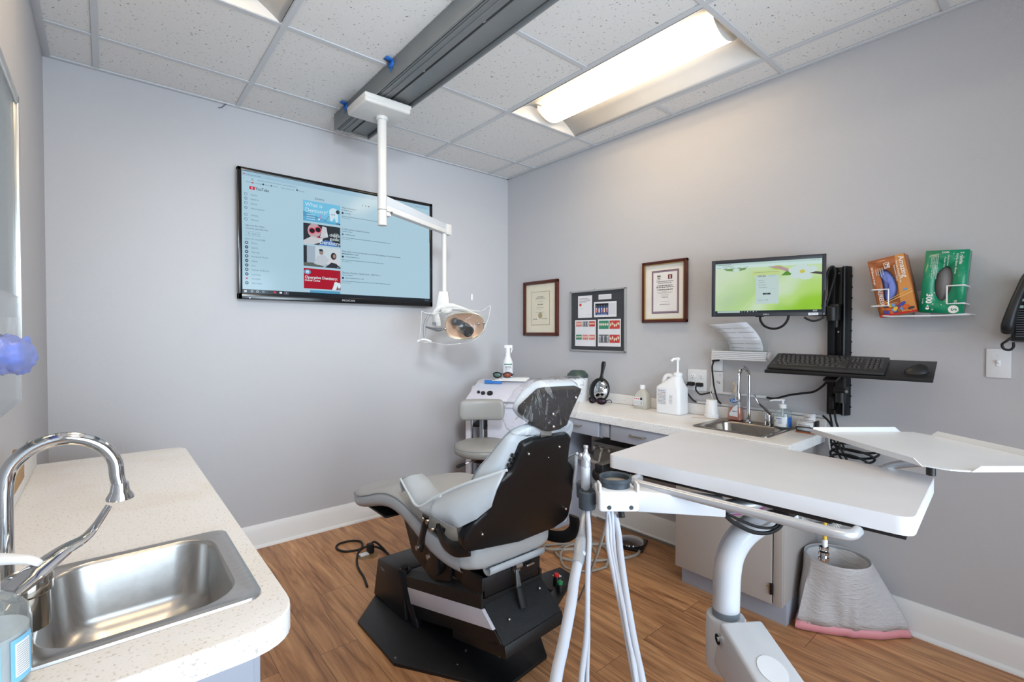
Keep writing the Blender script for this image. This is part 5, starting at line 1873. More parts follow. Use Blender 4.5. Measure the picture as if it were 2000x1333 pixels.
A.text('DELL', .232, 1.3655, .0098, mat('logo_silver', (190, 194, 198), rough=.4), .0002, bold=.012, sx=1.15)
A.mb.obj('maker_badge', t, recalc=False)
A = Art(ML + MN * .0044, MU, (0, 0, 1))
if A.n.dot(MN) < 0:
    A.n = -A.n
A.rect(.417, 1.3615, .456, 1.3735, mat('label_white', (0, 0, 0)), .0003)
A.text('MSPC3150', .4365, 1.3655, .0062, M_INK, .0006, 'CENTER')
A.mb.obj('asset_sticker', t, recalc=False)
A = Art(ML + MN * .0044, MU, (0, 0, 1))
if A.n.dot(MN) < 0:
    A.n = -A.n
A.ring(.478, 1.3675, .004, .001, mat('logo_silver', (0, 0, 0)), .0003)
for k in range(2):
    A.rect(.4755, 1.43 + .012 * k, .480, 1.431 + .012 * k, mat('logo_silver', (0, 0, 0)), .0003)
A.mb.obj('power_button', t, recalc=False)
cord('monitor_cable', 'black cable looping below the monitor', [(-.15, -2.128, 1.362), (-.15, -2.130, 1.340), (-.148, -2.150, 1.312), (-.146, -2.190, 1.300), (-.145, -2.228, 1.312), (-.14, -2.25, 1.345), (-.135, -2.255, 1.40)], r=.0055, plug=lambda b: b.box((-.15, -2.125, 1.368), (.022, .036, .020), .003))
cord('monitor_cable_loop', 'black cables looping over the top of the wall track beside the monitor', [(-.11, -2.385, 1.40), (-.10, -2.392, 1.48), (-.085, -2.398, 1.56), (-.06, -2.41, 1.585), (-.055, -2.418, 1.55), (-.075, -2.405, 1.47), (-.09, -2.39, 1.39)], r=.005)
cord('monitor_cable_tail', 'short black cable sagging under the right corner of the monitor', [(-.14, -2.32, 1.352), (-.13, -2.345, 1.337), (-.12, -2.37, 1.338), (-.105, -2.39, 1.352)], r=.0045)
t = thing('track_cables', 'black and white cables running down from the foot of the wall track', 'cable', (-.04, -2.43, .9))
for k, (pts, m_) in enumerate((([(-.05, -2.42, .925), (-.05, -2.425, .88), (-.06, -2.44, .84), (-.09, -2.46, .80), (-.12, -2.48, .76)], M_RUBBER), ([(-.04, -2.37, .89), (-.06, -2.40, .87), (-.08, -2.43, .83), (-.11, -2.46, .77), (-.12, -2.49, .72)], M_RUBBER),
                              ([(-.03, -2.395, .905), (-.05, -2.41, .86), (-.07, -2.42, .82), (-.09, -2.44, .76), (-.10, -2.47, .70)], M_RUBBER), ([(-.012, -2.372, .882), (-.04, -2.40, .868), (-.06, -2.405, .83), (-.08, -2.41, .77), (-.09, -2.43, .70)], M_PLATE))):
    MB().m(m_).tube(pts, .0045 if k < 3 else .003, seg=8).obj('cable', t)
t = thing('cable_coil', 'coiled black cables behind the delivery table at the right wall', 'cable', (-.12, -2.48, .70))
for k in range(4):
    pts = []
    for j in range(14):
        a = 2 * PI * j / 12
        pts.append((-.13 + .03 * k + .012 * math.sin(a * 2 + k), -2.50 + (.075 + .008 * k) * math.cos(a), .715 + .02 * k + .03 * math.sin(a)))
    MB().m(M_RUBBER).tube(pts, .005, seg=8).obj('loop', t)
t = thing('small_shelf', 'dark shelf tray below the end of the right counter', 'shelf', (-.12, -2.48, .69))
b = MB().m(M_BLACK).box((-.125, -2.49, .672), (.25, .22, .014), .003).box((-.244, -2.49, .684), (.010, .22, .024), .003)
b.obj('tray', t)
b = MB().m(M_STEEL).tube([(-.246, -2.39, .698), (-.246, -2.59, .698)], .005, seg=8, smooth=False)
b.obj('rail', t)

# ================================================================= GLOVE BOXES, SWITCH, PHONE
t = thing('glove_box_rack', 'white wire rack on the right wall holding two glove boxes', 'rack', (-.05, -2.72, 1.37))
M_WIRE = mat('white_coated_wire', (228, 228, 232), rough=.35)
b = MB().m(M_WIRE)
for (ya, yb) in ((-2.572, -2.630), (-2.862, -2.812)):
    b = MB().m(M_WIRE).tube([(-.004, ya, 1.462), (-.118, ya, 1.462), (-.124, ya + (yb - ya) * .1, 1.462), (-.124, yb, 1.462), (-.124, yb, 1.393), (-.124, ya + (yb - ya) * .1, 1.393), (-.118, ya, 1.393), (-.004, ya, 1.393)], .0032, seg=8, smooth=False)
    b.obj('wire_arm', t)
b = MB().m(M_WIRE)
b.tube([(-.004, -2.58, 1.352), (-.10, -2.60, 1.352), (-.105, -2.66, 1.349), (-.105, -2.80, 1.349), (-.10, -2.86, 1.352), (-.004, -2.88, 1.352)], .003, seg=8, n=5)
b.box((-.004, -2.72, 1.40), (.006, .05, .11), .002)
b.tube([(-.05, -2.59, 1.350), (-.05, -2.87, 1.350)], .003, seg=8, smooth=False)
b.obj('bottom_bar', t)

def glove_box(name, lab, TL, TR, BR, BL, x0, x1, colm, hole, art, inner_m, inner_obj=None):
    """box standing on end; corners given as (y, z) of the printed face at x0"""
    t = thing(name, lab, 'glove box', (x0, (TL[0] + BR[0]) / 2, (TL[1] + BR[1]) / 2), 'glove boxes in the wire rack')
    c = [TL, TR, BR, BL]
    b = MB().m(colm)
    fr = [(x0, p[0], p[1]) for p in c]
    bk = [(x1, p[0], p[1]) for p in c]
    # side walls and back
    for i in range(4):
        j = (i + 1) % 4
        b.quad(fr[i], fr[j], bk[j], bk[i])
    b.quad(*bk[::-1])
    # face with an opening
    bm = bmesh.new()
    lo = [bm.verts.new(p) for p in fr]
    hp = [(x0, y, z) for y, z in hole]
    lh = [bm.verts.new(p) for p in hp]
    es = [bm.edges.new((l[i], l[(i + 1) % len(l)])) for l in (lo, lh) for i in range(len(l))]
    bmesh.ops.triangle_fill(bm, edges=es, use_beauty=True)
    b.merge(bm)
    b.obj('carton', t, solid=.0012)
    b = MB().m(inner_m)
    cy, cz = sum(p[0] for p in hole) / len(hole), sum(p[1] for p in hole) / len(hole)
    b.poly([(x0 + .012, cy + (y - cy) * 1.12, cz + (z - cz) * 1.08) for y, z in hole])
    b.obj('opening', t, recalc=False, solid=.002)
    e_v = (Vector((0, TL[0], TL[1])) - Vector((0, BL[0], BL[1]))).normalized()
    e_u = Vector((0, -e_v.z, e_v.y))
    if e_u.y > 0:
        e_u = -e_u
    A = Art((x0 - .0008, BL[0], BL[1]), e_u, e_v)
    if A.n.x > 0:
        A.n = -A.n
    art(A)
    A.mb.obj('print', t, recalc=False)
    if inner_obj:
        inner_obj(t)
    return t
def smooth2(pts, n=6):
    P = spline([(0, p[0], p[1]) for p in pts + [pts[0]]], n)[:-1]
    return [(p.y, p.z) for p in P]
M_OBOX = mat('glove_box_copper', (168, 96, 52), rough=.3, vary=.14, vscale=9, coat=.2)
def art_o(A):
    W_, H_ = .125, .246
    WH, OR2 = mat('print_white', (238, 234, 228), rough=.4), mat('print_amber', (206, 140, 74), rough=.35)
    A.poly([(W_ * .60, 0), (W_ * .99, 0), (W_ * .99, H_ * .99), (W_ * .75, H_ * .99)], OR2, .0002)
    A.poly([(0, .045), (W_, .082), (W_, .086), (0, .048)], mat('print_gold', (226, 176, 96), rough=.4), .0004)
    A.poly([(0, .052), (W_, .094), (W_, .096), (0, .054)], mat('print_gold', (0, 0, 0)), .0004)
    # jumble of colourful shapes along the bottom
    cols = [(196, 40, 36), (230, 186, 60), (60, 80, 160), (214, 96, 40), (84, 60, 120), (110, 150, 190), (200, 60, 60), (70, 56, 60)]
    rnd = random.Random(8)
    for k in range(22):
        m = mat('print_mix%d' % (k % 8), cols[k % 8], rough=.4)
        u, v = rnd.uniform(.022, W_ - .014), rnd.uniform(.012, .042)
        A.disc(u, v, rnd.uniform(.007, .014), m, .0005 + .0001 * k, ry=rnd.uniform(.004, .009), rot=rnd.uniform(0, 3), n=12)
    A.rect(0.0, 0.0, W_, .008, mat('print_mix0', (0, 0, 0)), .0003)
    r = -PI / 2
    A.text('Amazing', .104, .236, .0265, WH, .003, rot=r, bold=.012)
    A.text('Nitrile Powder Free', .092, .222, .0115, WH, .003, rot=r)
    A.text('Examination Gloves', .083, .205, .0085, WH, .003, rot=r)
    A.rect(.052, .198, .071, .222, WH, .0029); A.rect(.0535, .1995, .0695, .2205, M_OBOX, .003)
    A.text('M', .0565, .217, .020, WH, .0032, rot=r, bold=.02)
    for k in range(4):
        A.scribble(.018 + .007 * k, .175 + .004 * k, .0185 + .007 * k, .001, WH, .003, k)
        A.text(('Textured', 'Nonsterile', 'Ambidextrous', 'Latex Free')[k], .020 + .0075 * k, .205, .007, WH, .003, rot=r)
    A.text('200 Gloves by Weight', .006, .215, .0085, WH, .003, rot=r, bold=.01)
    A.text('AURELIA', .012, .118, .0200, WH, .0032, rot=r, bold=.008, sx=.95)
    A.disc(W_ - .022, .098, .008, mat('print_mix5', (0, 0, 0)), .0008, ry=.005)
hole_o = smooth2([(-2.590, 1.533), (-2.603, 1.545), (-2.622, 1.542), (-2.645, 1.512), (-2.657, 1.466), (-2.650, 1.430), (-2.636, 1.411), (-2.620, 1.411), (-2.612, 1.425), (-2.608, 1.47), (-2.602, 1.505)])
def glove_wad(t):
    b = MB().m(M_GLOVE)
    n, m_ = 14, 10
    rnd = random.Random(3)
    cy, cz = -2.626, 1.478
    rings = []
    for i in range(m_ + 1):
        f = i / m_
        rings.append([( -.094 - .012 * math.cos(f * PI / 2) ** .5 + .0015 * math.sin(9 * k + 3 * i), cy + (y - cy) * f * .98, cz + (z - cz) * f * .98) for k, (y, z) in enumerate(hole_o)])
    b.loft(rings, cap=False)
    b.obj('glove', t)
glove_box('glove_box', 'copper orange glove box leaning left in the wire rack, blue gloves in its slot', (-2.553, 1.585), (-2.676, 1.607), (-2.722, 1.369), (-2.599, 1.345), -.108, -.035, M_OBOX, hole_o, art_o, mat('blue_nitrile', (0, 0, 0)), glove_wad)
M_GBOX = mat('glove_box_green', (14, 138, 98), rough=.32, vary=.06, coat=.2)
def art_g(A):
    W_, H_ = .127, .242
    WH = mat('print_white', (0, 0, 0))
    r = -PI / 2
    for k in range(5):
        A.text(('made with extra care for sensitive hands', 'keep away from sunlight and ozone', 'single use only, examination grade', 'store in a cool dry place, low dermatitis', 'non sterile, latex free')[k], .026 - .0052 * k * .9 + .012, .228, .0058, WH, .001, rot=r)
    A.text('COD', .048, .232, .0100, WH, .001, rot=0, bold=.02)
    A.text('Powder Free', .058, .218, .0075, WH, .001, rot=r)
    A.text('Sensitive Nitrile', .068, .226, .0065, WH, .001, rot=r)
    A.text('S nitrile', .103, .236, .0150, WH, .001, rot=r, bold=.01)
    A.text('Nitrile Exam Gloves', .092, .230, .0095, WH, .001, rot=r)
    A.text('300', .018, .075, .0260, WH, .001, rot=r, bold=.03)
    A.text('by weight', .007, .055, .0055, WH, .001, rot=r)
    A.disc(.025, .017, .0058, WH, .001, ry=.0058)
    A.poly([(.0195, .019), (.0305, .019), (.025, .031)], WH, .001)
    A.disc(.102, .016, .0155, WH, .0012, ry=.0155)
    A.text('S', .096, .020, .0230, M_GBOX, .0018, rot=r, bold=.02)
    A.text('90', .101, .052, .013, WH, .001, rot=r)
    rnd = random.Random(6)
    for k in range(46):
        u, v = rnd.uniform(.035, .12), rnd.uniform(.005, .236)
        if .045 < u < .115 and .04 < v < .20:
            continue
        s_ = rnd.choice((.0008, .0009, .0014))
        A.disc(u, v, s_, WH, .0007, n=6)
    for (u, v) in ((.040, .078), (.040, .034), (.040, .012)):
        A.poly([(u - .005, v), (u, v - .0008), (u + .005, v), (u, v + .0008)], WH, .001); A.poly([(u, v - .005), (u + .0008, v), (u, v + .005), (u - .0008, v)], WH, .0012)
hole_g = smooth2([(-2.805, 1.539), (-2.785, 1.522), (-2.774, 1.485), (-2.774, 1.445), (-2.785, 1.413), (-2.800, 1.408), (-2.818, 1.44), (-2.826, 1.478), (-2.824, 1.520), (-2.816, 1.537)])
glove_box('glove_box', 'green and white glove box standing at the right end of the wire rack', (-2.746, 1.607), (-2.872, 1.597), (-2.853, 1.354), (-2.726, 1.364), -.108, -.035, M_GBOX, hole_g, art_g, mat('grey_inner_liner', (140, 138, 140), rough=.7))

t = thing('light_switch', 'white toggle light switch plate on the right wall below the phone', 'light switch', (-.003, -2.947, 1.165))
b = MB().m(M_PLATE).box((-.0032, -2.947, 1.164), (.0064, .068, .112), .002)
b.obj('plate', t)
b = MB().m(M_WPLAST).box((-.0075, -2.947, 1.164), (.004, .011, .024), .001).box((-.013, -2.947, 1.169), (.014, .008, .009), .002, rot=Matrix.Rotation(.4, 3, 'Y'))
b.obj('toggle', t)
for zz_ in (1.194, 1.134):
    MB().m(M_PLATE).lathe([(.0035, 0), (.0035, .001), (0, .0012)], (-.0064, -2.947, zz_), (-1, 0, 0), seg=12).obj('screw', t)

t = thing('desk_phone', 'black corded desk phone mounted on the right wall at the frame edge', 'telephone', (-.04, -3.06, 1.36))
M_PH = mat('phone_black', (26, 28, 32), rough=.4)
M_PHG = mat('phone_grey', (96, 100, 108), rough=.4, bump=.15, bscale=300)
Rp = Matrix.Rotation(0, 3, 'X')
b = MB().m(M_PH)
b.hexa([(-.004, -2.985, 1.245), (-.075, -2.978, 1.250), (-.075, -3.17, 1.250), (-.004, -3.17, 1.245)], [(-.004, -3.02, 1.49), (-.045, -3.02, 1.49), (-.045, -3.17, 1.49), (-.004, -3.17, 1.49)], .008)
b.obj('base', t)
b = MB().m(M_PHG)
for k in range(14):
    z = 1.268 + .0085 * k
    b.box((-.0795 + .0011 * k, -3.022, z), (.006, .052, .0035), .001)
b.obj('speaker_grille', t)
b = MB().m(M_PH).tube([(-.095, -2.976, 1.285), (-.112, -2.978, 1.31), (-.108, -2.990, 1.37), (-.092, -3.006, 1.43), (-.075, -3.022, 1.475), (-.06, -3.035, 1.50)], [.016, .017, .014, .013, .016, .016], seg=14, flat=(1.0, 1.1))
b.obj('handset', t)
for k in range(3):
    MB().m(mat('key_grey_green', (150, 172, 170), rough=.4)).box((-.075 + .003 * k, -3.005 - .004 * k, 1.30 + .024 * k + .075), (.006, .018, .010), .002).obj('button', t)
b = MB().m(M_RUBBER)
b.tube([(-.085, -2.984, 1.262), (-.088, -2.973, 1.250), (-.086, -2.962, 1.238), (-.082, -2.966, 1.222), (-.078, -2.980, 1.217), (-.076, -2.990, 1.228), (-.074, -2.990, 1.246)], .0042, seg=8)
b.obj('cord', t)
# ================================================================= DENTAL CHAIR
M_LEA = mat('grey_blue_vinyl', (176, 182, 188), rough=.42, vary=.02, bump=.05, bscale=260)
M_LEAW = mat('grey_vinyl_seat', (166, 166, 166), rough=.48, vary=.02, bump=.05, bscale=260)
M_SEAM = mat('vinyl_seam', (120, 126, 132), rough=.6)
M_PIPE = mat('vinyl_piping', (196, 202, 207), rough=.45)
M_BVIN = mat('black_vinyl', (26, 26, 28), rough=.5, vary=.15, vscale=14, bump=.2, bscale=90)
M_BSHELL = mat('black_moulded_shell', (16, 17, 19), rough=.36, bump=.1, bscale=420)
CX = -1.478
t = thing('dental_chair', 'grey vinyl dental chair with a black back shell and black base', 'dental chair', (CX, -1.4, 0))
# base plate
b = MB().m(M_BLACK_METAL)
pl = [(-1.782, -1.12), (-1.782, -1.468), (-1.545, -1.842), (-1.302, -1.815), (-1.208, -1.660), (-1.19, -1.18), (-1.34, -.97), (-1.63, -.965)]
b.prism([(x, y, .0) for x, y in pl], (0, 0, .014), .003)
b.obj('base_plate', t)
for p in ((-1.60, -1.63), (-1.45, -1.70), (-1.53, -1.585), (-1.765, -1.45)):
    MB().m(M_STEEL).lathe([(.006, 0), (.006, .003), (0, .004)], (p[0], p[1], .014), seg=12).obj('bolt', t)
# front housing with slanted strut
b = MB().m(M_BLACK_METAL)
b.hexa([(-1.635, -.955, .014), (-1.625, -1.26, .014), (-1.325, -1.26, .014), (-1.325, -.955, .014)], [(-1.615, -.960, .185), (-1.615, -1.215, .215), (-1.335, -1.215, .215), (-1.335, -.960, .185)], .008)
b.obj('pump_housing', t)
A = Art((-1.6265, -1.0, .155), (0, -1, -.02), (.10, 0, 1))
if A.n.x > 0:
    A.n = -A.n
A.text('chayes', .015, .006, .016, mat('badge_silver', (180, 182, 186), rough=.3, metal=.5), .001)
A.mb.obj('maker_badge', t, recalc=False)
b = MB().m(mat('gloss_black_strut', (18, 20, 24), rough=.2))
b.hexa([(-1.625, -1.325, .014), (-1.605, -1.345, .014), (-1.575, -1.325, .014), (-1.60, -1.29, .014)], [(-1.628, -1.195, .222), (-1.606, -1.235, .222), (-1.570, -1.215, .222), (-1.60, -1.185, .222)], .006)
b.cyl((-1.600, -1.208, .218), (-1.600, -1.208, .232), .016)
b.obj('strut', t)
# lift arm cover rising to the rear
b = MB().m(M_BVIN)
sec = [(-1.612, 0), (-1.612, .055), (-1.585, .078), (-1.345, .078), (-1.318, .055), (-1.318, 0)]
def lift(y, dz, zb):
    return [(x, y, zb + z * 1.0 + dz) for x, z in sec]
b.loft([lift(-1.245, .0, .150), lift(-1.80, .0, .300)])
b.obj('lift_cover', t)
b = MB().m(mat('pale_side_panel', (206, 204, 214), rough=.35))
b.hexa([(-1.613, -1.266, .096), (-1.613, -1.868, .262), (-1.600, -1.868, .262), (-1.600, -1.266, .096)], [(-1.613, -1.258, .162), (-1.613, -1.806, .306), (-1.600, -1.806, .306), (-1.600, -1.258, .162)], .001)
b.obj('side_panel', t)
b = MB().m(M_BLACK_METAL)
b.hexa([(-1.606, -1.30, .045), (-1.606, -1.905, .228), (-1.322, -1.905, .228), (-1.322, -1.30, .045)], [(-1.606, -1.255, .150), (-1.606, -1.80, .300), (-1.322, -1.80, .300), (-1.322, -1.255, .150)], .002)
b.obj('lift_arm', t)
# sloping rear plate
b = MB().m(mat('black_textured_plate', (26, 28, 32), rough=.5, vary=.25, vscale=60, bump=.35, bscale=700))
b.hexa([(-1.602, -1.915, .225), (-1.325, -1.915, .245), (-1.325, -1.890, .228), (-1.602, -1.890, .208)], [(-1.600, -1.800, .318), (-1.322, -1.800, .325), (-1.322, -1.775, .310), (-1.600, -1.775, .302)], .003)
b.obj('rear_plate', t)
for p in ((-1.54, -1.868, .272), (-1.36, -1.832, .306)):
    MB().m(M_STEEL).ball(p, .006, 10, 6).obj('bolt', t)
b = MB().m(M_BLACK_METAL)
b.hexa([(-1.602, -1.925, .185), (-1.325, -1.93, .205), (-1.325, -1.60, .115), (-1.602, -1.60, .100)], [(-1.602, -1.918, .226), (-1.325, -1.918, .246), (-1.325, -1.60, .16), (-1.602, -1.60, .150)], .004)
b.obj('rear_skirt', t)
# foot control box at the right rear
b = MB().m(M_BLACK).box((-1.13, -1.69, .205), (.16, .13, .020), .003, rot=-.12)
b.box((-1.24, -1.80, .215), (.17, .05, .016), .003, rot=.45)
d = b.obj('switch_box', t)
for p, c_, n_ in (((-1.170, -1.735), (196, 40, 34), 'red_knob'), ((-1.205, -1.790), (30, 130, 76), 'green_knob')):
    b = MB().m(M_BLACK).lathe([(.014, 0), (.014, .03), (.011, .042), (0, .044)], (p[0], p[1], .212), seg=16)
    k_ = b.obj('knob', d)
    MB().m(mat(n_, c_, rough=.4)).lathe([(.0115, 0), (.0115, .008), (.007, .013), (0, .014)], (p[0], p[1], .253), seg=16).obj('cap', k_)
b = MB().m(mat('label_cream', (206, 204, 190), rough=.6)).box((-1.115, -1.685, .2165), (.030, .028, .002), rot=-.12)
b.obj('sticker', d)
MB().m(mat('label_cream', (0, 0, 0))).box((-1.145, -1.722, .2165), (.030, .024, .002), rot=-.12).obj('sticker', d)
# seat carriage
b = MB().m(M_BLACK_METAL)
b.box((-1.467, -1.63, .375), (.264, .345, .072), .004)
b.box((-1.467, -1.735, .372), (.280, .13, .078), .004)
b.prism([(-1.612, -1.30, .33), (-1.612, -1.46, .275), (-1.612, -1.60, .325), (-1.612, -1.60, .41), (-1.612, -1.38, .44), (-1.612, -1.22, .50), (-1.612, -1.16, .56)], (.012, 0, 0), .002)
b.prism([(-1.335, -1.30, .33), (-1.335, -1.46, .29), (-1.335, -1.60, .325), (-1.335, -1.60, .41), (-1.335, -1.38, .44), (-1.335, -1.22, .50), (-1.335, -1.16, .56)], (-.012, 0, 0), .002)
b.obj('carriage', t)
b = MB().m(M_BSHELL).lathe([(0, 0), (.05, 0), (.055, .004), (.055, .024), (.05, .028), (0, .028)], (-1.640, -1.51, .375), (1, 0, 0), seg=32)
b.obj('pivot_disc', t)
b = MB().m(mat('dark_skirt', (24, 25, 27), rough=.45))
b.prism([(-1.655, -1.335, .492), (-1.655, -1.385, .40), (-1.655, -1.47, .36), (-1.655, -1.60, .44), (-1.655, -1.60, .50)], (.30, 0, 0), .003)
b.obj('seat_pan', t)
b = MB().m(M_STEEL)
b.box((-1.46, -1.812, .405), (.03, .016, .02), .003).cyl((-1.475, -1.822, .42), (-1.445, -1.822, .42), .011).box((-1.39, -1.81, .40), (.04, .012, .008), .002)
b.obj('tilt_lock', t)
b = MB().m(mat('lever_steel', (120, 128, 130), rough=.35, metal=.7)).hexa([(-1.478, -1.838, .345), (-1.455, -1.838, .345), (-1.455, -1.832, .345), (-1.478, -1.832, .345)], [(-1.472, -1.826, .410), (-1.460, -1.826, .410), (-1.460, -1.820, .410), (-1.472, -1.820, .410)], .001)
l_ = b.obj('release_lever', t)
MB().m(M_RUBBER).tube([(-1.466, -1.837, .348), (-1.466, -1.850, .315), (-1.466, -1.862, .285)], [.012, .014, .013], seg=12, flat=(1.3, .7)).obj('grip', l_)

# ---- seat cushion: lofted cross-sections from the toes to the hip
def supers(cx, y, hw, zt, th, n=28, crown=.010, tilt=0.0):
    pts = []
    for k in range(n):
        a = 2 * PI * k / n
        ca, sa = math.cos(a), math.sin(a)
        e = .42
        x = math.copysign(abs(ca) ** e, ca) * hw
        z = math.copysign(abs(sa) ** (e + .12), sa) * th / 2
        if sa > 0:
            z += crown * (1 - (x / hw) ** 2)
        pts.append((cx + x, y, zt - th / 2 + z))
    return pts
st = [(-.722, .060, .470, .050), (-.735, .125, .480, .066), (-.775, .172, .490, .076), (-.84, .202, .500, .080), (-.93, .214, .515, .078), (-1.03, .218, .545, .072), (-1.13, .220, .580, .076),
      (-1.22, .222, .604, .080), (-1.31, .224, .614, .084), (-1.40, .226, .608, .092), (-1.50, .230, .590, .104), (-1.60, .234, .572, .112), (-1.70, .230, .560, .116), (-1.78, .212, .552, .110), (-1.83, .17, .545, .09)]
b = MB().m(M_LEAW)
rings = []
for i in range(len(st) - 1):
    for k in range(3):
        f = k / 3
        rings.append(supers(CX, *[st[i][q] + (st[i + 1][q] - st[i][q]) * f for q in range(4)]))
rings.append(supers(CX, *st[-1]))
b.loft(rings)
seat = b.obj('seat_cushion', t, sharp=80, subsurf=1)
b = MB().m(M_SEAM)
for s_ in (-1, 1):
    b.tube([(CX + s_ * (q[1] + .001), q[0], q[2] - .018) for q in st[2:-1]], .0018, seg=6, n=6)
b.obj('seam', seat)
# side band of the seat cover in the lighter blue-grey vinyl
b = MB().m(M_LEA)
lo = []
for s_ in (-1,):
    for i in range(2, len(st) - 1):
        y, hw, zt, th = st[i]
        x = CX + s_ * (hw + .003)
        lo.append([(x + .004, y, zt - .020), (x, y, zt - .030), (x - .001, y, zt - .055), (x + .006, y, zt - th + .006), (x + .03, y, zt - th - .002)])
    vs = []
b.loft(lo, cap=False, closed=False)
b.obj('side_panel', seat, sharp=80, subsurf=1)
b = MB().m(mat('underside_shade_brown', (98, 82, 74), rough=.6))  # shade on the cushion's lower side painted in as a brown colour
b.box((CX, -.93, .440), (.30, .26, .016), .004)
b.obj('foot_board', t)
b = MB().m(M_BLACK_METAL)
b.box((CX, -1.04, .446), (.36, .20, .010), .003)
b.box((CX, -1.26, .50), (.10, .42, .02), .003, rot=Matrix.Rotation(-.16, 3, 'X'))
b.obj('foot_support', t)
# lower cushion behind and under the seat with its rolled flap
b = MB().m(M_LEA)
b.loft([supers(CX + .01, y, hw, zt, th, crown=0) for (y, hw, zt, th) in ((-1.50, .17, .50, .05), (-1.56, .19, .51, .07), (-1.66, .205, .515, .09), (-1.76, .200, .515, .085), (-1.80, .18, .51, .06))])
b.obj('under_cushion', t, sharp=80, subsurf=1)
b = MB().m(M_LEA)
for s_ in (0,):
    pr = []
    for k in range(13):
        a = PI * .5 - 1.7 * PI * k / 12
        pr.append((-1.815 + .022 * math.cos(a), .448 + .020 * math.sin(a)))
    b.loft([[(x, p[0], p[1]) for p in pr] for x in (-1.60, -1.55, -1.48, -1.40, -1.34)], cap=False, closed=False)
b.obj('rolled_flap', t, solid=.005, sharp=80)

# ---- linkage on both sides
def mir(p):
    return (2 * CX - p[0], p[1], p[2])
for s_ in (0, 1):
    f = (lambda p: p) if s_ == 0 else mir
    b = MB().m(M_BLACK_METAL)
    b.tube([f((-1.712, -1.590, .600)), f((-1.712, -1.580, .55)), f((-1.712, -1.545, .462))], .017, seg=10, flat=(.5, 1.2))
    b.obj('link_arm', t)
    b = MB().m(M_BLACK_METAL)
    b.prism([f((-1.700, -1.645, .585)), f((-1.700, -1.695, .580)), f((-1.700, -1.655, .475)), f((-1.700, -1.640, .39)), f((-1.700, -1.560, .375)), f((-1.700, -1.590, .47))], (.010 if s_ == 0 else -.010, 0, 0), .002)
    b.obj('hinge_plate', t)
    for p in ((-1.72, -1.588, .588), (-1.715, -1.612, .585), (-1.72, -1.545, .468), (-1.712, -1.612, .455), (-1.712, -1.642, .562)):
        q = f(p)
        MB().m(M_STEEL).cyl((q[0], q[1], q[2]), (q[0] + (-.008 if s_ == 0 else .008), q[1], q[2]), .009, seg=12).obj('bolt', t)
    b = MB().m(M_BLACK_METAL)
    pth = [f(p) for p in ((-1.705, -1.665, .575), (-1.712, -1.72, .545), (-1.715, -1.79, .545), (-1.700, -1.85, .565))] if s_ == 0 else [(-1.25, -1.66, .47), (-1.235, -1.74, .45), (-1.215, -1.82, .46), (-1.205, -1.865, .50), (-1.215, -1.875, .56)]
    b.tube(pth, .030 if s_ == 0 else .024, seg=12, flat=(.9, .22) if s_ == 0 else (1.0, .25))
    b.obj('back_bracket', t)
b = MB().m(M_BLACK_METAL)
b.hexa([(-1.465, -1.815, .40), (-1.425, -1.815, .40), (-1.425, -1.79, .40), (-1.465, -1.79, .40)], [(-1.470, -1.832, .56), (-1.410, -1.832, .56), (-1.410, -1.81, .56), (-1.470, -1.81, .56)], .003)
b.obj('back_column', t)

# ---- backrest: plane leaning back
def BP(x, z, d=0.0):
    """point on the outside face of the shell, d metres out of it toward the seat"""
    return (x, -1.85 - .385 * (z - .54) + .933 * d, z + .359 * d)
shl = [(-1.545, .928), (-1.585, .916), (-1.592, .869), (-1.603, .820), (-1.640, .800), (-1.650, .770), (-1.657, .735), (-1.668, .690), (-1.712, .660), (-1.738, .605), (-1.725, .565), (-1.700, .548), (-1.640, .538),
       (-1.47, .512), (-1.29, .518), (-1.235, .535), (-1.222, .560), (-1.235, .640), (-1.275, .760), (-1.300, .790), (-1.325, .805), (-1.345, .870), (-1.350, .905), (-1.375, .924), (-1.43, .926), (-1.50, .926)]
b = MB().m(M_BSHELL)
pts = [BP(x, z) for x, z in shl]
nrm = Vector((0, .933, .359))
b.prism(pts, nrm * .045, .012, seg=3)
b.obj('back_shell', t, sharp=50)
for x, z in ((-1.553, .881), (-1.410, .883), (-1.666, .612), (-1.262, .600), (-1.45, .85)):
    p = BP(x, z, -.002)
    MB().m(M_STEEL).ball(p, .0055 if z < .85 or z > .86 else .003, 10, 6).obj('screw', t)
b = MB().m(M_BLACK)
for k in range(6):
    p = BP(-1.600 - .0035 * k, .872 - .017 * k, .018)
    b.box(p, (.016, .012, .013), .003, rot=Matrix.Rotation(.4 + .2 * (k % 2), 3, 'Y'))
o = b.obj('clip_strip', t)
# cushion in front of the shell
cs = [(.505, .195, .115), (.56, .212, .125), (.62, .214, .128), (.70, .205, .125), (.77, .190, .118), (.82, .172, .100), (.87, .162, .080), (.915, .155, .060), (.942, .140, .048), (.958, .105, .036), (.966, .05, .02)]
def bring(z, hw, th, n=28):
    pts = []
    cx = CX + (0.0 if z < .8 else (z - .8) * .10)
    for k in range(n):
        a = 2 * PI * k / n
        ca, sa = math.cos(a), math.sin(a)
        x = math.copysign(abs(ca) ** .5, ca) * hw
        d = .02 + th / 2 + math.copysign(abs(sa) ** .6, sa) * th / 2
        pts.append(BP(cx + x, z, d))
    return pts
b = MB().m(M_LEA)
rings = []
for i in range(len(cs) - 1):
    for k in range(2):
        f = k / 2
        rings.append(bring(*[cs[i][q] + (cs[i + 1][q] - cs[i][q]) * f for q in range(3)]))
rings.append(bring(*cs[-1]))
b.loft(rings)
bc = b.obj('back_cushion', t, sharp=80, subsurf=1)
b = MB().m(M_SEAM)
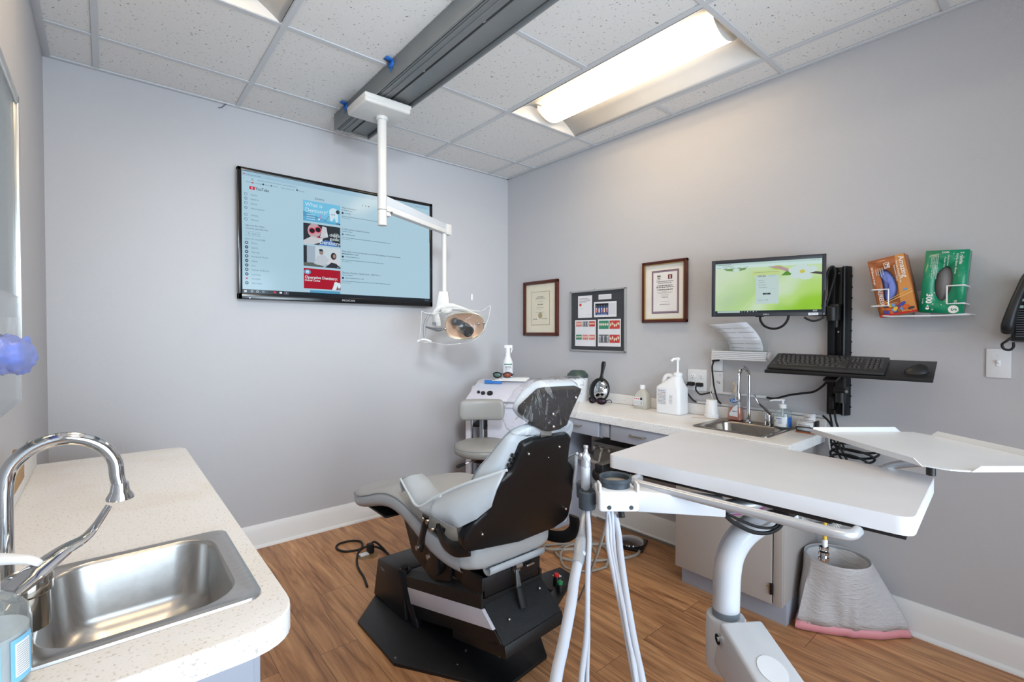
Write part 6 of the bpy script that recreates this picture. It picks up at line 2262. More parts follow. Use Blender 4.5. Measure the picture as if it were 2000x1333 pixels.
for s_ in (-1, 1):
    b.tube([BP(CX + s_ * (q[1] * .985) + (0 if q[0] < .8 else (q[0] - .8) * .1), q[0], .02 + q[2] * .72) for q in cs[1:-1]], .0018, seg=6, n=6)
b.obj('seam', bc)

# ---- arm slings
def sling(f, nm):
    rows = [
        [(-1.655, -1.462, .716), (-1.665, -1.53, .712), (-1.685, -1.62, .700), (-1.698, -1.70, .700)],
        [(-1.692, -1.430, .708), (-1.715, -1.50, .690), (-1.735, -1.60, .672), (-1.722, -1.70, .703)],
        [(-1.722, -1.415, .695), (-1.748, -1.52, .668), (-1.762, -1.632, .654), (-1.735, -1.74, .716)],
    ]
    # the pad
    b = MB().m(M_LEA)
    b.loft([[f(p) for p in spline(r, 5)] for r in rows], cap=False, closed=False)
    b.obj('arm_pad', nm, solid=.010, sharp=80)
    # outer panel: top edge from pad front to the shell, lower edge through the point
    top = [(-1.762, -1.628, .655), (-1.738, -1.70, .698), (-1.712, -1.79, .748), (-1.686, -1.88, .792), (-1.645, -1.975, .838)]
    mid = [(-1.766, -1.645, .650), (-1.762, -1.72, .672), (-1.748, -1.81, .694), (-1.715, -1.88, .728), (-1.665, -1.955, .778)]
    low = [(-1.764, -1.665, .646), (-1.772, -1.760, .650), (-1.742, -1.856, .646), (-1.706, -1.905, .680), (-1.672, -1.938, .722)]
    b = MB().m(M_LEA)
    def straight(r, n=6):
        return [Vector(r[i]).lerp(Vector(r[i + 1]), k / n) for i in range(len(r) - 1) for k in range(n)] + [Vector(r[-1])]
    rr_ = [[f(p) for p in spline(top, 6)], [f(p) for p in spline(mid, 6)], [f(p) for p in straight(low)]]
    b.loft(rr_, cap=False, closed=False)
    pn = b.obj('arm_panel', nm, solid=.010, sharp=80)
    b = MB().m(M_PIPE).tube([f(p) for p in ((-1.722, -1.412, .697), (-1.745, -1.52, .672), (-1.765, -1.628, .657), (-1.740, -1.70, .702), (-1.714, -1.79, .753), (-1.688, -1.88, .797), (-1.643, -1.98, .843))], .005, seg=8)
    b.obj('piping', pn)
    b = MB().m(M_SEAM).tube([f(p) for p in ((-1.742, -1.705, .700), (-1.782, -1.745, .672), (-1.760, -1.845, .648))], .0016, seg=6)
    b.obj('seam', pn)
    b = MB().m(M_LEA)
    # curled end of the strap
    b.loft([[f(p) for p in ((-1.655, -1.462, .716), (-1.650, -1.440, .700), (-1.655, -1.445, .675))], [f(p) for p in ((-1.692, -1.430, .708), (-1.690, -1.412, .690), (-1.690, -1.425, .660))], [f(p) for p in ((-1.722, -1.415, .695), (-1.722, -1.402, .675), (-1.722, -1.420, .645))]], cap=False, closed=False)
    b.obj('strap_end', nm, solid=.008, sharp=80)
sling(lambda p: p, t)
sling(mir, t)

# ---- headrest
b = MB().m(mat('headrest_post', (150, 146, 138), rough=.35, metal=.6))
b.hexa([(-1.502, -1.988, .905), (-1.452, -1.988, .905), (-1.452, -1.970, .905), (-1.502, -1.970, .905)], [(-1.502, -1.992, .985), (-1.452, -1.992, .985), (-1.452, -1.974, .985), (-1.502, -1.974, .985)], .002)
b.obj('headrest_post', t)
hp = [(1016, 804), (1018, 797), (1044, 775), (1056, 764), (1071, 761), (1132, 756), (1124, 774), (1107, 810), (1102, 828), (1087, 836), (1066, 839), (1056, 837), (1038, 827), (1040, 822), (1019, 811)]
hxz = [(-1.610, 1.030), (-1.607, 1.042), (-1.555, 1.077), (-1.530, 1.094), (-1.497, 1.097), (-1.342, 1.092), (-1.358, 1.062), (-1.393, .998), (-1.403, .967), (-1.440, .955), (-1.491, .955), (-1.516, .961), (-1.562, .983), (-1.558, .991), (-1.603, 1.016)]
b = MB().m(mat('headrest_shell', (32, 27, 26), rough=.5, spec=.2, vary=.2, vscale=20))
b.prism([(x + .012, -2.012 - .12 * (z - 1.0), z - .010) for x, z in hxz], (.0, .045, .012), .010, seg=3)
b.obj('headrest_shell', t, sharp=50)
for x, z in ((-1.385, 1.065), (-1.495, 1.020), (-1.493, .978)):
    MB().m(M_STEEL).ball((x + .012, -2.026, z - .010), .006, 10, 6).obj('screw', t)
hc = [(-1.600, 1.005), (-1.606, 1.030), (-1.570, 1.070), (-1.530, 1.098), (-1.490, 1.110), (-1.335, 1.106), (-1.328, 1.085), (-1.350, 1.04), (-1.385, .985), (-1.43, .965), (-1.51, .960), (-1.560, .980)]
b = MB().m(M_LEA)
b.prism([(x + .022, -1.985 - .05 * (z - 1.0), z - .010) for x, z in hc], (-.008, .055, .022), .018, seg=4)
b.obj('headrest_cushion', t, sharp=60)
# clear plastic cover over the headrest
M_FILM = clear('plastic_film', (252, 252, 253), rough=.05, opacity=.015, sheen=.0, wrinkle=.7, wscale=15, wrot=-35.0, ior=1.26)
b = MB().m(M_FILM)
C0 = Vector((-1.470, -1.975, 1.028))
prof = [(-1.632, .985), (-1.630, 1.03), (-1.600, 1.070), (-1.560, 1.105), (-1.50, 1.126), (-1.40, 1.126), (-1.314, 1.122), (-1.304, 1.10), (-1.335, 1.045), (-1.365, .99), (-1.385, .950), (-1.43, .930), (-1.49, .930), (-1.56, .945), (-1.61, .955)]
sp = spline([(x, 0, z) for x, z in prof + [prof[0]]], 5)[:-1]
rings = []
rnd = random.Random(21)
for i, (dy, sc) in enumerate(((-.068, .05), (-.063, .55), (-.052, .92), (-.02, 1.0), (.015, 1.0), (.045, .93), (.068, .6), (.075, .06))):
    r = []
    for j, p in enumerate(sp):
        w = 1 + .05 * noise.noise(Vector((p.x * 30, i * .9, p.z * 30))) + .02 * math.sin(j * 1.7 + i)
        r.append((C0.x + (p.x - C0.x) * sc * w, C0.y + dy + .006 * noise.noise(Vector((p.x * 40, p.z * 40, i))), C0.z + (p.z - C0.z) * sc * w))
    rings.append(r)
b.loft(rings)
tag(b.obj('plastic_cover', sharp=25, loc=(-1.48, -1.98, 1.03)), 'crinkled clear plastic bag pulled over the chair headrest', 'plastic cover')

# ---------------------------------------------------------------- instrument tube hanging beside the headrest
t = thing('hanging_tube', 'thin white tube with a black collar hanging beside the headrest', 'tube', (-1.02, -1.55, .8))
b = MB().m(mat('pale_tubing', (200, 200, 198), rough=.4)).tube([(-1.04, -1.60, .965), (-1.055, -1.60, .91), (-1.066, -1.59, .84), (-1.085, -1.585, .76), (-1.09, -1.585, .70)], .0042, seg=8)
b.obj('tube', t)
MB().m(M_BLACK_GLOSS).cyl((-1.041, -1.60, .960), (-1.044, -1.60, .995), .0065, seg=12).obj('collar', t)
MB().m(M_CHROME).cyl((-1.041, -1.60, .995), (-1.040, -1.60, 1.035), .0035, seg=10).obj('tip', t)
MB().m(M_STEEL).tube([(-1.09, -1.585, .70), (-1.093, -1.585, .688), (-1.083, -1.588, .684), (-1.078, -1.588, .694)], .004, seg=8).obj('hook', t)

# ---------------------------------------------------------------- power cord on the floor and the floor outlet
t = thing('floor_outlet', 'round brass-coloured floor outlet with a black plug in it', 'outlet', (-1.46, -.50, 0))
MB().m(mat('floor_ring', (150, 120, 84), rough=.4, metal=.3)).lathe([(.058, 0), (.056, .003), (0, .004)], (-1.475, -.52, 0), seg=28).obj('cover', t)
MB().m(M_WHITE).box((-1.495, -.515, .009), (.05, .035, .010), .003).obj('insert', t)
MB().m(M_RUBBER).box((-1.452, -.505, .030), (.034, .04, .052), .006).obj('plug', t)
cord('power_cord', 'black power cord looping across the floor left of the chair', [(-1.452, -.505, .05), (-1.42, -.50, .055), (-1.39, -.56, .02), (-1.40, -.66, .008), (-1.43, -.74, .008), (-1.47, -.78, .008)], r=.006)
cord('chair_cord', 'long black cord lying in a loose loop on the wood floor by the television wall', [(-1.625, -.86, .008), (-1.60, -.76, .007), (-1.585, -.66, .007), (-1.56, -.57, .007), (-1.51, -.47, .007), (-1.455, -.40, .007), (-1.44, -.33, .007), (-1.48, -.285, .007), (-1.55, -.28, .007), (-1.585, -.33, .007), (-1.565, -.40, .007), (-1.50, -.43, .007), (-1.44, -.44, .014), (-1.40, -.50, .016), (-1.385, -.58, .008), (-1.40, -.70, .008), (-1.44, -.80, .008)], r=.006)
# ================================================================= OPERATOR STOOL
t = thing('stool', 'grey vinyl operator stool with a curved backrest in front of the white cart', 'stool', (-.755, -.665, 0))
M_STL = mat('warm_grey_vinyl', (152, 150, 146), rough=.36, vary=.02, bump=.05, bscale=200)
sx_, sy_ = -.755, -.665
b = MB().m(M_STL).lathe([(0, .0), (.165, .0), (.182, .008), (.190, .028), (.190, .046), (.183, .052), (.178, .062), (.15, .074), (.08, .080), (0, .081)], (sx_, sy_, .500), seg=48)
seatc = b.obj('seat', t, sharp=50)
MB().m(M_SEAM).tube([(sx_ + .1865 * math.cos(2 * PI * k / 40), sy_ + .1865 * math.sin(2 * PI * k / 40), .550) for k in range(41)], .002, seg=6, smooth=False, cap=False).obj('seam', seatc)
# backrest faces the camera side, slightly turned
fb = Vector((.60, .80, 0)).normalized()
sb = Vector((fb.y, -fb.x, 0))
bc_ = Vector((-.712, -.590, .772))
b = MB().m(M_STL)
rings = []
for i in range(17):
    u = -1 + 2 * i / 16
    hw, hh_, tt = .152, .070, .032
    k_ = (1 - abs(u) ** 14) ** .30 if abs(u) < 1 else .4
    k_ = max(k_, .55)
    c = bc_ + sb * (u * hw) - fb * (.030 * u * u)
    r = []
    for j in range(20):
        a = 2 * PI * j / 20
        ca, sa = math.cos(a), math.sin(a)
        z = math.copysign(abs(sa) ** .38, sa) * hh_ * k_
        d = math.copysign(abs(ca) ** .7, ca) * tt * k_
        r.append(c + fb * d + Vector((0, 0, z)))
    rings.append(r)
b.loft(rings)
b.obj('backrest', t, sharp=80, subsurf=1)
b = MB().m(M_ALU)
p0 = Vector((sx_, sy_, .48)) + fb * .05
b.tube([p0 + Vector((0, 0, -.01)), p0 + fb * .10 + Vector((0, 0, -.02)), bc_ + fb * .035 + Vector((0, 0, -.30)), bc_ + fb * .038 + Vector((0, 0, -.10)), bc_ + fb * .030], .026, seg=10, flat=(.25, 1.0))
b.obj('back_post', t)
MB().m(M_BLACK).box(bc_ + fb * .055 + Vector((.02, 0, -.11)), (.03, .03, .07), .005).obj('adjuster', t)
b = MB().m(M_CHROME).cyl((sx_, sy_, .10), (sx_, sy_, .485), .017)
b.m(M_BLACK).cyl((sx_, sy_, .455), (sx_, sy_, .50), .08, .09)
b.obj('column', t)
hl = Vector((sx_ - .11, sy_ - .03, .475))
b = MB().m(M_CHROME).tube([hl + Vector((.08, 0, .005)), hl, hl + Vector((-.045, .01, -.010))], .0035, seg=8)
lv = b.obj('height_lever', t)
MB().m(M_RUBBER).tube([hl + Vector((-.045, .01, -.010)), hl + Vector((-.08, .02, -.020)), hl + Vector((-.10, .025, -.024))], [.008, .011, .008], seg=10).obj('grip', lv)
for k in range(5):
    a = 2 * PI * k / 5 + .4
    d = Vector((math.cos(a), math.sin(a), 0))
    c = Vector((sx_, sy_, 0))
    leg = MB().m(M_BLACK).tube([c + d * .02 + Vector((0, 0, .10)), c + d * .22 + Vector((0, 0, .068))], .016, seg=10, smooth=False).obj('leg', t)
    MB().m(M_RUBBER).cyl(c + d * .22 + Vector((-d.y, d.x, 0)) * -.012 + Vector((0, 0, .026)), c + d * .22 + Vector((-d.y, d.x, 0)) * .012 + Vector((0, 0, .026)), .025, seg=16).obj('caster', leg)

# ================================================================= WHITE EQUIPMENT CART IN THE CORNER
t = thing('equipment_cart', 'white equipment cart with a slanted control panel standing across the corner', 'cart', (-.35, -.35, 0))
M_CART = mat('cart_white_laminate', (216, 214, 224), rough=.35)
TLp, TRp = Vector((-.455, -.200, .92)), Vector((-.180, -.520, .92))
back = Vector((.77, .64, 0)).normalized()
fw = -back
BLp, BRp = Vector((-.650, -.300, .795)), Vector((-.335, -.672, .795))
b = MB().m(M_CART)
b.hexa([TLp + back * .17 + Vector((0, 0, -.018)), TRp + back * .13 + Vector((0, 0, -.018)), TRp + Vector((0, 0, -.018)), TLp + Vector((0, 0, -.018))], [TLp + back * .17, TRp + back * .13, TRp, TLp], .002)
b.obj('top', t)
b = MB().m(M_CART)
dn = Vector((0, 0, -.02))
b.hexa([TLp + dn, TRp + dn, BRp + dn, BLp + dn], [TLp, TRp, BRp, BLp], .002)
b.obj('slanted_panel', t)
b = MB().m(M_CART)
v4 = Vector((0, 0, -.045))
b.hexa([BLp + v4, BRp + v4, BRp + v4 + back * .10, BLp + v4 + back * .10], [BLp, BRp, BRp + back * .10, BLp + back * .10], .002)
b.obj('apron', t)
sd = (BRp - BLp).normalized()
b = MB().m(M_CART)
a0 = BLp + back * .03 + sd * .16
a1 = BRp + back * .03
z0v = lambda p, z: Vector((p.x, p.y, z))
b.hexa([z0v(a0, .06), z0v(a1, .06), z0v(a1 + back * .22, .06), z0v(a0 + back * .24, .06)], [z0v(a0, .752), z0v(a1, .752), z0v(a1 + back * .22, .90), z0v(a0 + back * .24, .90)], .003)
b.obj('body', t)
b = MB().m(M_CART)
l0 = BLp + back * .012 + sd * .004
b.hexa([z0v(l0, .04), z0v(l0 + sd * .038, .04), z0v(l0 + sd * .038 + back * .20, .04), z0v(l0 + back * .20, .04)], [z0v(l0, .752), z0v(l0 + sd * .038, .752), z0v(l0 + sd * .038 + back * .20, .88), z0v(l0 + back * .20, .88)], .002)
b.obj('side_panel', t)
for z in (.60, .40, .22):
    b = MB().m(M_BLACK)
    q0 = l0 + sd * .04 + back * .02
    q1 = a0 + back * .02
    b.hexa([z0v(q0, z), z0v(q1, z), z0v(q1 + back * .18, z), z0v(q0 + back * .18, z)], [z0v(q0, z + .018), z0v(q1, z + .018), z0v(q1 + back * .18, z + .018), z0v(q0 + back * .18, z + .018)], .002)
    b.obj('shelf', t)
MB().m(M_RUBBER).tube([z0v(q0, .70) + back * .03, z0v(q0.lerp(q1, .5), .66) + back * .03, z0v(q1, .69) + back * .03], .005, seg=8).obj('cable', t)
MB().m(M_CHROME).cyl(z0v(l0 + sd * .05, .05), z0v(l0 + sd * .05, .75), .006, seg=10).obj('rod', t)
for p in (a0 + back * .04, a1 + back * .04, a0 + back * .2, l0 + sd * .02 + back * .04, l0 + sd * .02 + back * .16):
    MB().m(M_RUBBER).cyl(z0v(p, .03) - sd * .012, z0v(p, .03) + sd * .012, .03, seg=16).obj('caster', t)
pn = (TRp - TLp).cross(BLp - TLp).normalized()
if pn.z < 0:
    pn = -pn
def pp(u, v):
    return TLp.lerp(TRp, u).lerp(BLp.lerp(BRp, u), v)
for (u, v, r) in ((.14, .62, .011), (.22, .66, .016), (.33, .66, .022)):
    c = pp(u, v)
    MB().m(M_BLACK).cyl(c, c + pn * .012, r, r * .92, seg=20).obj('knob', t)

# things on top of the cart
t = thing('spray_bottle', 'white trigger spray bottle with a green and white label in the room corner', 'spray bottle', (-.275, -.235, .92))
cx, cy = -.225, -.272
b = MB().m(M_HDPE)
b.lathe([(.034, 0), (.038, .003), (.040, .012), (.040, .125), (.036, .14), (.022, .175), (.018, .205), (.016, .215)], (cx, cy, .921), seg=32)
b.obj('bottle', t)
b = MB().m(M_WPLAST)
b.lathe([(.018, 0), (.018, .025), (.014, .03)], (cx, cy, 1.134), seg=20)
q = Vector((.50, -.70, 0)).normalized()
c = Vector((cx, cy, 1.172))
b.box(c + q * .006, (.065, .022, .026), .006, rot=math.atan2(q.y, q.x))
b.prism([c + q * .028 + Vector((0, 0, -.01)), c + q * .038 + Vector((0, 0, -.012)), c + q * .030 + Vector((0, 0, -.045)), c + q * .022 + Vector((0, 0, -.05))], Vector((-q.y, q.x, 0)) * .012, .002)
b.obj('trigger_head', t)
b = MB()
def cyl_rect(b, cx, cy, R, a0, a1, z0, z1, m, n=10):
    b.m(m)
    for k in range(n):
        a, c_ = a0 + (a1 - a0) * k / n, a0 + (a1 - a0) * (k + 1) / n
        b.poly([(cx + R * math.cos(a), cy + R * math.sin(a), z0), (cx + R * math.cos(c_), cy + R * math.sin(c_), z0), (cx + R * math.cos(c_), cy + R * math.sin(c_), z1), (cx + R * math.cos(a), cy + R * math.sin(a), z1)])
fa = math.atan2(-2.9, -2.37)
cyl_rect(b, cx, cy, .0404, fa - .95, fa + .95, .945, 1.040, mat('label_white', (0, 0, 0)))
cyl_rect(b, cx, cy, .0408, fa - .75, fa + .95, 1.034, 1.041, mat('label_green', (62, 130, 104), rough=.5))
for k in range(7):
    cyl_rect(b, cx, cy, .0408, fa - .55, fa + (.5 - .1 * (k % 3)), .955 + .008 * k, .957 + .008 * k, M_INK, 6)
b.obj('label', t, recalc=False)
A = Art((cx + .0415 * math.cos(fa), cy + .0415 * math.sin(fa), 1.0), (-math.sin(fa), math.cos(fa), 0), (0, 0, 1))
A.text('optim', -.022, .012, .020, mat('label_dark', (70, 84, 84), rough=.5), .0, bold=.012)
A.mb.obj('brand_print', t, recalc=False)
b = MB().m(mat('salmon_tag', (224, 120, 100), rough=.5)).box((-.262, -.318, .934), (.018, .004, .026), .001, rot=fa + PI / 2)
b.obj('price_tag', t)
t = thing('paper_stack', 'stack of white booklets lying on top of the corner cart', 'papers', (-.25, -.37, .921))
rnd = random.Random(9)
for k in range(4):
    b = MB().m(M_PAPER if k % 2 else mat('booklet_cream', (226, 220, 210), rough=.6))
    b.box((-.300 + .010 * k, -.390 - .010 * k, .9245 + .006 * k), (.26 - .02 * k, .100, .0055), .001, rot=-.86 + .05 * k)
    b.obj('booklet', t)
t = thing('safety_glasses', 'dark framed glasses with green and red lenses lying on the booklets in the corner', 'glasses', (-.37, -.38, .945))
eyewear(t, (-.372, -.385, .966), (.62, -.78, 0), .160, mat('tint_green', (96, 120, 112), rough=.12), M_BLACK_GLOSS, wrap=.02)
for o_ in list(t.children):
    if o_.name.startswith('lens') and o_.data.vertices:
        c_ = sum((v.co for v in o_.data.vertices), Vector()) / len(o_.data.vertices)
        if c_.x > .005:
            o_.data.materials[0] = mat('tint_brick', (140, 74, 60), rough=.12)
t = thing('blue_card', 'bright blue folded card tucked on the cart in front of the booklets', 'card', (-.44, -.33, .915))
b = MB().m(mat('bright_blue_card', (52, 118, 190), rough=.5))
b.box(pp(.30, .14) + pn * .014, (.130, .022, .026), .003, rot=math.atan2(sd.y, sd.x))
b.obj('card', t)
b = MB().m(mat('pale_blue_tray', (196, 202, 214), rough=.5)).hexa([pp(.06, .20), pp(.44, .24), pp(.40, .44), pp(.06, .34)], [pp(.06, .20) + pn * .003, pp(.44, .24) + pn * .003, pp(.40, .44) + pn * .003, pp(.06, .34) + pn * .003])  # thin pale blue-grey sheet on the slanted panel
tag(b.obj('clear_tray', loc=tuple(pp(.2, .3))), 'pale clear tray lying on the slanted panel of the corner cart', 'tray')
# ================================================================= DELIVERY UNIT (table, arm, holders, hoses)
t = thing('delivery_unit', 'white dental delivery unit with a large tabletop on a curved white post', 'delivery unit', (-1.40, -2.57, 0))
M_LAM = mat('table_white_laminate', (208, 208, 212), rough=.36)
M_EDGE = mat('table_edge_white', (216, 217, 222), rough=.3)
ZT = .93
cor = [(-1.515, -2.278), (-1.04, -2.24), (-1.067, -2.926), (-1.46, -2.956)]
loop = rcorner_poly(cor, [.022, .022, .03, .03], 8)
b = MB().m(M_EDGE)
b.loft([[(x, y, ZT - .036) for x, y in loop], [(x, y, ZT - .0015) for x, y in loop]])
b.obj('edge_band', t)
cxm, cym = -1.27, -2.6
b = MB().m(M_LAM)
ins = [(cxm + (x - cxm) * .996, cym + (y - cym) * .997) for x, y in loop]
b.loft([[(x, y, ZT - .003) for x, y in ins], [(x, y, ZT) for x, y in ins]])
b.obj('tabletop', t)
b = MB().m(M_BLACK)
b.prism([(cxm + (x - cxm) * .93, cym + (y - cym) * .96, ZT - .048) for x, y in cor], (0, 0, .011), .002)
b.obj('under_tray', t)
b = MB().m(mat('satin_white_bar', (190, 191, 195), rough=.3, metal=.45))
b.tube([(-1.50, -2.378, .884), (-1.530, -2.380, .884), (-1.547, -2.393, .884), (-1.548, -2.44, .884), (-1.534, -2.62, .884), (-1.520, -2.80, .884), (-1.515, -2.850, .884), (-1.500, -2.868, .884), (-1.470, -2.870, .884)], .0105, seg=16, n=6)
b.obj('handle_bar', t)
# curved post
M_POST = mat('post_white_enamel', (206, 208, 213), rough=.25, coat=.2)
b = MB().m(M_POST)
post = [(-1.392, -2.567, .53), (-1.390, -2.567, .60), (-1.387, -2.568, .66), (-1.378, -2.574, .71), (-1.358, -2.590, .752), (-1.325, -2.615, .785), (-1.28, -2.640, .805), (-1.245, -2.655, .815)]
b.tube(post, .0330, seg=28)
b.obj('post', t)
b = MB().m(mat('grey_collar', (118, 126, 134), rough=.4)).cyl((-1.392, -2.567, .545), (-1.392, -2.567, .565), .0335, seg=32)
b.obj('collar', t)
b = MB().m(M_POST)
b.lathe([(.0, -.135), (.046, -.135), (.048, -.125), (.048, -.005), (.045, 0), (0, 0)], (-1.394, -2.568, .548), seg=36)
b.obj('hub', t)
b = MB().m(M_BLACK_METAL)
b.box((-1.26, -2.64, .845), (.12, .10, .07), .006)
b.box((-1.27, -2.60, .875), (.30, .42, .020), .003)
b.obj('mounting_block', t)
b = MB().m(M_ALU).cyl((-1.235, -2.66, .815), (-1.235, -2.66, .79), .028).cyl((-1.235, -2.66, .79), (-1.235, -2.66, .783), .02)
b.obj('swivel', t)
# lower arm running down toward the viewer
dr = Vector((-.566, -.79, -.233)).normalized()
sd_ = Vector((.82, -.572, 0)).normalized()
upn = sd_.cross(dr)
if upn.z < 0:
    upn = -upn
FL = Vector((-1.472, -2.590, .572))
FR = FL + sd_ * .108
hgt = .125
b = MB().m(M_POST)
L_ = .60
b.hexa([FL - upn * hgt, FR - upn * hgt, FR + dr * L_ - upn * hgt, FL + dr * L_ - upn * hgt], [FL, FR, FR + dr * L_, FL + dr * L_], .008, seg=3)
arm = b.obj('lower_arm', t)
ce = FL + sd_ * .052 + dr * .135 + upn * .0006
MB().m(mat('arm_badge_white', (224, 226, 230), rough=.35)).prism([ce + sd_ * .030 * math.cos(2 * PI * k / 36) + dr * .036 * math.sin(2 * PI * k / 36) for k in range(36)], upn * .0012).obj('badge', arm)
bo = FL + dr * .012 - upn * .040
MB().m(M_CHROME).cyl(bo + sd_ * .002, bo - sd_ * .006, .0125, seg=24).cyl(bo - sd_ * .006, bo - sd_ * .0085, .006, seg=16).obj('pivot_bolt', arm)
end = FL + dr * (L_ - .05) + sd_ * .054
b = MB().m(M_POST)
b.box((end.x, end.y, .21), (.20, .22, .42), .02, rot=math.atan2(dr.y, dr.x))
b.box((end.x, end.y, .008), (.34, .34, .016), .004, rot=math.atan2(dr.y, dr.x))
b.obj('floor_base', t)
# assistant instrument arm
b = MB().m(M_POST)
a0, a1 = Vector((-1.600, -2.440, 0)), Vector((-1.476, -2.606, 0))
n_ = Vector((-(a1 - a0).y, (a1 - a0).x, 0)).normalized()
if n_.x < 0:
    n_ = -n_
b.hexa([a0 + Vector((0, 0, .830)), a1 + Vector((0, 0, .834)), a1 + n_ * .05 + Vector((0, 0, .834)), a0 + n_ * .05 + Vector((0, 0, .830))], [a0 + Vector((0, 0, .884)), a1 + Vector((0, 0, .872)), a1 + n_ * .05 + Vector((0, 0, .872)), a0 + n_ * .05 + Vector((0, 0, .884))], .003)
b.obj('instrument_arm', t)
b = MB().m(M_ALU).tube([(-1.455, -2.59, .850), (-1.38, -2.625, .85), (-1.32, -2.645, .845)], .017, seg=14)
b.obj('arm_pivot', t)
# white head carrying the strainer cup
u_ = Vector((.764, -.645, 0))
v_ = Vector((.645, .764, 0))
hc_ = Vector((-1.652, -2.418, 0))
b = MB().m(M_WHITE_METAL)
P4 = [hc_ - u_ * .050 - v_ * .030, hc_ + u_ * .048 - v_ * .030, hc_ + u_ * .048 + v_ * .055, hc_ - u_ * .050 + v_ * .055]
b.hexa([p + Vector((0, 0, .846)) for p in P4], [p + Vector((0, 0, .895)) for p in P4], .008, seg=3)
b.obj('arm_head', t)
for s_ in (-.025, .028):
    p = hc_ - v_ * .030 + u_ * s_ + Vector((0, 0, .858))
    MB().m(mat('slate_plug', (52, 58, 66), rough=.4)).cyl(p, p - v_ * .003, .0055, .004, seg=16).obj('plug', t)
for s_ in (-.0465, .0445):
    p = hc_ - v_ * .012 + u_ * s_
    MB().m(M_WHITE_METAL).box((p.x, p.y, .903), (.006, .035, .022), .002, rot=math.atan2(v_.y, v_.x) + PI / 2).obj('side_tab', t)
cc = hc_ + v_ * .022
b = MB().m(mat('slate_cup', (58, 66, 74), rough=.32))
b.lathe([(.032, 0), (.036, .004), (.037, .016), (.0405, .018), (.041, .026), (.039, .028), (.034, .025), (.033, .010), (0, .008)], (cc.x, cc.y, .892), seg=40)
b.obj('strainer_cup', t)
b = MB().m(mat('cup_screen_beige', (150, 142, 130), rough=.7, bump=.3, bscale=500)).lathe([(0, 0), (.033, 0), (.033, .002), (0, .003)], (cc.x, cc.y, .9035), seg=32)
b.obj('screen', t)
MB().m(M_BLACK).cyl((cc.x - .005, cc.y - .02, .846), (cc.x - .012, cc.y - .03, .826), .008, seg=12).obj('hose_socket', t)
# holder for the suction handpieces
M_SLATE = mat('slate_plastic', (60, 68, 76), rough=.42)
ho = Vector((-1.687, -2.352, 0))
b = MB().m(M_SLATE)
b.lathe([(.016, 0), (.0205, .002), (.0215, .006), (.0215, .044), (.019, .047), (.016, .042), (.015, .020), (0, .018)], (ho.x, ho.y, .834), seg=28)
h2 = ho + v_ * .050
b.lathe([(.016, 0), (.020, .003), (.021, .038), (.018, .042), (0, .040)], (h2.x, h2.y, .845), seg=24)
m3 = (ho + h2) / 2 - u_ * .004
b.box((m3.x, m3.y, .858), (.022, .055, .034), .004, rot=math.atan2(v_.y, v_.x) - PI / 2)
m4 = ho + u_ * .022 + v_ * .02
b.box((m4.x, m4.y, .862), (.020, .045, .024), .003, rot=math.atan2(v_.y, v_.x) - PI / 2)
b.obj('handpiece_holder', t)
# hoses from the head down and back to the base
M_HOSE = mat('pale_grey_hose', (178, 181, 191), rough=.42)
bx = Vector((end.x, end.y, .30))
def hose(pts, r, nm='hose', m=None):
    tail = [Vector(pts[-1]) + Vector((-.03, -.05, -.10)), Vector((-1.93, -2.80, .30)), Vector((-1.88, -2.95, .26)), bx + Vector((-.06, .02, 0))]
    b = MB().m(m or M_HOSE).tube(list(pts) + tail, r, seg=12, n=6)
    return b.obj(nm, t)
hose([(-1.665, -2.400, .846), (-1.672, -2.405, .815), (-1.703, -2.430, .779), (-1.748, -2.485, .729), (-1.784, -2.534, .684), (-1.848, -2.612, .612)], .0052)
hose([(-1.650, -2.410, .826), (-1.668, -2.435, .790), (-1.700, -2.465, .764), (-1.753, -2.520, .711), (-1.806, -2.581, .651), (-1.837, -2.621, .612)], .0078)
hose([(-1.656, -2.405, .846), (-1.668, -2.418, .805), (-1.699, -2.447, .771), (-1.754, -2.506, .717), (-1.815, -2.573, .662), (-1.843, -2.616, .612)], .0045)
hose([(-1.662, -2.398, .846), (-1.675, -2.415, .808), (-1.706, -2.444, .770), (-1.760, -2.508, .715), (-1.820, -2.580, .655), (-1.855, -2.622, .605)], .0040)
# ribbed hose, yellow lead and black leads under the table
M_RIB = mat('ribbed_grey_hose', (170, 166, 160), rough=.5)
def ribbed(pts, r, nm, m):
    P = spline(pts, 40)
    b = MB().m(m)
    L = 0
    n = len(P)
    rad = [r * (1.0 if (i // 3) % 2 else .80) for i in range(n)]
    b.tube(P, rad, seg=14, smooth=False)
    return b.obj(nm, t, sharp=80)
ribbed([(-1.455, -2.590, .846), (-1.425, -2.600, .845), (-1.40, -2.618, .846), (-1.375, -2.63, .850), (-1.34, -2.64, .86)], .015, 'ribbed_hose', mat('ribbed_white_hose', (216, 216, 220), rough=.4))
ribbed([(-1.262, -2.655, .825), (-1.235, -2.668, .800), (-1.195, -2.680, .772), (-1.160, -2.700, .756), (-1.130, -2.725, .762), (-1.112, -2.742, .790), (-1.105, -2.750, .840), (-1.105, -2.745, .88)], .0150, 'ribbed_hose', M_RIB)
b = MB().m(mat('yellow_tube', (220, 176, 58), rough=.4)).tube([(-1.352, -2.775, .882), (-1.345, -2.775, .83), (-1.342, -2.774, .797)], .0042, seg=10)
b.obj('yellow_lead', t)
b = MB().m(M_WHITE).cyl((-1.342, -2.774, .800), (-1.342, -2.774, .785), .006, seg=14)
b.m(M_CHROME).lathe([(.008, 0), (.011, .004), (.011, .010), (.008, .012), (.011, .016), (.011, .022), (.008, .025), (.010, .028), (.010, .034), (.006, .036), (0, .036)], (-1.343, -2.773, .749), seg=18)
b.obj('quick_connector', t)
b = MB().m(M_RUBBER)
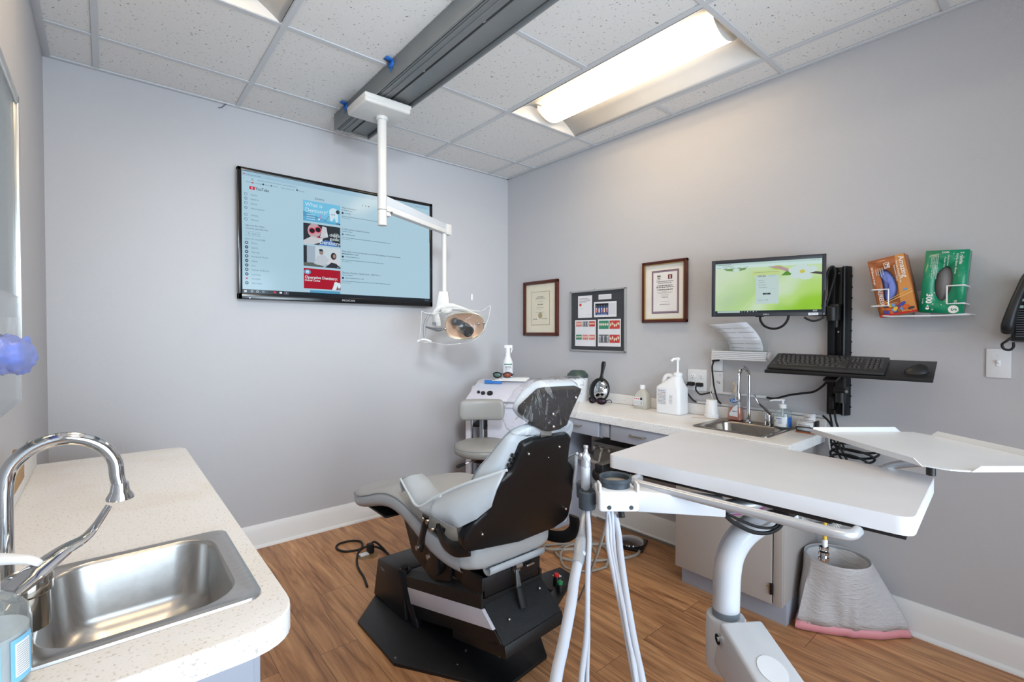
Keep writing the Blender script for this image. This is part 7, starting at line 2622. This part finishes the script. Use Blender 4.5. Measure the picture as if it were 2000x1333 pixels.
b.tube([(-1.470, -2.600, .838), (-1.445, -2.612, .815), (-1.41, -2.640, .793), (-1.37, -2.662, .787), (-1.33, -2.675, .80), (-1.30, -2.67, .83)], .005, seg=8)
b.obj('black_lead', t)
MB().m(M_RUBBER).tube([(-1.47, -2.605, .842), (-1.44, -2.62, .825), (-1.40, -2.65, .805), (-1.35, -2.67, .80), (-1.31, -2.67, .83)], .0035, seg=8).obj('black_lead', t)
MB().m(mat('magenta_tube', (150, 60, 130), rough=.4)).tube([(-1.44, -2.595, .832), (-1.41, -2.62, .832), (-1.38, -2.64, .838), (-1.35, -2.65, .85)], .003, seg=8).obj('magenta_lead', t)
# handpiece hangers along the left end of the table, seen behind the cup
b = MB().m(M_BLACK)
b.box((-1.43, -2.245, .882), (.17, .03, .026), .004)
b.obj('handpiece_bar', t)
for k in range(4):
    p = Vector((-1.50 + .042 * k, -2.225, .87))
    o_ = MB().m(M_BLACK).ball(p + Vector((0, -.004, -.012)), (.014, .018, .020), 10, 8).obj('handpiece_clip', t)
    MB().m(mat('steel_tube_warm', (170, 158, 142), rough=.3, metal=.8)).tube([p + Vector((0, -.02, .0)), p + Vector((-.002, -.030, -.03)), p + Vector((.004, -.020, -.065)), p + Vector((.0, .02, -.11))], .0042, seg=8).obj('handpiece_hose', o_)
b = MB().m(M_RUBBER).tube([(-1.40, -2.30, .882), (-1.41, -2.31, .868), (-1.425, -2.325, .860)], .004, seg=8)
b.obj('catch', t)
# black knob under the tray arm and small latch on the table edge
MB().m(M_BLACK).cyl((-1.178, -2.935, .955), (-1.178, -2.935, .974), .009, seg=16).obj('knob', t)
b = MB().m(M_ALU).tube([(-1.10, -2.80, .905), (-1.06, -2.84, .935), (-1.05, -2.90, .955), (-1.06, -2.92, .968)], .010, seg=10)
b.obj('tray_arm', t)
MB().m(M_BLACK).box((-1.062, -2.89, .905), (.006, .010, .018), .002).obj('edge_latch', t)

# ---- suction handpieces, each with its own hose
M_VALVE = mat('valve_aluminium', (176, 178, 184), rough=.40, metal=.6)
t = thing('suction_handpiece', 'tall white suction handpiece with a silver valve head standing in the slate holder', 'handpiece', (h2.x, h2.y, .86))
b = MB().m(mat('satin_handle', (184, 187, 194), rough=.4, metal=.2)).lathe([(.0105, 0), (.0115, .004), (.0122, .050), (.0122, .058), (0, .058)], (-1.672, -2.333, .876), seg=24)
b.obj('handle', t)
b = MB().m(M_VALVE)
hv = Vector((-1.668, -2.330, .934))
b.lathe([(.0122, 0), (.0125, .004), (.011, .020), (.0105, .030), (.006, .036), (.0045, .045), (.006, .048), (.006, .054), (0, .055)], (hv.x, hv.y, hv.z), seg=20)
f_ = -v_
b.prism([hv + f_ * .011 + Vector((0, 0, .002)), hv + f_ * .013 + u_ * .011 + Vector((0, 0, .022)), hv + f_ * .010 + u_ * .010 + Vector((0, 0, .028)), hv + f_ * .009 - u_ * .002 + Vector((0, 0, .040)), hv + f_ * .011 - u_ * .010 + Vector((0, 0, .028))], -f_ * .010, .002)
b.ball(hv - u_ * .012 + Vector((0, 0, .028)), (.006, .006, .007), 12, 8)
b.obj('valve_head', t)
t = thing('suction_hose', 'thick white suction hose with a silver swivel hanging below the slate holder', 'hose', (ho.x, ho.y, .82))
def vp(pts):
    return pts
b = MB().m(M_VALVE)
b.tube([(-1.690, -2.350, .838), (-1.700, -2.354, .815), (-1.735, -2.378, .786), (-1.757, -2.392, .774), (-1.778, -2.407, .762), (-1.800, -2.420, .7515)], [.0085, .009, .010, .015, .0148, .0135, .0135], seg=20)
sw = b.obj('swivel', t)
MB().m(mat('satin_handle', (0, 0, 0))).ball((-1.772, -2.412, .766), (.008, .008, .008), 12, 8).obj('button', sw)
b = MB().m(M_HOSE)
b.tube([(-1.797, -2.419, .753), (-1.840, -2.447, .735), (-1.881, -2.477, .717), (-1.945, -2.516, .677), (-1.999, -2.549, .648), (-2.045, -2.585, .595), (-2.05, -2.68, .42), (-1.98, -2.85, .30), (-1.86, -3.00, .28), (bx.x - .06, bx.y - .02, .28)], .0115, seg=16)
b.obj('hose', t)
for k, pts in enumerate((((-1.690, -2.355, .836), (-1.735, -2.400, .79), (-1.795, -2.448, .737), (-1.87, -2.510, .668), (-1.941, -2.559, .627), (-1.99, -2.60, .57), (-2.02, -2.70, .40), (-1.95, -2.86, .28), (bx.x - .05, bx.y, .26)), ((-1.688, -2.352, .836), (-1.725, -2.385, .785), (-1.780, -2.432, .725), (-1.85, -2.497, .66), (-1.918, -2.553, .612), (-1.965, -2.60, .55), (-2.0, -2.71, .38), (-1.93, -2.87, .27), (bx.x - .04, bx.y, .25)))):
    MB().m(M_HOSE).tube(pts, (.0058, .0046)[k], seg=12).obj('air_line', t)

# ---- white instrument tray on the swivel arm
t = thing('instrument_tray', 'large white tray with notched corners reaching over the table toward the right edge', 'tray', (-1.0, -2.9, .975))
L0, u2, v2 = Vector((-.975, -2.625, .975)), Vector((.735, -.678, 0)).normalized(), Vector((-.60, -.80, 0)).normalized()
u2 = Vector((.250, -.205, 0)); v2 = Vector((-.245, -.335, 0))
LU, LV = u2.length, v2.length
u2n, v2n = u2.normalized(), v2.normalized()
def tp(a, c, h=0.0):
    return L0 + u2n * a + v2n * c + Vector((0, 0, h))
M_TRAY = mat('tray_white', (222, 225, 229), rough=.3)
nt_ = .045
ply = [(0, 0), (LU - nt_, 0), (LU - nt_ * .3, nt_ * .1), (LU, nt_), (LU, LV), (nt_ * 1.4, LV), (nt_ * .6, LV - nt_ * .2), (0, LV - nt_)]
b = MB().m(M_TRAY)
b.prism([tp(a, c) for a, c in ply], (0, 0, .003))
def lip(a0, c0, a1, c1, na, nc):
    o = Vector((0, 0, .016)) + (u2n * na + v2n * nc) * .008
    p, q = tp(a0, c0), tp(a1, c1)
    e = (q - p).normalized() * .014
    b.hexa([p, q, q + (u2n * na + v2n * nc) * .002, p + (u2n * na + v2n * nc) * .002], [p + e + o, q - e + o, q - e + o + (u2n * na + v2n * nc) * .002, p + e + o + (u2n * na + v2n * nc) * .002])
lip(0, 0, LU - nt_, 0, 0, -1)
lip(LU, nt_, LU, LV - .01, 1, 0)
lip(nt_ * 1.4, LV, LU, LV, 0, 1)
lip(0, 0, 0, LV - nt_, -1, 0)
b.obj('tray', t)
# ================================================================= CEILING TRACK
t = thing('ceiling_track', 'long grey metal track for the dental light fixed to the ceiling', 'track', (-1.455, -1.9, H))
M_TRKG = mat('track_grey', (128, 132, 134), rough=.45, metal=.3, vary=.04)
M_TRKD = mat('track_slot', (16, 17, 19), rough=.5)
ya, yb = -.262, -3.75
ym, yl = (ya + yb) / 2, abs(yb - ya)
def rail(x0, x1, z0, z1, nm, m=None, bev=.002):
    MB().m(m or M_TRKG).box(((x0 + x1) / 2, ym, (z0 + z1) / 2), (abs(x1 - x0), yl, abs(z1 - z0)), bev).obj(nm, t)
rail(-1.562, -1.552, 2.485, 2.575, 'side_plate')
rail(-1.353, -1.343, 2.485, 2.575, 'side_plate')
rail(-1.552, -1.353, 2.530, 2.545, 'slot_back', M_TRKD)
rail(-1.540, -1.470, 2.495, 2.530, 'cover_strip')
rail(-1.532, -1.520, 2.491, 2.497, 'rib')
rail(-1.505, -1.495, 2.491, 2.497, 'rib')
rail(-1.455, -1.362, 2.500, 2.530, 'cover_strip')
MB().m(mat('torn_tile_edge', (190, 182, 168), rough=.9, vary=.15, vscale=60)).box((-1.342, ym + .02, 2.5745), (.020, yl, .006), .001).obj('cut_tile_edge', t)
MB().m(mat('torn_tile_edge', (0, 0, 0))).box((-1.452, -.252, 2.5705), (.23, .022, .010), .003).obj('cut_tile_edge', t)
MB().m(mat('end_cap_grey', (150, 150, 148), rough=.5)).box((-1.452, -.2575, 2.515), (.215, .006, .05), .002).obj('end_cap', t)
for y in (-1.15, -1.62):
    MB().m(M_STEEL).box((-1.4625, y, 2.506), (.010, .016, .006), .001).obj('clip', t)
M_TAPE = mat('painters_tape_blue', (34, 104, 186), rough=.6)
def tape(y, lab, s=1.0):
    x = -1.5635
    b = MB().m(M_TAPE)
    b.poly([(x, y - .02 * s, 2.568), (x - .004, y + .018 * s, 2.570), (x - .006, y + .022 * s, 2.548), (x - .001, y + .002, 2.532), (x, y - .022 * s, 2.545)])
    b.poly([(x - .004, y + .018 * s, 2.570), (x, y - .02 * s, 2.568), (x - .03, y - .018 * s, 2.5755), (x - .032, y + .016 * s, 2.5755)])
    b.poly([(x, y - .012 * s, 2.538), (x - .005, y + .004 * s, 2.534), (x - .008, y - .002, 2.512)])
    return tag(b.obj('painters_tape', solid=.0012, loc=(x, y, 2.57)), lab, 'tape', 'strips of blue tape on the ceiling track')
tape(-.455, 'scrap of blue painters tape on the track side near the television wall')
tape(-1.02, 'scrap of blue painters tape halfway along the side of the ceiling track', 1.15)

# ================================================================= DENTAL LIGHT
t = thing('dental_light', 'white dental light with a clear shield hanging from the ceiling track', 'dental light', (-1.462, -.70, 2.44))
M_LW = mat('lamp_white_enamel', (204, 202, 199), rough=.35, coat=.1)
b = MB().m(M_LW)
b.box((-1.485, -.715, 2.462), (.255, .235, .042), .012, seg=3)
b.box((-1.485, -.715, 2.476), (.258, .238, .02), .004)
b.lathe([(.030, 0), (.032, .004), (.032, .02)], (-1.462, -.70, 2.424), seg=28)
b.obj('carriage', t)
b = MB().m(M_LW).cyl((-1.462, -.70, 2.44), (-1.462, -.70, 1.860), .0245, seg=32)
b.obj('pole', t)
MB().m(M_INKD).cyl((-1.462, -.70, 1.945), (-1.462, -.70, 1.942), .0250, seg=32).obj('joint_ring', t)
# parallelogram arm
Pa, Pb = Vector((-1.452, -.695, 1.975)), Vector((-.955, -.550, 1.930))
ad = (Pb - Pa).normalized()
an = Vector((-ad.y, ad.x, 0)).normalized()
au = ad.cross(an) * -1
if au.z < 0:
    au = -au
Pb = Pa + ad * .505
b = MB().m(mat('arm_cover_grey', (186, 189, 194), rough=.4))
b.hexa([Pa - an * .016 - au * .006, Pb - an * .016 - au * .006, Pb + an * .016 - au * .006, Pa + an * .016 - au * .006], [Pa - an * .016 + au * .048, Pb - an * .016 + au * .030, Pb + an * .016 + au * .030, Pa + an * .016 + au * .048], .003)
b.obj('arm_cover', t)
b = MB().m(M_LW)
b.hexa([Pa - an * .021 - au * .034, Pb - an * .021 - au * .030, Pb + an * .021 - au * .030, Pa + an * .021 - au * .034], [Pa - an * .021 - au * .004, Pb - an * .021 - au * .004, Pb + an * .021 - au * .004, Pa + an * .021 - au * .004], .004)
b.obj('arm', t)
b = MB().m(M_LW).box((Pa.x + .012, Pa.y + .004, 1.925), (.05, .04, .022), .003)
b.obj('arm_bracket', t)
MB().m(mat('screw_dark', (90, 70, 60), rough=.5)).cyl((Pa.x + .035, Pa.y - .022, 1.932), (Pa.x + .035, Pa.y - .028, 1.932), .006, seg=12).obj('screw', t)
b = MB().m(M_LW).box(Pb + ad * .012, (.046, .046, .066), .004, rot=math.atan2(ad.y, ad.x))
b.obj('end_block', t)
DX, DY = -.978, -.552
b = MB().m(M_LW).cyl((DX, DY, 1.91), (DX, DY, 1.52), .0155, seg=24)
b.obj('drop_tube', t)
b = MB().m(M_LW)
u_l = Vector((.764, -.645, 0))
f_l = Vector((-.645, -.764, 0))
c0 = Vector((DX - .005, DY, 0))
b.hexa([c0 - u_l * .044 + f_l * .028 + Vector((0, 0, 1.440)), c0 + u_l * .040 + f_l * .028 + Vector((0, 0, 1.452)), c0 + u_l * .040 - f_l * .028 + Vector((0, 0, 1.452)), c0 - u_l * .044 - f_l * .028 + Vector((0, 0, 1.440))],
       [c0 - u_l * .026 + f_l * .024 + Vector((0, 0, 1.540)), c0 + u_l * .030 + f_l * .024 + Vector((0, 0, 1.540)), c0 + u_l * .030 - f_l * .024 + Vector((0, 0, 1.540)), c0 - u_l * .026 - f_l * .024 + Vector((0, 0, 1.540))], .005)
b.obj('swivel_housing', t)
def LP(a, h, f=0.0):
    """point in the lamp head frame: a to the right as seen from the room, h height, f toward the viewer"""
    p = Vector((DX, DY, 0)) + u_l * a + f_l * f
    return Vector((p.x, p.y, h))
# yoke
b = MB().m(M_LW)
b.tube([LP(-.060, 1.375, .02), LP(-.056, 1.405, .02), LP(-.030, 1.432, .02), LP(.0, 1.444, .01), LP(.055, 1.444, .01), LP(.100, 1.432, .02), LP(.145, 1.418, .03), LP(.200, 1.395, .04)], [.012, .015, .019, .022, .021, .017, .013, .009], seg=14, flat=(1.15, .8))
b.obj('yoke', t)
b = MB().m(M_LW)
b.tube([LP(-.050, 1.395, .03), LP(-.042, 1.350, .03), LP(-.03, 1.318, .03)], [.026, .030, .016], seg=14, flat=(.7, 1.2))
b.tube([LP(-.01, 1.425, .03), LP(.02, 1.415, .035), LP(.05, 1.42, .03)], [.014, .022, .014], seg=14)
sk = b.obj('side_arm', t)
MB().m(mat('lamp_knob_grey', (110, 112, 116), rough=.4)).cyl(LP(-.054, 1.337, .055), LP(-.056, 1.337, .07), .011, seg=20).obj('knob', sk)
# grey looped handle at the left, and its stem
b = MB().m(mat('handle_grey', (150, 152, 158), rough=.35))
b.tube([LP(-.080, 1.397, .06), LP(-.097, 1.370, .065), LP(-.110, 1.335, .065), LP(-.114, 1.290, .065), LP(-.108, 1.240, .065)], .0105, seg=14, flat=(.8, 1.1))
b.obj('handle', t)
b = MB().m(mat('stem_dark', (84, 86, 92), rough=.35))
b.tube([LP(-.105, 1.316, .065), LP(-.070, 1.307, .065), LP(-.030, 1.298, .065), LP(.000, 1.303, .065)], [.005, .007, .011, .007], seg=10)
b.obj('handle_stem', t)
MB().m(M_CHROME).ball(LP(.014, 1.305, .065), (.011, .011, .011), 12, 8).obj('joint', t)
# reflector dish
M_DISH = mat('lamp_reflector', (206, 172, 148), rough=.38, metal=.35)
b = MB().m(M_DISH)
cd = LP(.135, 1.322, .06)
fdir = (f_l * .92 + Vector((0, 0, -.30)) + u_l * .12).normalized()
rgt = (u_l - fdir * u_l.dot(fdir)).normalized()
upd = fdir.cross(rgt) * -1
if upd.z < 0:
    upd = -upd
rings = []
for i in range(9):
    r = i / 8
    ring = []
    for k in range(36):
        a = 2 * PI * k / 36
        x = math.copysign(abs(math.cos(a)) ** .72, math.cos(a)) * .118 * max(r, .02)
        y = math.copysign(abs(math.sin(a)) ** .72, math.sin(a)) * .084 * max(r, .02)
        ring.append(cd + rgt * x + upd * y + fdir * (.055 * r * r - .055))
    rings.append(ring)
b.loft(rings, cap=False)
b.obj('reflector', t, solid=.003, sharp=70)
b = MB().m(mat('gilt_rim', (186, 178, 150), rough=.25, metal=.6)).tube(rings[-1] + [rings[-1][0]], .0035, seg=8, smooth=False, cap=False)
b.obj('reflector_rim', t)
# bulb cover: small ball then slate barrel with black cap pointing at the viewer
b = MB().m(mat('bulb_cover_dark', (50, 52, 56), rough=.4)).ball(LP(.078, 1.348, .090), (.023, .023, .025), 16, 10)
b.obj('bulb_neck', t)
d0, d1 = LP(.100, 1.344, .090), LP(.172, 1.286, .185)
b = MB().m(mat('barrel_slate', (50, 54, 60), rough=.45)).cyl(d0, d0.lerp(d1, .66), .020, .033, seg=28)
b.obj('bulb_barrel', t)
b = MB().m(mat('cap_black', (10, 10, 11), rough=.5, spec=.2)).cyl(d0.lerp(d1, .64), d1, .0345, .0345, seg=28)
b.obj('bulb_cap', t)
for p in (LP(.222, 1.335, .06), LP(.252, 1.340, .05)):
    MB().m(M_CHROME).ball(p, (.009, .009, .009), 10, 8).obj('shield_clip', t)
# clear splash shield
M_SHIELD = clear('shield_plastic', (252, 252, 251), rough=.05, opacity=.025, sheen=.0, wrinkle=.45, wscale=16, ior=1.32)
out_ = [(-.118, 1.412), (-.085, 1.398), (-.02, 1.402), (.06, 1.424), (.13, 1.426), (.234, 1.412), (.291, 1.444), (.294, 1.416), (.279, 1.353), (.25, 1.288), (.214, 1.246), (.162, 1.224), (.09, 1.212), (.023, 1.208), (-.063, 1.222), (-.125, 1.228), (-.128, 1.279), (-.122, 1.350)]
sp = spline([(a, 0, h) for a, h in out_ + [out_[0]]], 4)[:-1]
b = MB().m(M_SHIELD)
cen = (.085, 1.318)
rings = []
for sc, ff in ((1.0, .115), (.93, .160), (.75, .205), (.45, .222), (.05, .226)):
    rings.append([LP(cen[0] + (p.x - cen[0]) * sc, cen[1] + (p.z - cen[1]) * sc, ff + .010 * math.sin(p.x * 40)) for p in sp])
b.loft(rings, cap=False)
sh = b.obj('splash_shield', t, recalc=False)
b = MB().m(clear('shield_rim', (252, 252, 250), rough=.1, opacity=.45))
b.tube([LP(p.x, p.z, .115 + .010 * math.sin(p.x * 40)) for p in sp] + [LP(sp[0].x, sp[0].z, .115 + .010 * math.sin(sp[0].x * 40))], .0017, seg=6, smooth=False, cap=False)
b.obj('shield_rim', sh)
b = MB().m(mat('shield_glare_white', (232, 233, 236), rough=.3))
b.tube([LP(-.150, 1.228, .10), LP(-.11, 1.240, .11), LP(-.065, 1.226, .10)], .0035, seg=8, flat=(1.6, .6))
b.obj('shield_tab', sh)

# ================================================================= WASTE BIN WITH LINER
t = thing('waste_bin', 'white waste bin lined with a white drawstring bag beside the right cabinet', 'waste bin', (-.17, -2.47, 0))
bxc, byc = -.170, -2.470
b = MB().m(mat('bin_grey', (150, 152, 156), rough=.4)).lathe([(0, .004), (.066, .004), (.068, .0), (.118, .293), (.122, .295), (.120, .300), (.114, .296), (.064, .01), (0, .010)], (bxc, byc, 0), seg=40)
b.obj('bin', t)
M_BAG = bpy.data.materials.new('white_liner')
M_BAG.use_nodes = True
nt = M_BAG.node_tree
pb = nt.nodes['Principled BSDF']
pb.inputs['Base Color'].default_value = (*lin((206, 202, 202)), 1)
pb.inputs['Roughness'].default_value = .38
tr = nd(nt, 'ShaderNodeBsdfTransparent')
mx = nd(nt, 'ShaderNodeMixShader')
mx.inputs[0].default_value = .90
nt.links.new(tr.outputs[0], mx.inputs[1])
nt.links.new(pb.outputs[0], mx.inputs[2])
nt.links.new(mx.outputs[0], nt.nodes['Material Output'].inputs[0])
tc = nd(nt, 'ShaderNodeTexCoord'); nz = nd(nt, 'ShaderNodeTexNoise'); bp = nd(nt, 'ShaderNodeBump'); mp = nd(nt, 'ShaderNodeMapping')
mp.inputs['Scale'].default_value = (1, 1, 3.0)
nz.inputs['Scale'].default_value = 24; nz.inputs['Detail'].default_value = 5; nz.inputs['Distortion'].default_value = 1.0
bp.inputs['Strength'].default_value = .5; bp.inputs['Distance'].default_value = .012
nt.links.new(tc.outputs['Object'], mp.inputs[0]); nt.links.new(mp.outputs[0], nz.inputs['Vector']); nt.links.new(nz.outputs['Fac'], bp.inputs['Height']); nt.links.new(bp.outputs[0], pb.inputs['Normal'])
HEM = [(-.352, -2.366), (-.330, -2.405), (-.262, -2.518), (-.165, -2.628), (-.080, -2.680), (-.036, -2.722), (-.034, -2.600), (-.034, -2.480), (-.036, -2.385), (-.10, -2.362), (-.22, -2.352), (-.30, -2.348)]
def hem_radius(a):
    """distance from the bin centre to the outline of the fallen hem along angle a"""
    d = (math.cos(a), math.sin(a))
    best = .12
    for i in range(len(HEM)):
        (x0, y0), (x1, y1) = HEM[i], HEM[(i + 1) % len(HEM)]
        ex, ey = x1 - x0, y1 - y0
        den = d[0] * ey - d[1] * ex
        if abs(den) < 1e-9:
            continue
        tt = ((x0 - bxc) * ey - (y0 - byc) * ex) / den
        uu = ((x0 - bxc) * d[1] - (y0 - byc) * d[0]) / den
        if tt > 0 and -1e-6 <= uu <= 1 + 1e-6:
            best = tt
    return best
def bag_ring(z, k0, i):
    """liner hangs from the rim circle down to the hem outline, pulled out along the wall"""
    f = max(0.0, (0.300 - z) / .29)
    r = []
    for j in range(96):
        a = 2 * PI * j / 96
        hr = hem_radius(a)
        base = .124 + .010 * f
        w = f ** (.95 if hr > .2 else 1.1)
        rad = base + (hr - base) * min(1, w)
        rad += (.006 * math.sin(6 * a + 2) + .016 * noise.noise(Vector((math.cos(a) * 3, math.sin(a) * 3, z * 8)))) * f * (1 if z > .05 else .3)
        x = min(bxc + rad * math.cos(a), -.034)
        y = byc + rad * math.sin(a)
        if x > -.43:
            y = min(y, -2.342)
        r.append((x, y, z))
    return r
b = MB().m(M_BAG)
rings = []
for i, z in enumerate((.14, .22, .285)):
    rings.append([(bxc + (.086 + .14 * (z - .14)) * math.cos(2 * PI * j / 96) * (1 + .03 * math.sin(7 * 2 * PI * j / 96)), byc + (.086 + .14 * (z - .14)) * math.sin(2 * PI * j / 96), z) for j in range(96)])
rings.append([(bxc + .1225 * math.cos(2 * PI * j / 96), byc + .1225 * math.sin(2 * PI * j / 96), .3015) for j in range(96)])
for i in range(9):
    z = .296 - (.296 - .034) * i / 8
    rings.append(bag_ring(z, 0, i))
b.loft(rings, cap=False)
ln = b.obj('liner', t, sharp=80, solid=.0008)
b = MB().m(mat('pink_drawstring', (226, 150, 156), rough=.45))
b.loft([bag_ring(.040, 0, 9), bag_ring(.020, 0, 9), bag_ring(.004, 0, 10)], cap=False)
b.obj('drawstring_hem', ln, sharp=80, solid=.001)

# ================================================================= FOOT PEDAL, FLOOR HOSES AND CABLES
t = thing('foot_pedal', 'round chrome and black foot control on the floor under the right counter', 'foot control', (-.22, -1.42, 0))
b = MB().m(M_BLACK).box((-.20, -1.42, .010), (.17, .15, .020), .006, rot=.4)
b.obj('base', t)
b = MB().m(M_CHROME).lathe([(.078, 0), (.082, .004), (.078, .012), (.05, .022), (.02, .026), (0, .027)], (-.21, -1.41, .020), seg=36)
b.obj('disc', t)
M_BH = mat('beige_grey_tubing', (158, 152, 144), rough=.45)
def ftube(pts, r, lab, grp='coiled hoses on the floor'):
    b = MB().m(M_BH).tube([(x, y, z) for x, y, z in pts], r, seg=10)
    return tag(b.obj('floor_hose', loc=pts[0]), lab, 'hose', grp)
z = .009
ftube([(-1.655, -2.405, .846)] * 0 + [(-.20, -1.47, .012), (-.30, -1.52, z), (-.46, -1.47, z), (-.60, -1.36, z), (-.66, -1.27, z), (-.60, -1.18, z), (-.45, -1.20, z), (-.36, -1.30, z), (-.42, -1.42, z), (-.55, -1.50, z)], .0080, 'thick beige hose curving in a wide coil behind the foot control')
ftube([(-.23, -1.36, .012), (-.35, -1.30, z), (-.50, -1.17, z), (-.62, -1.10, z), (-.66, -1.16, z + .012), (-.58, -1.24, z + .014), (-.44, -1.27, z), (-.34, -1.22, z)], .0080, 'thick beige hose crossing over the coil nearest the chair')
ftube([(-.55, -1.50, z), (-.66, -1.47, z), (-.72, -1.36, z), (-.64, -1.25, z + .017), (-.52, -1.22, z + .018), (-.44, -1.30, z + .016), (-.50, -1.40, z)], .0055, 'thin beige hose lying in the smallest loop of the coil')
ftube([(-1.47, -2.28, .858), (-1.40, -2.16, .60), (-1.25, -1.95, .30), (-1.00, -1.70, .08), (-.82, -1.52, z), (-.70, -1.40, z + .018), (-.60, -1.33, z + .018)], .0050, 'thin grey tube dropping from the table end to the floor coil')
b = MB().m(mat('grey_cable', (120, 118, 116), rough=.5)).tube([(-.05, -1.02, .014), (-.045, -1.25, .010), (-.05, -1.50, .014), (-.045, -1.80, .012)], .007, seg=8)
tag(b.obj('floor_cable', loc=(-.05, -1.02, .01)), 'dark grey cable running along the foot of the right wall', 'cable')
b = MB().m(mat('drain_pipe_grey', (150, 148, 146), rough=.4)).tube([(-.10, -1.82, .62), (-.10, -1.76, .56), (-.10, -1.74, .46), (-.10, -1.78, .36), (-.10, -1.83, .33)], .022, seg=14)
tag(b.obj('drain_pipe', loc=(-.1, -1.8, .5)), 'bent grey drain pipe beside the sink cabinet in the knee space', 'pipe')
# clear bag hanging from a hook behind the chair
t = thing('clear_bag', 'pale translucent bag hanging between the chair and the right counter', 'bag', (-.95, -1.6, .6))
b = MB().m(clear('bag_plastic', (214, 220, 228), rough=.25, opacity=.45, wrinkle=.5, wscale=14))
rings = []
for z_, w_, d_ in ((.665, .034, .010), (.655, .040, .016), (.58, .042, .022), (.50, .036, .020), (.43, .016, .010)):
    rings.append([(-1.045 + w_ * math.cos(2 * PI * k / 20) * .8, -1.655 - w_ * math.cos(2 * PI * k / 20) * .5 + d_ * math.sin(2 * PI * k / 20), z_) for k in range(20)])
b.loft(rings)
b.obj('bag', t, sharp=80)
